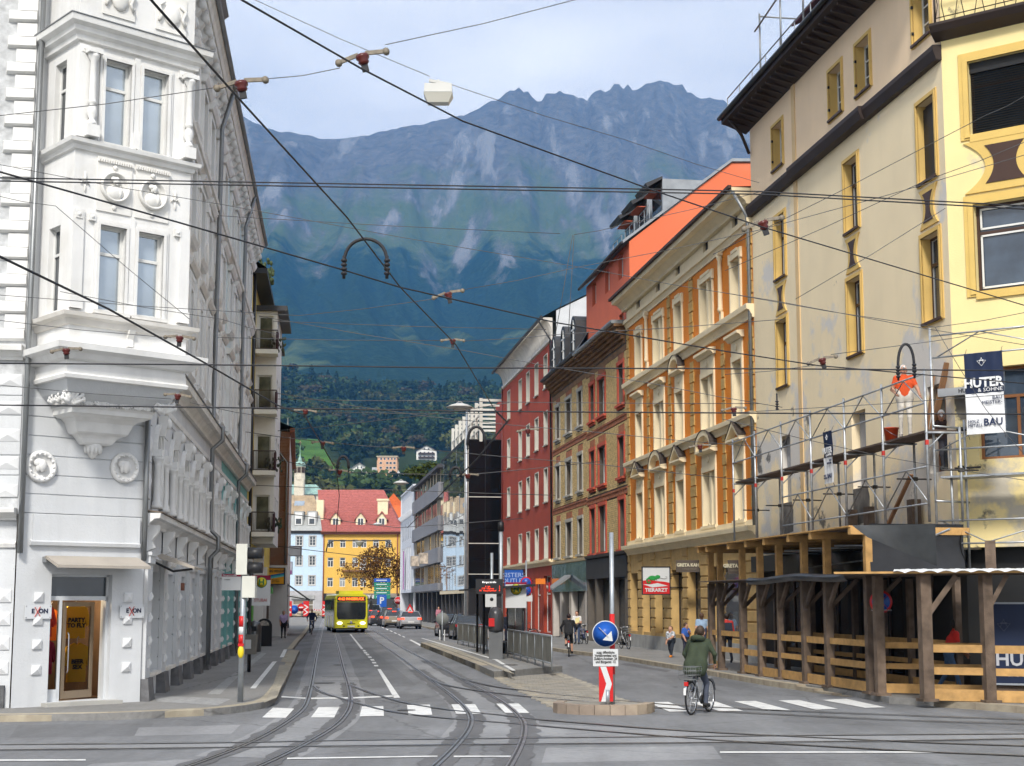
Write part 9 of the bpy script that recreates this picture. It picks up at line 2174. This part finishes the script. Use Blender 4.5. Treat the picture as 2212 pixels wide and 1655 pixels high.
o=thing('shop_awning','grey half-open awning with a red name plate on the brick house','awning',FB1[0].world(4.8,-.2,3.0),FB1[0].rot); MB().prism([(0,.9),(-1.1,.1),(-1.1,0),(0,.75)],0,2.0).build('cloth',pm('grey awning',(.22,.225,.23)),o); MB().box(.2,1.2,-1.16,-1.1,-.1,.45).build('name_plate',M_SRED,o); text('MAIR',.28,o,(.7,-1.18,.17),M_SWHITE)
# ---- far end of the street: barriers,signs,small tree
ye=205
def far_sign(name,label,px,py,kind,Y=ye,r=.45):
 p=at(px,py,Y); o=thing(name,label,'traffic sign',(p.x,Y,0)); MB().tube([(0,.05,0),(0,.05,p.z+.3)],.05,6).build('post',M_POLE,o)
 if kind == 'tri': MB().prism([(-.6,p.z-.45),(.6,p.z-.45),(0,p.z+.6)],-.02,.02,axis='y').build('panel',M_SRED,o); MB().prism([(-.38,p.z-.33),(.38,p.z-.33),(0,p.z+.33)],-.03,-.021,axis='y').build('field',M_SWHITE,o); MB().prism([(-.15,p.z-.28),(.2,p.z-.28),(.02,p.z+.05)],-.036,-.031,axis='y').build('symbol',M_BLACK,o)
 elif kind == 'P': board(o,-.62,.62,-.03,p.z-.9,p.z+.7,M_SBLUE,'panel'); text('P',1.2,o,(0,-.04,p.z-.1),M_SWHITE,bold=.03); MB().beam((-.4,-.04,p.z+.42),(0,-.04,p.z+.6),.01,.07,up=(0,1,0)).beam((.4,-.04,p.z+.42),(0,-.04,p.z+.6),.01,.07,up=(0,1,0)).build('roof_mark',M_SWHITE,o)
 elif kind == 'dir':
  for k,m_ in enumerate((M_SBLUE,)+(pm('direction green',(.02,.22,.14),bump=0),)*4): b_=board(o,-1.1,1.1,-.03,p.z+.9-k*.55,p.z+1.38-k*.55,m_,'panel'); link('line',MB().box(-.8,.6,-.036,-.031,p.z+1.08-k*.55,p.z+1.2-k*.55).mesh('line',M_SWHITE),b_)
 else:
  d=disc(o,0,0,p.z,r,kind)
  if kind[1] is M_SBLUE: link('arrow',MB().beam((-r*.5,-.01,p.z+r*.3),(r*.4,-.01,p.z-r*.2),.01,r*.2,up=(0,1,0)).mesh('arrow',M_SWHITE),d)
  if name == 'stop_sign': text('STOP',r*.62,d,(0,-.012,p.z),M_SWHITE,bold=.01)
  if name == 'no_entry_sign': link('bar',MB().box(-r*.65,r*.65,-.012,-.005,p.z-r*.15,p.z+r*.15).mesh('bar',M_SWHITE),d)
 return o
Zp=lambda x,y: ZP(x,y)
far_sign('direction_arrow_sign','blue round arrow sign at the road works',*ZP(792,1165),(M_SBLUE,M_SBLUE),r=.62); far_sign('no_entry_sign','red no-entry sign at the road works',*ZP(910,1130),(M_SRED,M_SRED),r=.55); far_sign('stop_sign','red stop sign before the white block',*ZR(697,1020),(M_SWHITE,M_SRED,.93),195,.55); far_sign('parking_sign','blue parking sign beyond the bus',*ZR(433,1010),'P',190); far_sign('direction_sign','stack of green and blue direction signs beside the rusty tree',*ZR(440,830),'dir',195); far_sign('roadworks_sign','red triangular roadworks sign above the silver car',*ZR(887,1175),'tri',135)
p=at(*ZP(975,1110),ye); o=thing('crossing_sign','square blue pedestrian crossing sign at the road works','traffic sign',(p.x,ye,0)); board(o,-.5,.5,0,p.z-.45,p.z+.45,M_SBLUE,'panel'); MB().tube([(0,.05,0),(0,.05,p.z)],.05,6).build('post',M_POLE,o); MB().prism([(-.3,p.z-.3),(.3,p.z-.3),(0,p.z+.3)],-.02,-.005,axis='y').build('symbol',M_SWHITE,o)
for i,(x,lab) in enumerate(((940,'red and white chevron barrier board left of the road worker'),(1250,'red and white chevron barrier board right of the road worker'),(660,'red and white chevron barrier board at the far left of the works'))):
 p=G(*ZP(x,1310)); o=thing('barrier_board',lab,'barrier',(p.x,ye,0),0,'road works barrier boards'); MB().box(-.4,.4,-.03,.03,.3,2.4).build('panel',M_SRED,o); [MB().add([(-.4,-.035,.5+.7*k),(.1,-.035,.85+.7*k),(-.4,-.035,1.2+.7*k),(-.15,-.035,1.2+.7*k),(.35,-.035,.85+.7*k),(-.15,-.035,.5+.7*k)],[(0,5,4,3,2,1)]).build('chevron',M_SWHITE,o) for k in range(2)]; MB().box(-.4,.4,-.2,.2,0,.3).build('foot',M_BLACK,o)
a,b=G(*ZP(600,1320)),G(*ZP(1300,1300)); o=thing('barrier_tape','red and white barrier tape across the street end','tape',(a.x,ye+1,0)); Lt=b.x-a.x
for k in range(24): MB().box(Lt*k/24,Lt*(k+1)/24,-.01,.01,1.15-.1*abs(math.sin(k*.55)),1.32-.1*abs(math.sin(k*.55))).build('segment',M_SRED if k % 2 else M_SWHITE,o)
o=thing('rubble_heap','low heap of building rubble behind the barriers','rubble',(a.x+Lt*.35,ye+4,0)); rr=random.Random(8); mb=MB(); [mb.ellipsoid((rr.uniform(-5,5),rr.uniform(-1,1),.2+rr.random()*.6),(rr.uniform(.4,.9),.5,rr.uniform(.2,.4)),6,5) for _ in range(40)]; mb.build('stones',pm('rubble',(.36,.3,.22),var=.3),o,kind='stuff')
def leaf_tree(name,label,base,h,rad,col,trunk=True,n=2600,seed=4,z0f=.3):
 o=thing(name,label,'tree',base); r=np.random.default_rng(seed)
 if trunk:
  mb=MB(); mb.tube([(0,0,0),(.1,0,h*.25),(0,.1,h*.5)],[.16,.12,.08],8)
  for k in range(9): A=k*.7; mb.tube([(.05,0,h*(.25+.03*k)),(rad*.5*math.cos(A),rad*.4*math.sin(A),h*(.45+.04*k)),(rad*.85*math.cos(A+.3),rad*.7*math.sin(A),h*(.55+.045*k))],[.06,.04,.015],5)
  mb.build('trunk',pm('bark',(.06,.04,.03),rough=.9),o)
 c=r.normal(0,1,(n,3)); c /= np.linalg.norm(c,axis=1)[:,None]; cl=r.normal(0,.5,(16,3)); c=c*(.28+.3*r.random((n,1)))+cl[r.integers(0,16,n)]; c=c*np.array([rad*.75,rad*.6,h*.26])+np.array([0,0,h*(z0f+.36)])
 u=r.normal(0,1,(n,3)); u /= np.linalg.norm(u,axis=1)[:,None]; v=np.cross(u,r.normal(0,1,(n,3))); v /= np.linalg.norm(v,axis=1)[:,None]; s=.13+.1*r.random((n,1)); q=np.stack([c-u*s,c+v*s*.6,c+u*s,c-v*s*.6],1).reshape(-1,3)
 link('crown',np_mesh('crown',q,np.arange(len(q)).reshape(-1,4),[leafmat(name+' leaf a',col),leafmat(name+' leaf b',tuple(x*.55 for x in col))],False,r.integers(0,2,n)),o); return o
p=at(*ZR(390,900),200); leaf_tree('street_tree','small rusty-brown autumn tree in front of the yellow house',(p.x,200,0),10.5,4.6,(.19,.09,.025))
p=at(888,1035,158); leaf_tree('roof_shrub','green and orange shrub on the grey block roof',(p.x+1.4,160,15.6),3.0,2.2,(.07,.09,.02),False,900,6,-.1)
p=at(*ZR(715,680),200); leaf_tree('street_tree','small brown tree half hidden by the white block',(p.x+.8,201,0),9.0,1.8,(.13,.07,.03),True,700,9)
# ================================================================== overhead line: wires,hangers,jumpers,lamps
M_WIRE=pm('dark wire',(.02,.02,.024),rough=.6,var=0,bump=0); M_SPAN=pm('grey steel rope',(.09,.09,.092),rough=.5,metal=.3,var=0,bump=0); M_INS=pm('red-brown insulator',(.09,.014,.012),rough=.3,var=.1,bump=0); M_ARM=pm('weathered arm',(.2,.17,.13),rough=.6,var=.3,scale=20,bump=0)
def wire(pts,r,mat,label,sag=0.0,group=None):
 """pts: picture column, row, distance; each stretch hangs a little"""
 P_=[at(*p) for p in pts]; q=[]
 for a,b in zip(P_,P_[1:]):
  n=max(2,min(10,int((b-a).length/2.5)))
  q += [a.lerp(b,k/n)-Vector((0,0,sag*4*(k/n)*(1-k/n))) for k in range(n)]
 q.append(P_[-1]); o=q[0].copy(); ob=MB().tube([p-o for p in q],r,5).build('overhead_wire',mat,None,o,label=label,cat='wire',group=group or 'overhead tram wires')
D_,T_=.009,.0048
for lab,pts in (('dark contact wire from the upper left corner down to the wire junction',((300,-30,7.6),(515,212,10),(750,470,13.5),(865,621,16.5),(985,745,20),(1070,887,27))),
     ('dark contact wire from the top edge falling to the right edge past the cream building',((505,-10,8),(780,148,9.5),(1000,262,11),(1410,411,13),(1645,490,14.5),(2230,665,17.5))),
     ('dark contact wire crossing the picture under the curved jumper',((-20,366,12),(390,482,14),(740,583,16),(865,621,16.6),(1200,697,18),(1566,759,20),(1768,790,21),(2230,830,22.5))),
     ('upper one of the dark cable pair across the whole picture',((-20,384,17),(1410,409,17),(1640,414,17),(2230,446,17))),('lower one of the dark cable pair across the whole picture',((-20,391,17.2),(1410,416,17.2),(1640,420,17.2),(2230,453,17.2))),
     ('level dark contact wire just above the wooded hill edge',((-20,785,21),(435,788,21),(1005,795,21),(1690,797,21),(2230,801,21))),('level dark contact wire through the oriel base and the wire junction',((-20,875,26),(600,882,26),(1070,889,26),(1690,893,26),(2230,895,26))),
     ('dark contact wire from the left edge curving over the left tram track',((-20,545,15),(235,668,18),(435,780,22),(600,876,27),(658,897,29),(726,1013,42),(733,1070,56),(726,1150,80))),
     ('dark contact wire from the wire junction towards the right-hand track',((1070,887,27),(1095,912,29),(1032,990,38),(960,1060,55),(880,1140,80)))):
 wire(pts,D_*max(.8,pts[len(pts) // 2][2]/17),M_WIRE,lab)
def place(px,py):
 n=('left picture edge',-1),('oriel',230),('white corner house',430),('teal house',545),('balcony house',640),('mountain' if py < 790 else 'wooded hill' if py < 1050 else 'yellow house',1070),('dark red house',1196),('brick houses',1360),('orange house',1642),('cream wall',2060),('right picture edge',9999)
 w_=next(a for a,b in n if px <= b)
 return ('sky' if py < 160 and w_ not in ('oriel','cream wall') else w_),('high ' if py < 330 else 'upper ' if py < 560 else 'middle ' if py < 760 else 'lower ' if py < 920 else 'low ')
seen={}
def span_label(pts):
 (a,h),(b,g)=place(*pts[0][:2]),place(*pts[-1][:2]); s='thin %sgrey span wire from the %s to the %s' % (h,a,b); seen[s]=seen.get(s,0)+1
 return s if seen[s] == 1 else s+(', next below' if seen[s] == 2 else ', lowest one')
for pts in (((-20,252,12),(475,188,12)),((570,171,12),(735,147,12)),((832,97,12),(1260,-5,12)),((540,-5,15),(928,165,15)),((975,183,15),(1350,302,17),(1640,395,19)),((-20,352,19),(486,443,19),(1250,577,19),(1674,650,19),(2230,748,19)),((470,466,24),(1210,505,24)),((1240,507,24),(1350,485,24),(1640,415,24)),((1237,508,24),(1200,722,24)),((1240,508,24),(1228,716,24)),
   ((-20,636,22),(645,682,22),(945,645,20)),((995,627,20),(1240,579,20),(1640,497,20),(2230,330,18)),((590,694,27),(1180,712,27)),((470,729,27),(960,736,27)),((1000,737,27),(1212,722,27),(1690,690,27)),((560,683,30),(1000,757,30),(1405,828,30),(1690,880,30)),((600,850,34),(918,899,34),(1300,935,34),(1640,965,34)),((600,862,38),(918,866,38),(1640,872,38)),((679,890,33),(1070,893,33)),((600,931,40),(918,897,38),(1100,870,36)),
   ((530,933,48),(684,953,48)),((713,956,48),(859,968,48)),((885,968,48),(1292,1003,48),(1640,1040,48)),((590,991,60),(716,1015,60)),((752,1020,60),(1007,1026,60),(1296,997,60)),((540,1048,70),(900,1060,70),(1200,1070,70)),((620,1110,85),(860,1140,85),(1130,1120,85)),((600,1180,90),(860,1210,95)),
   ((1566,809,22),(1762,789,22)),((1795,766,22),(2230,704,22)),((1566,633,20),(2020,707,20),(2230,672,20)),((1719,646,19),(2042,450,19)),((1540,550,18),(2126,251,16),(2230,198,15)),((1566,585,18),(2000,390,17),(2230,300,16)),((1582,892,24),(2230,848,24)),((1560,905,28),(1900,985,30),(2230,1040,30)),((2020,707,20),(2130,885,20),(2230,1000,20)),((-20,690,20),(370,730,20)),((-20,420,18),(120,445,18),(410,690,20)),((0,832,23),(370,862,23)),((410,870,24),(600,905,26)),((130,630,19),(480,690,21),(600,722,24))):
 wire(pts,T_*max(.8,pts[0][2]/20),M_SPAN,span_label(pts),.02)
def hanger(px,py,Y,tilt,lab,s=1.0):
 p=at(px,py,Y); o=thing('wire_hanger',lab,'wire hanger',p,0,'wire hangers with red-brown insulators'); o.rotation_euler=(0,-tilt,0); o.scale=(s,s,s)
 for k,sg in enumerate((-1,1)): link('arm',cached(('harm',k),lambda: MB().beam((sg*.03,0,.03),(sg*.2,0,.005),.02,.035).lathe([(.001,-.02),(.03,-.02),(.03,.02),(.001,.02)],(sg*.21,0,.0),8,axis='y').mesh('arm',M_ARM)),o)
 link('insulator',cached('hins',lambda: MB().lathe([(.02,.03),(.055,.02),(.06,-.01),(.04,-.03),(.05,-.045),(.03,-.07),(.001,-.075)],n=12).mesh('insulator',M_INS)),o); link('clamp',cached('hcl',lambda: MB().box(-.03,.03,-.015,.015,-.13,-.07).mesh('clamp',M_WIRE)),o)
for i,(px,py,Y,t,w_) in enumerate(((521,182,12,.18,'on the uppermost span wire near the white roof'),(783,124,12,.25,'on the uppermost span wire in the open sky'),(968,636,20,.25,'in front of the mountain forest beside the curved jumper'),(978,736,27,.0,'above the wooded hill in the picture centre'),(388,730,21,-.05,'in front of the oriel sill'),(143,757,21,.1,'in front of the oriel base cornice'),(384,855,24,-.1,'at the right end of the oriel corbel'),(660,888,29,-.08,'left of the hill over the balconies'),(697,957,48,-.05,'before the green meadow'),(872,968,48,.0,'before the wooded hill above the white block'),(734,1018,60,-.1,'above the yellow house roof'),(1648,483,15,.3,'at the edge of the orange and cream houses'),(1776,778,21,.25,'in front of the cream wall above the scaffold'),(1585,884,26,.1,'in front of the orange house at scaffold height'),(1010,1027,60,.05,'before the black glass building'),(1140,930,40,.1,'before the dark red house'),(1512,964,40,.1,'before the middle of the orange house'))): hanger(px,py,Y,t,'wire hanger with red-brown insulator '+w_,1.0 if Y < 30 else Y/30)
def jumper(lab,px0,py0,px1,py1,top,Y):
 a,b=at(px0,py0,Y),at(px1,py1,Y); h=at(px0,top,Y).z-a.z; o=thing('jumper_cable',lab,'cable',a,0,'curved jumper cables'); w_=b-a; n=14
 MB().tube([(w_.x*(.5-.5*math.cos(math.pi*k/n)),0,w_.z*k/n+h*math.sin(math.pi*k/n) ** .8) for k in range(n+1)],.02*max(1,Y/20),7).build('cable',M_WIRE,o)
 for q in (Vector(),w_):
  mb=MB(); [mb.lathe([(.02,0),(.035,.01),(.035,.03),(.02,.04)],(q.x,0,q.z-.12+.05*k),8) for k in range(4)]; mb.tube([(q.x,0,q.z-.16),(q.x,0,q.z+.1)],.018,6); mb.build('terminal',M_WIRE,o)
jumper('curved black jumper cable over the mountain forest',743,572,836,572,516,16); jumper('curved black jumper cable behind the builder on the scaffold',1940,800,1975,795,746,22); jumper('curved black jumper cable before the black glass building',1010,962,1048,962,922,45); jumper('small curved black jumper cable above the yellow house',729,1012,753,1012,986,55); jumper('smallest curved jumper cable before the mirror glass',972,1030,996,1030,1010,60)
p=at(1678,850,26); o=thing('wire_drop','short dark vertical drop wire with insulators before the cream wall','wire',p); MB().tube([(0,0,0),(0,0,-.3)],.015,6).build('rod',M_WIRE,o); mb=MB(); [mb.lathe([(.02,0),(.04,.015),(.02,.03)],(0,0,-.3+.045*k),8) for k in range(4)]; mb.build('insulator',M_WIRE,o)
p=at(947,205,15); o=thing('street_lantern','grey box lantern hanging from a wire in the sky','lamp',p); pg=pm('pale lamp housing',(.5,.5,.48),rough=.5,bump=0)
MB().frustum((0,0,.0),(.15,.1),(0,0,.1),(.145,.09)).build('housing',pg,o); MB().frustum((0,0,-.1),(.11,.06),(0,0,-.004),(.155,.1)).build('diffuser',pm('lamp diffuser',(.62,.6,.54),rough=.2,bump=0),o); MB().beam((-.1,0,.16),(.14,0,.11),.03).tube([(.0,0,.1),(.0,0,.17)],.012,5).build('hook',pg,o)
for lab,px,py,Y,r in (('white saucer street lamp before the hill above the black glass building',993,880,70,.66),('grey saucer street lamp before the white block',866,1044,110,.62),('pale saucer street lamp before a dormer of the red roof',816,1133,150,.55)):
 p=at(px,py,Y); o=thing('saucer_lamp',lab,'lamp',p,0,'saucer street lamps hanging on wires'); MB().lathe([(.001,.2),(r*.25,.19),(r*.6,.13),(r,.0),(r*.95,-.03),(r*.5,-.07),(.001,-.07)],n=24).build('shade',pg,o); MB().lathe([(.001,-.16),(r*.4,-.13),(r*.48,-.07)],n=20).build('lens',pm('lamp diffuser',(.62,.6,.54)),o); MB().tube([(-.15,0,.2),(-.05,0,.27),(.05,0,.27),(.15,0,.2)],.02,5).build('hook',pg,o)
p=at(777,1172,120); o=thing('pendant_lamp','pendant street lamp on an ornate wire arm before the yellow house','lamp',p); o.scale=(.53,)*3; MB().lathe([(.001,.15),(.4,.1),(.75,.2),(.7,.05),(.4,-.35),(.2,-.6),(.001,-.7)],n=18).build('shade',pg,o); MB().tube([(-5.2,0,-1.4),(-5.0,0,-.4),(-4.0,0,.3),(0,0,.25),(4.0,0,.3),(5.0,0,-.4),(5.2,0,-1.4)],.1,6).build('arm',M_WIRE,o)
for s_ in (-1,1): MB().tube([(s_*(4.7-.35*math.cos(t)),0,-.3+.35*math.sin(t)) for t in np.linspace(0,5,10)],.05,5).build('scroll',M_WIRE,o)
p=at(1007,1290,112); o=thing('arc_lamp_post','tall grey post beside the black glass corner','pole',(p.x,112,0)); MB().tube([(0,0,0),(0,0,17.5)],[.14,.09],8).build('post',M_POLE,o); MB().box(-.14,.14,-.14,.14,0,.9).build('base',M_POLE,o)
v=G(1082,1400,.2); o=thing('catenary_post','dark grey round post beside the dark red house','pole',v); h=at(1080,1138,v.y).z; MB().tube([(0,0,0),(0,0,h)],.1,10).build('post',M_POLE,o); MB().lathe([(.14,h-.4),(.14,h),(.001,h+.05)],n=10).build('cap',M_BLACK,o)
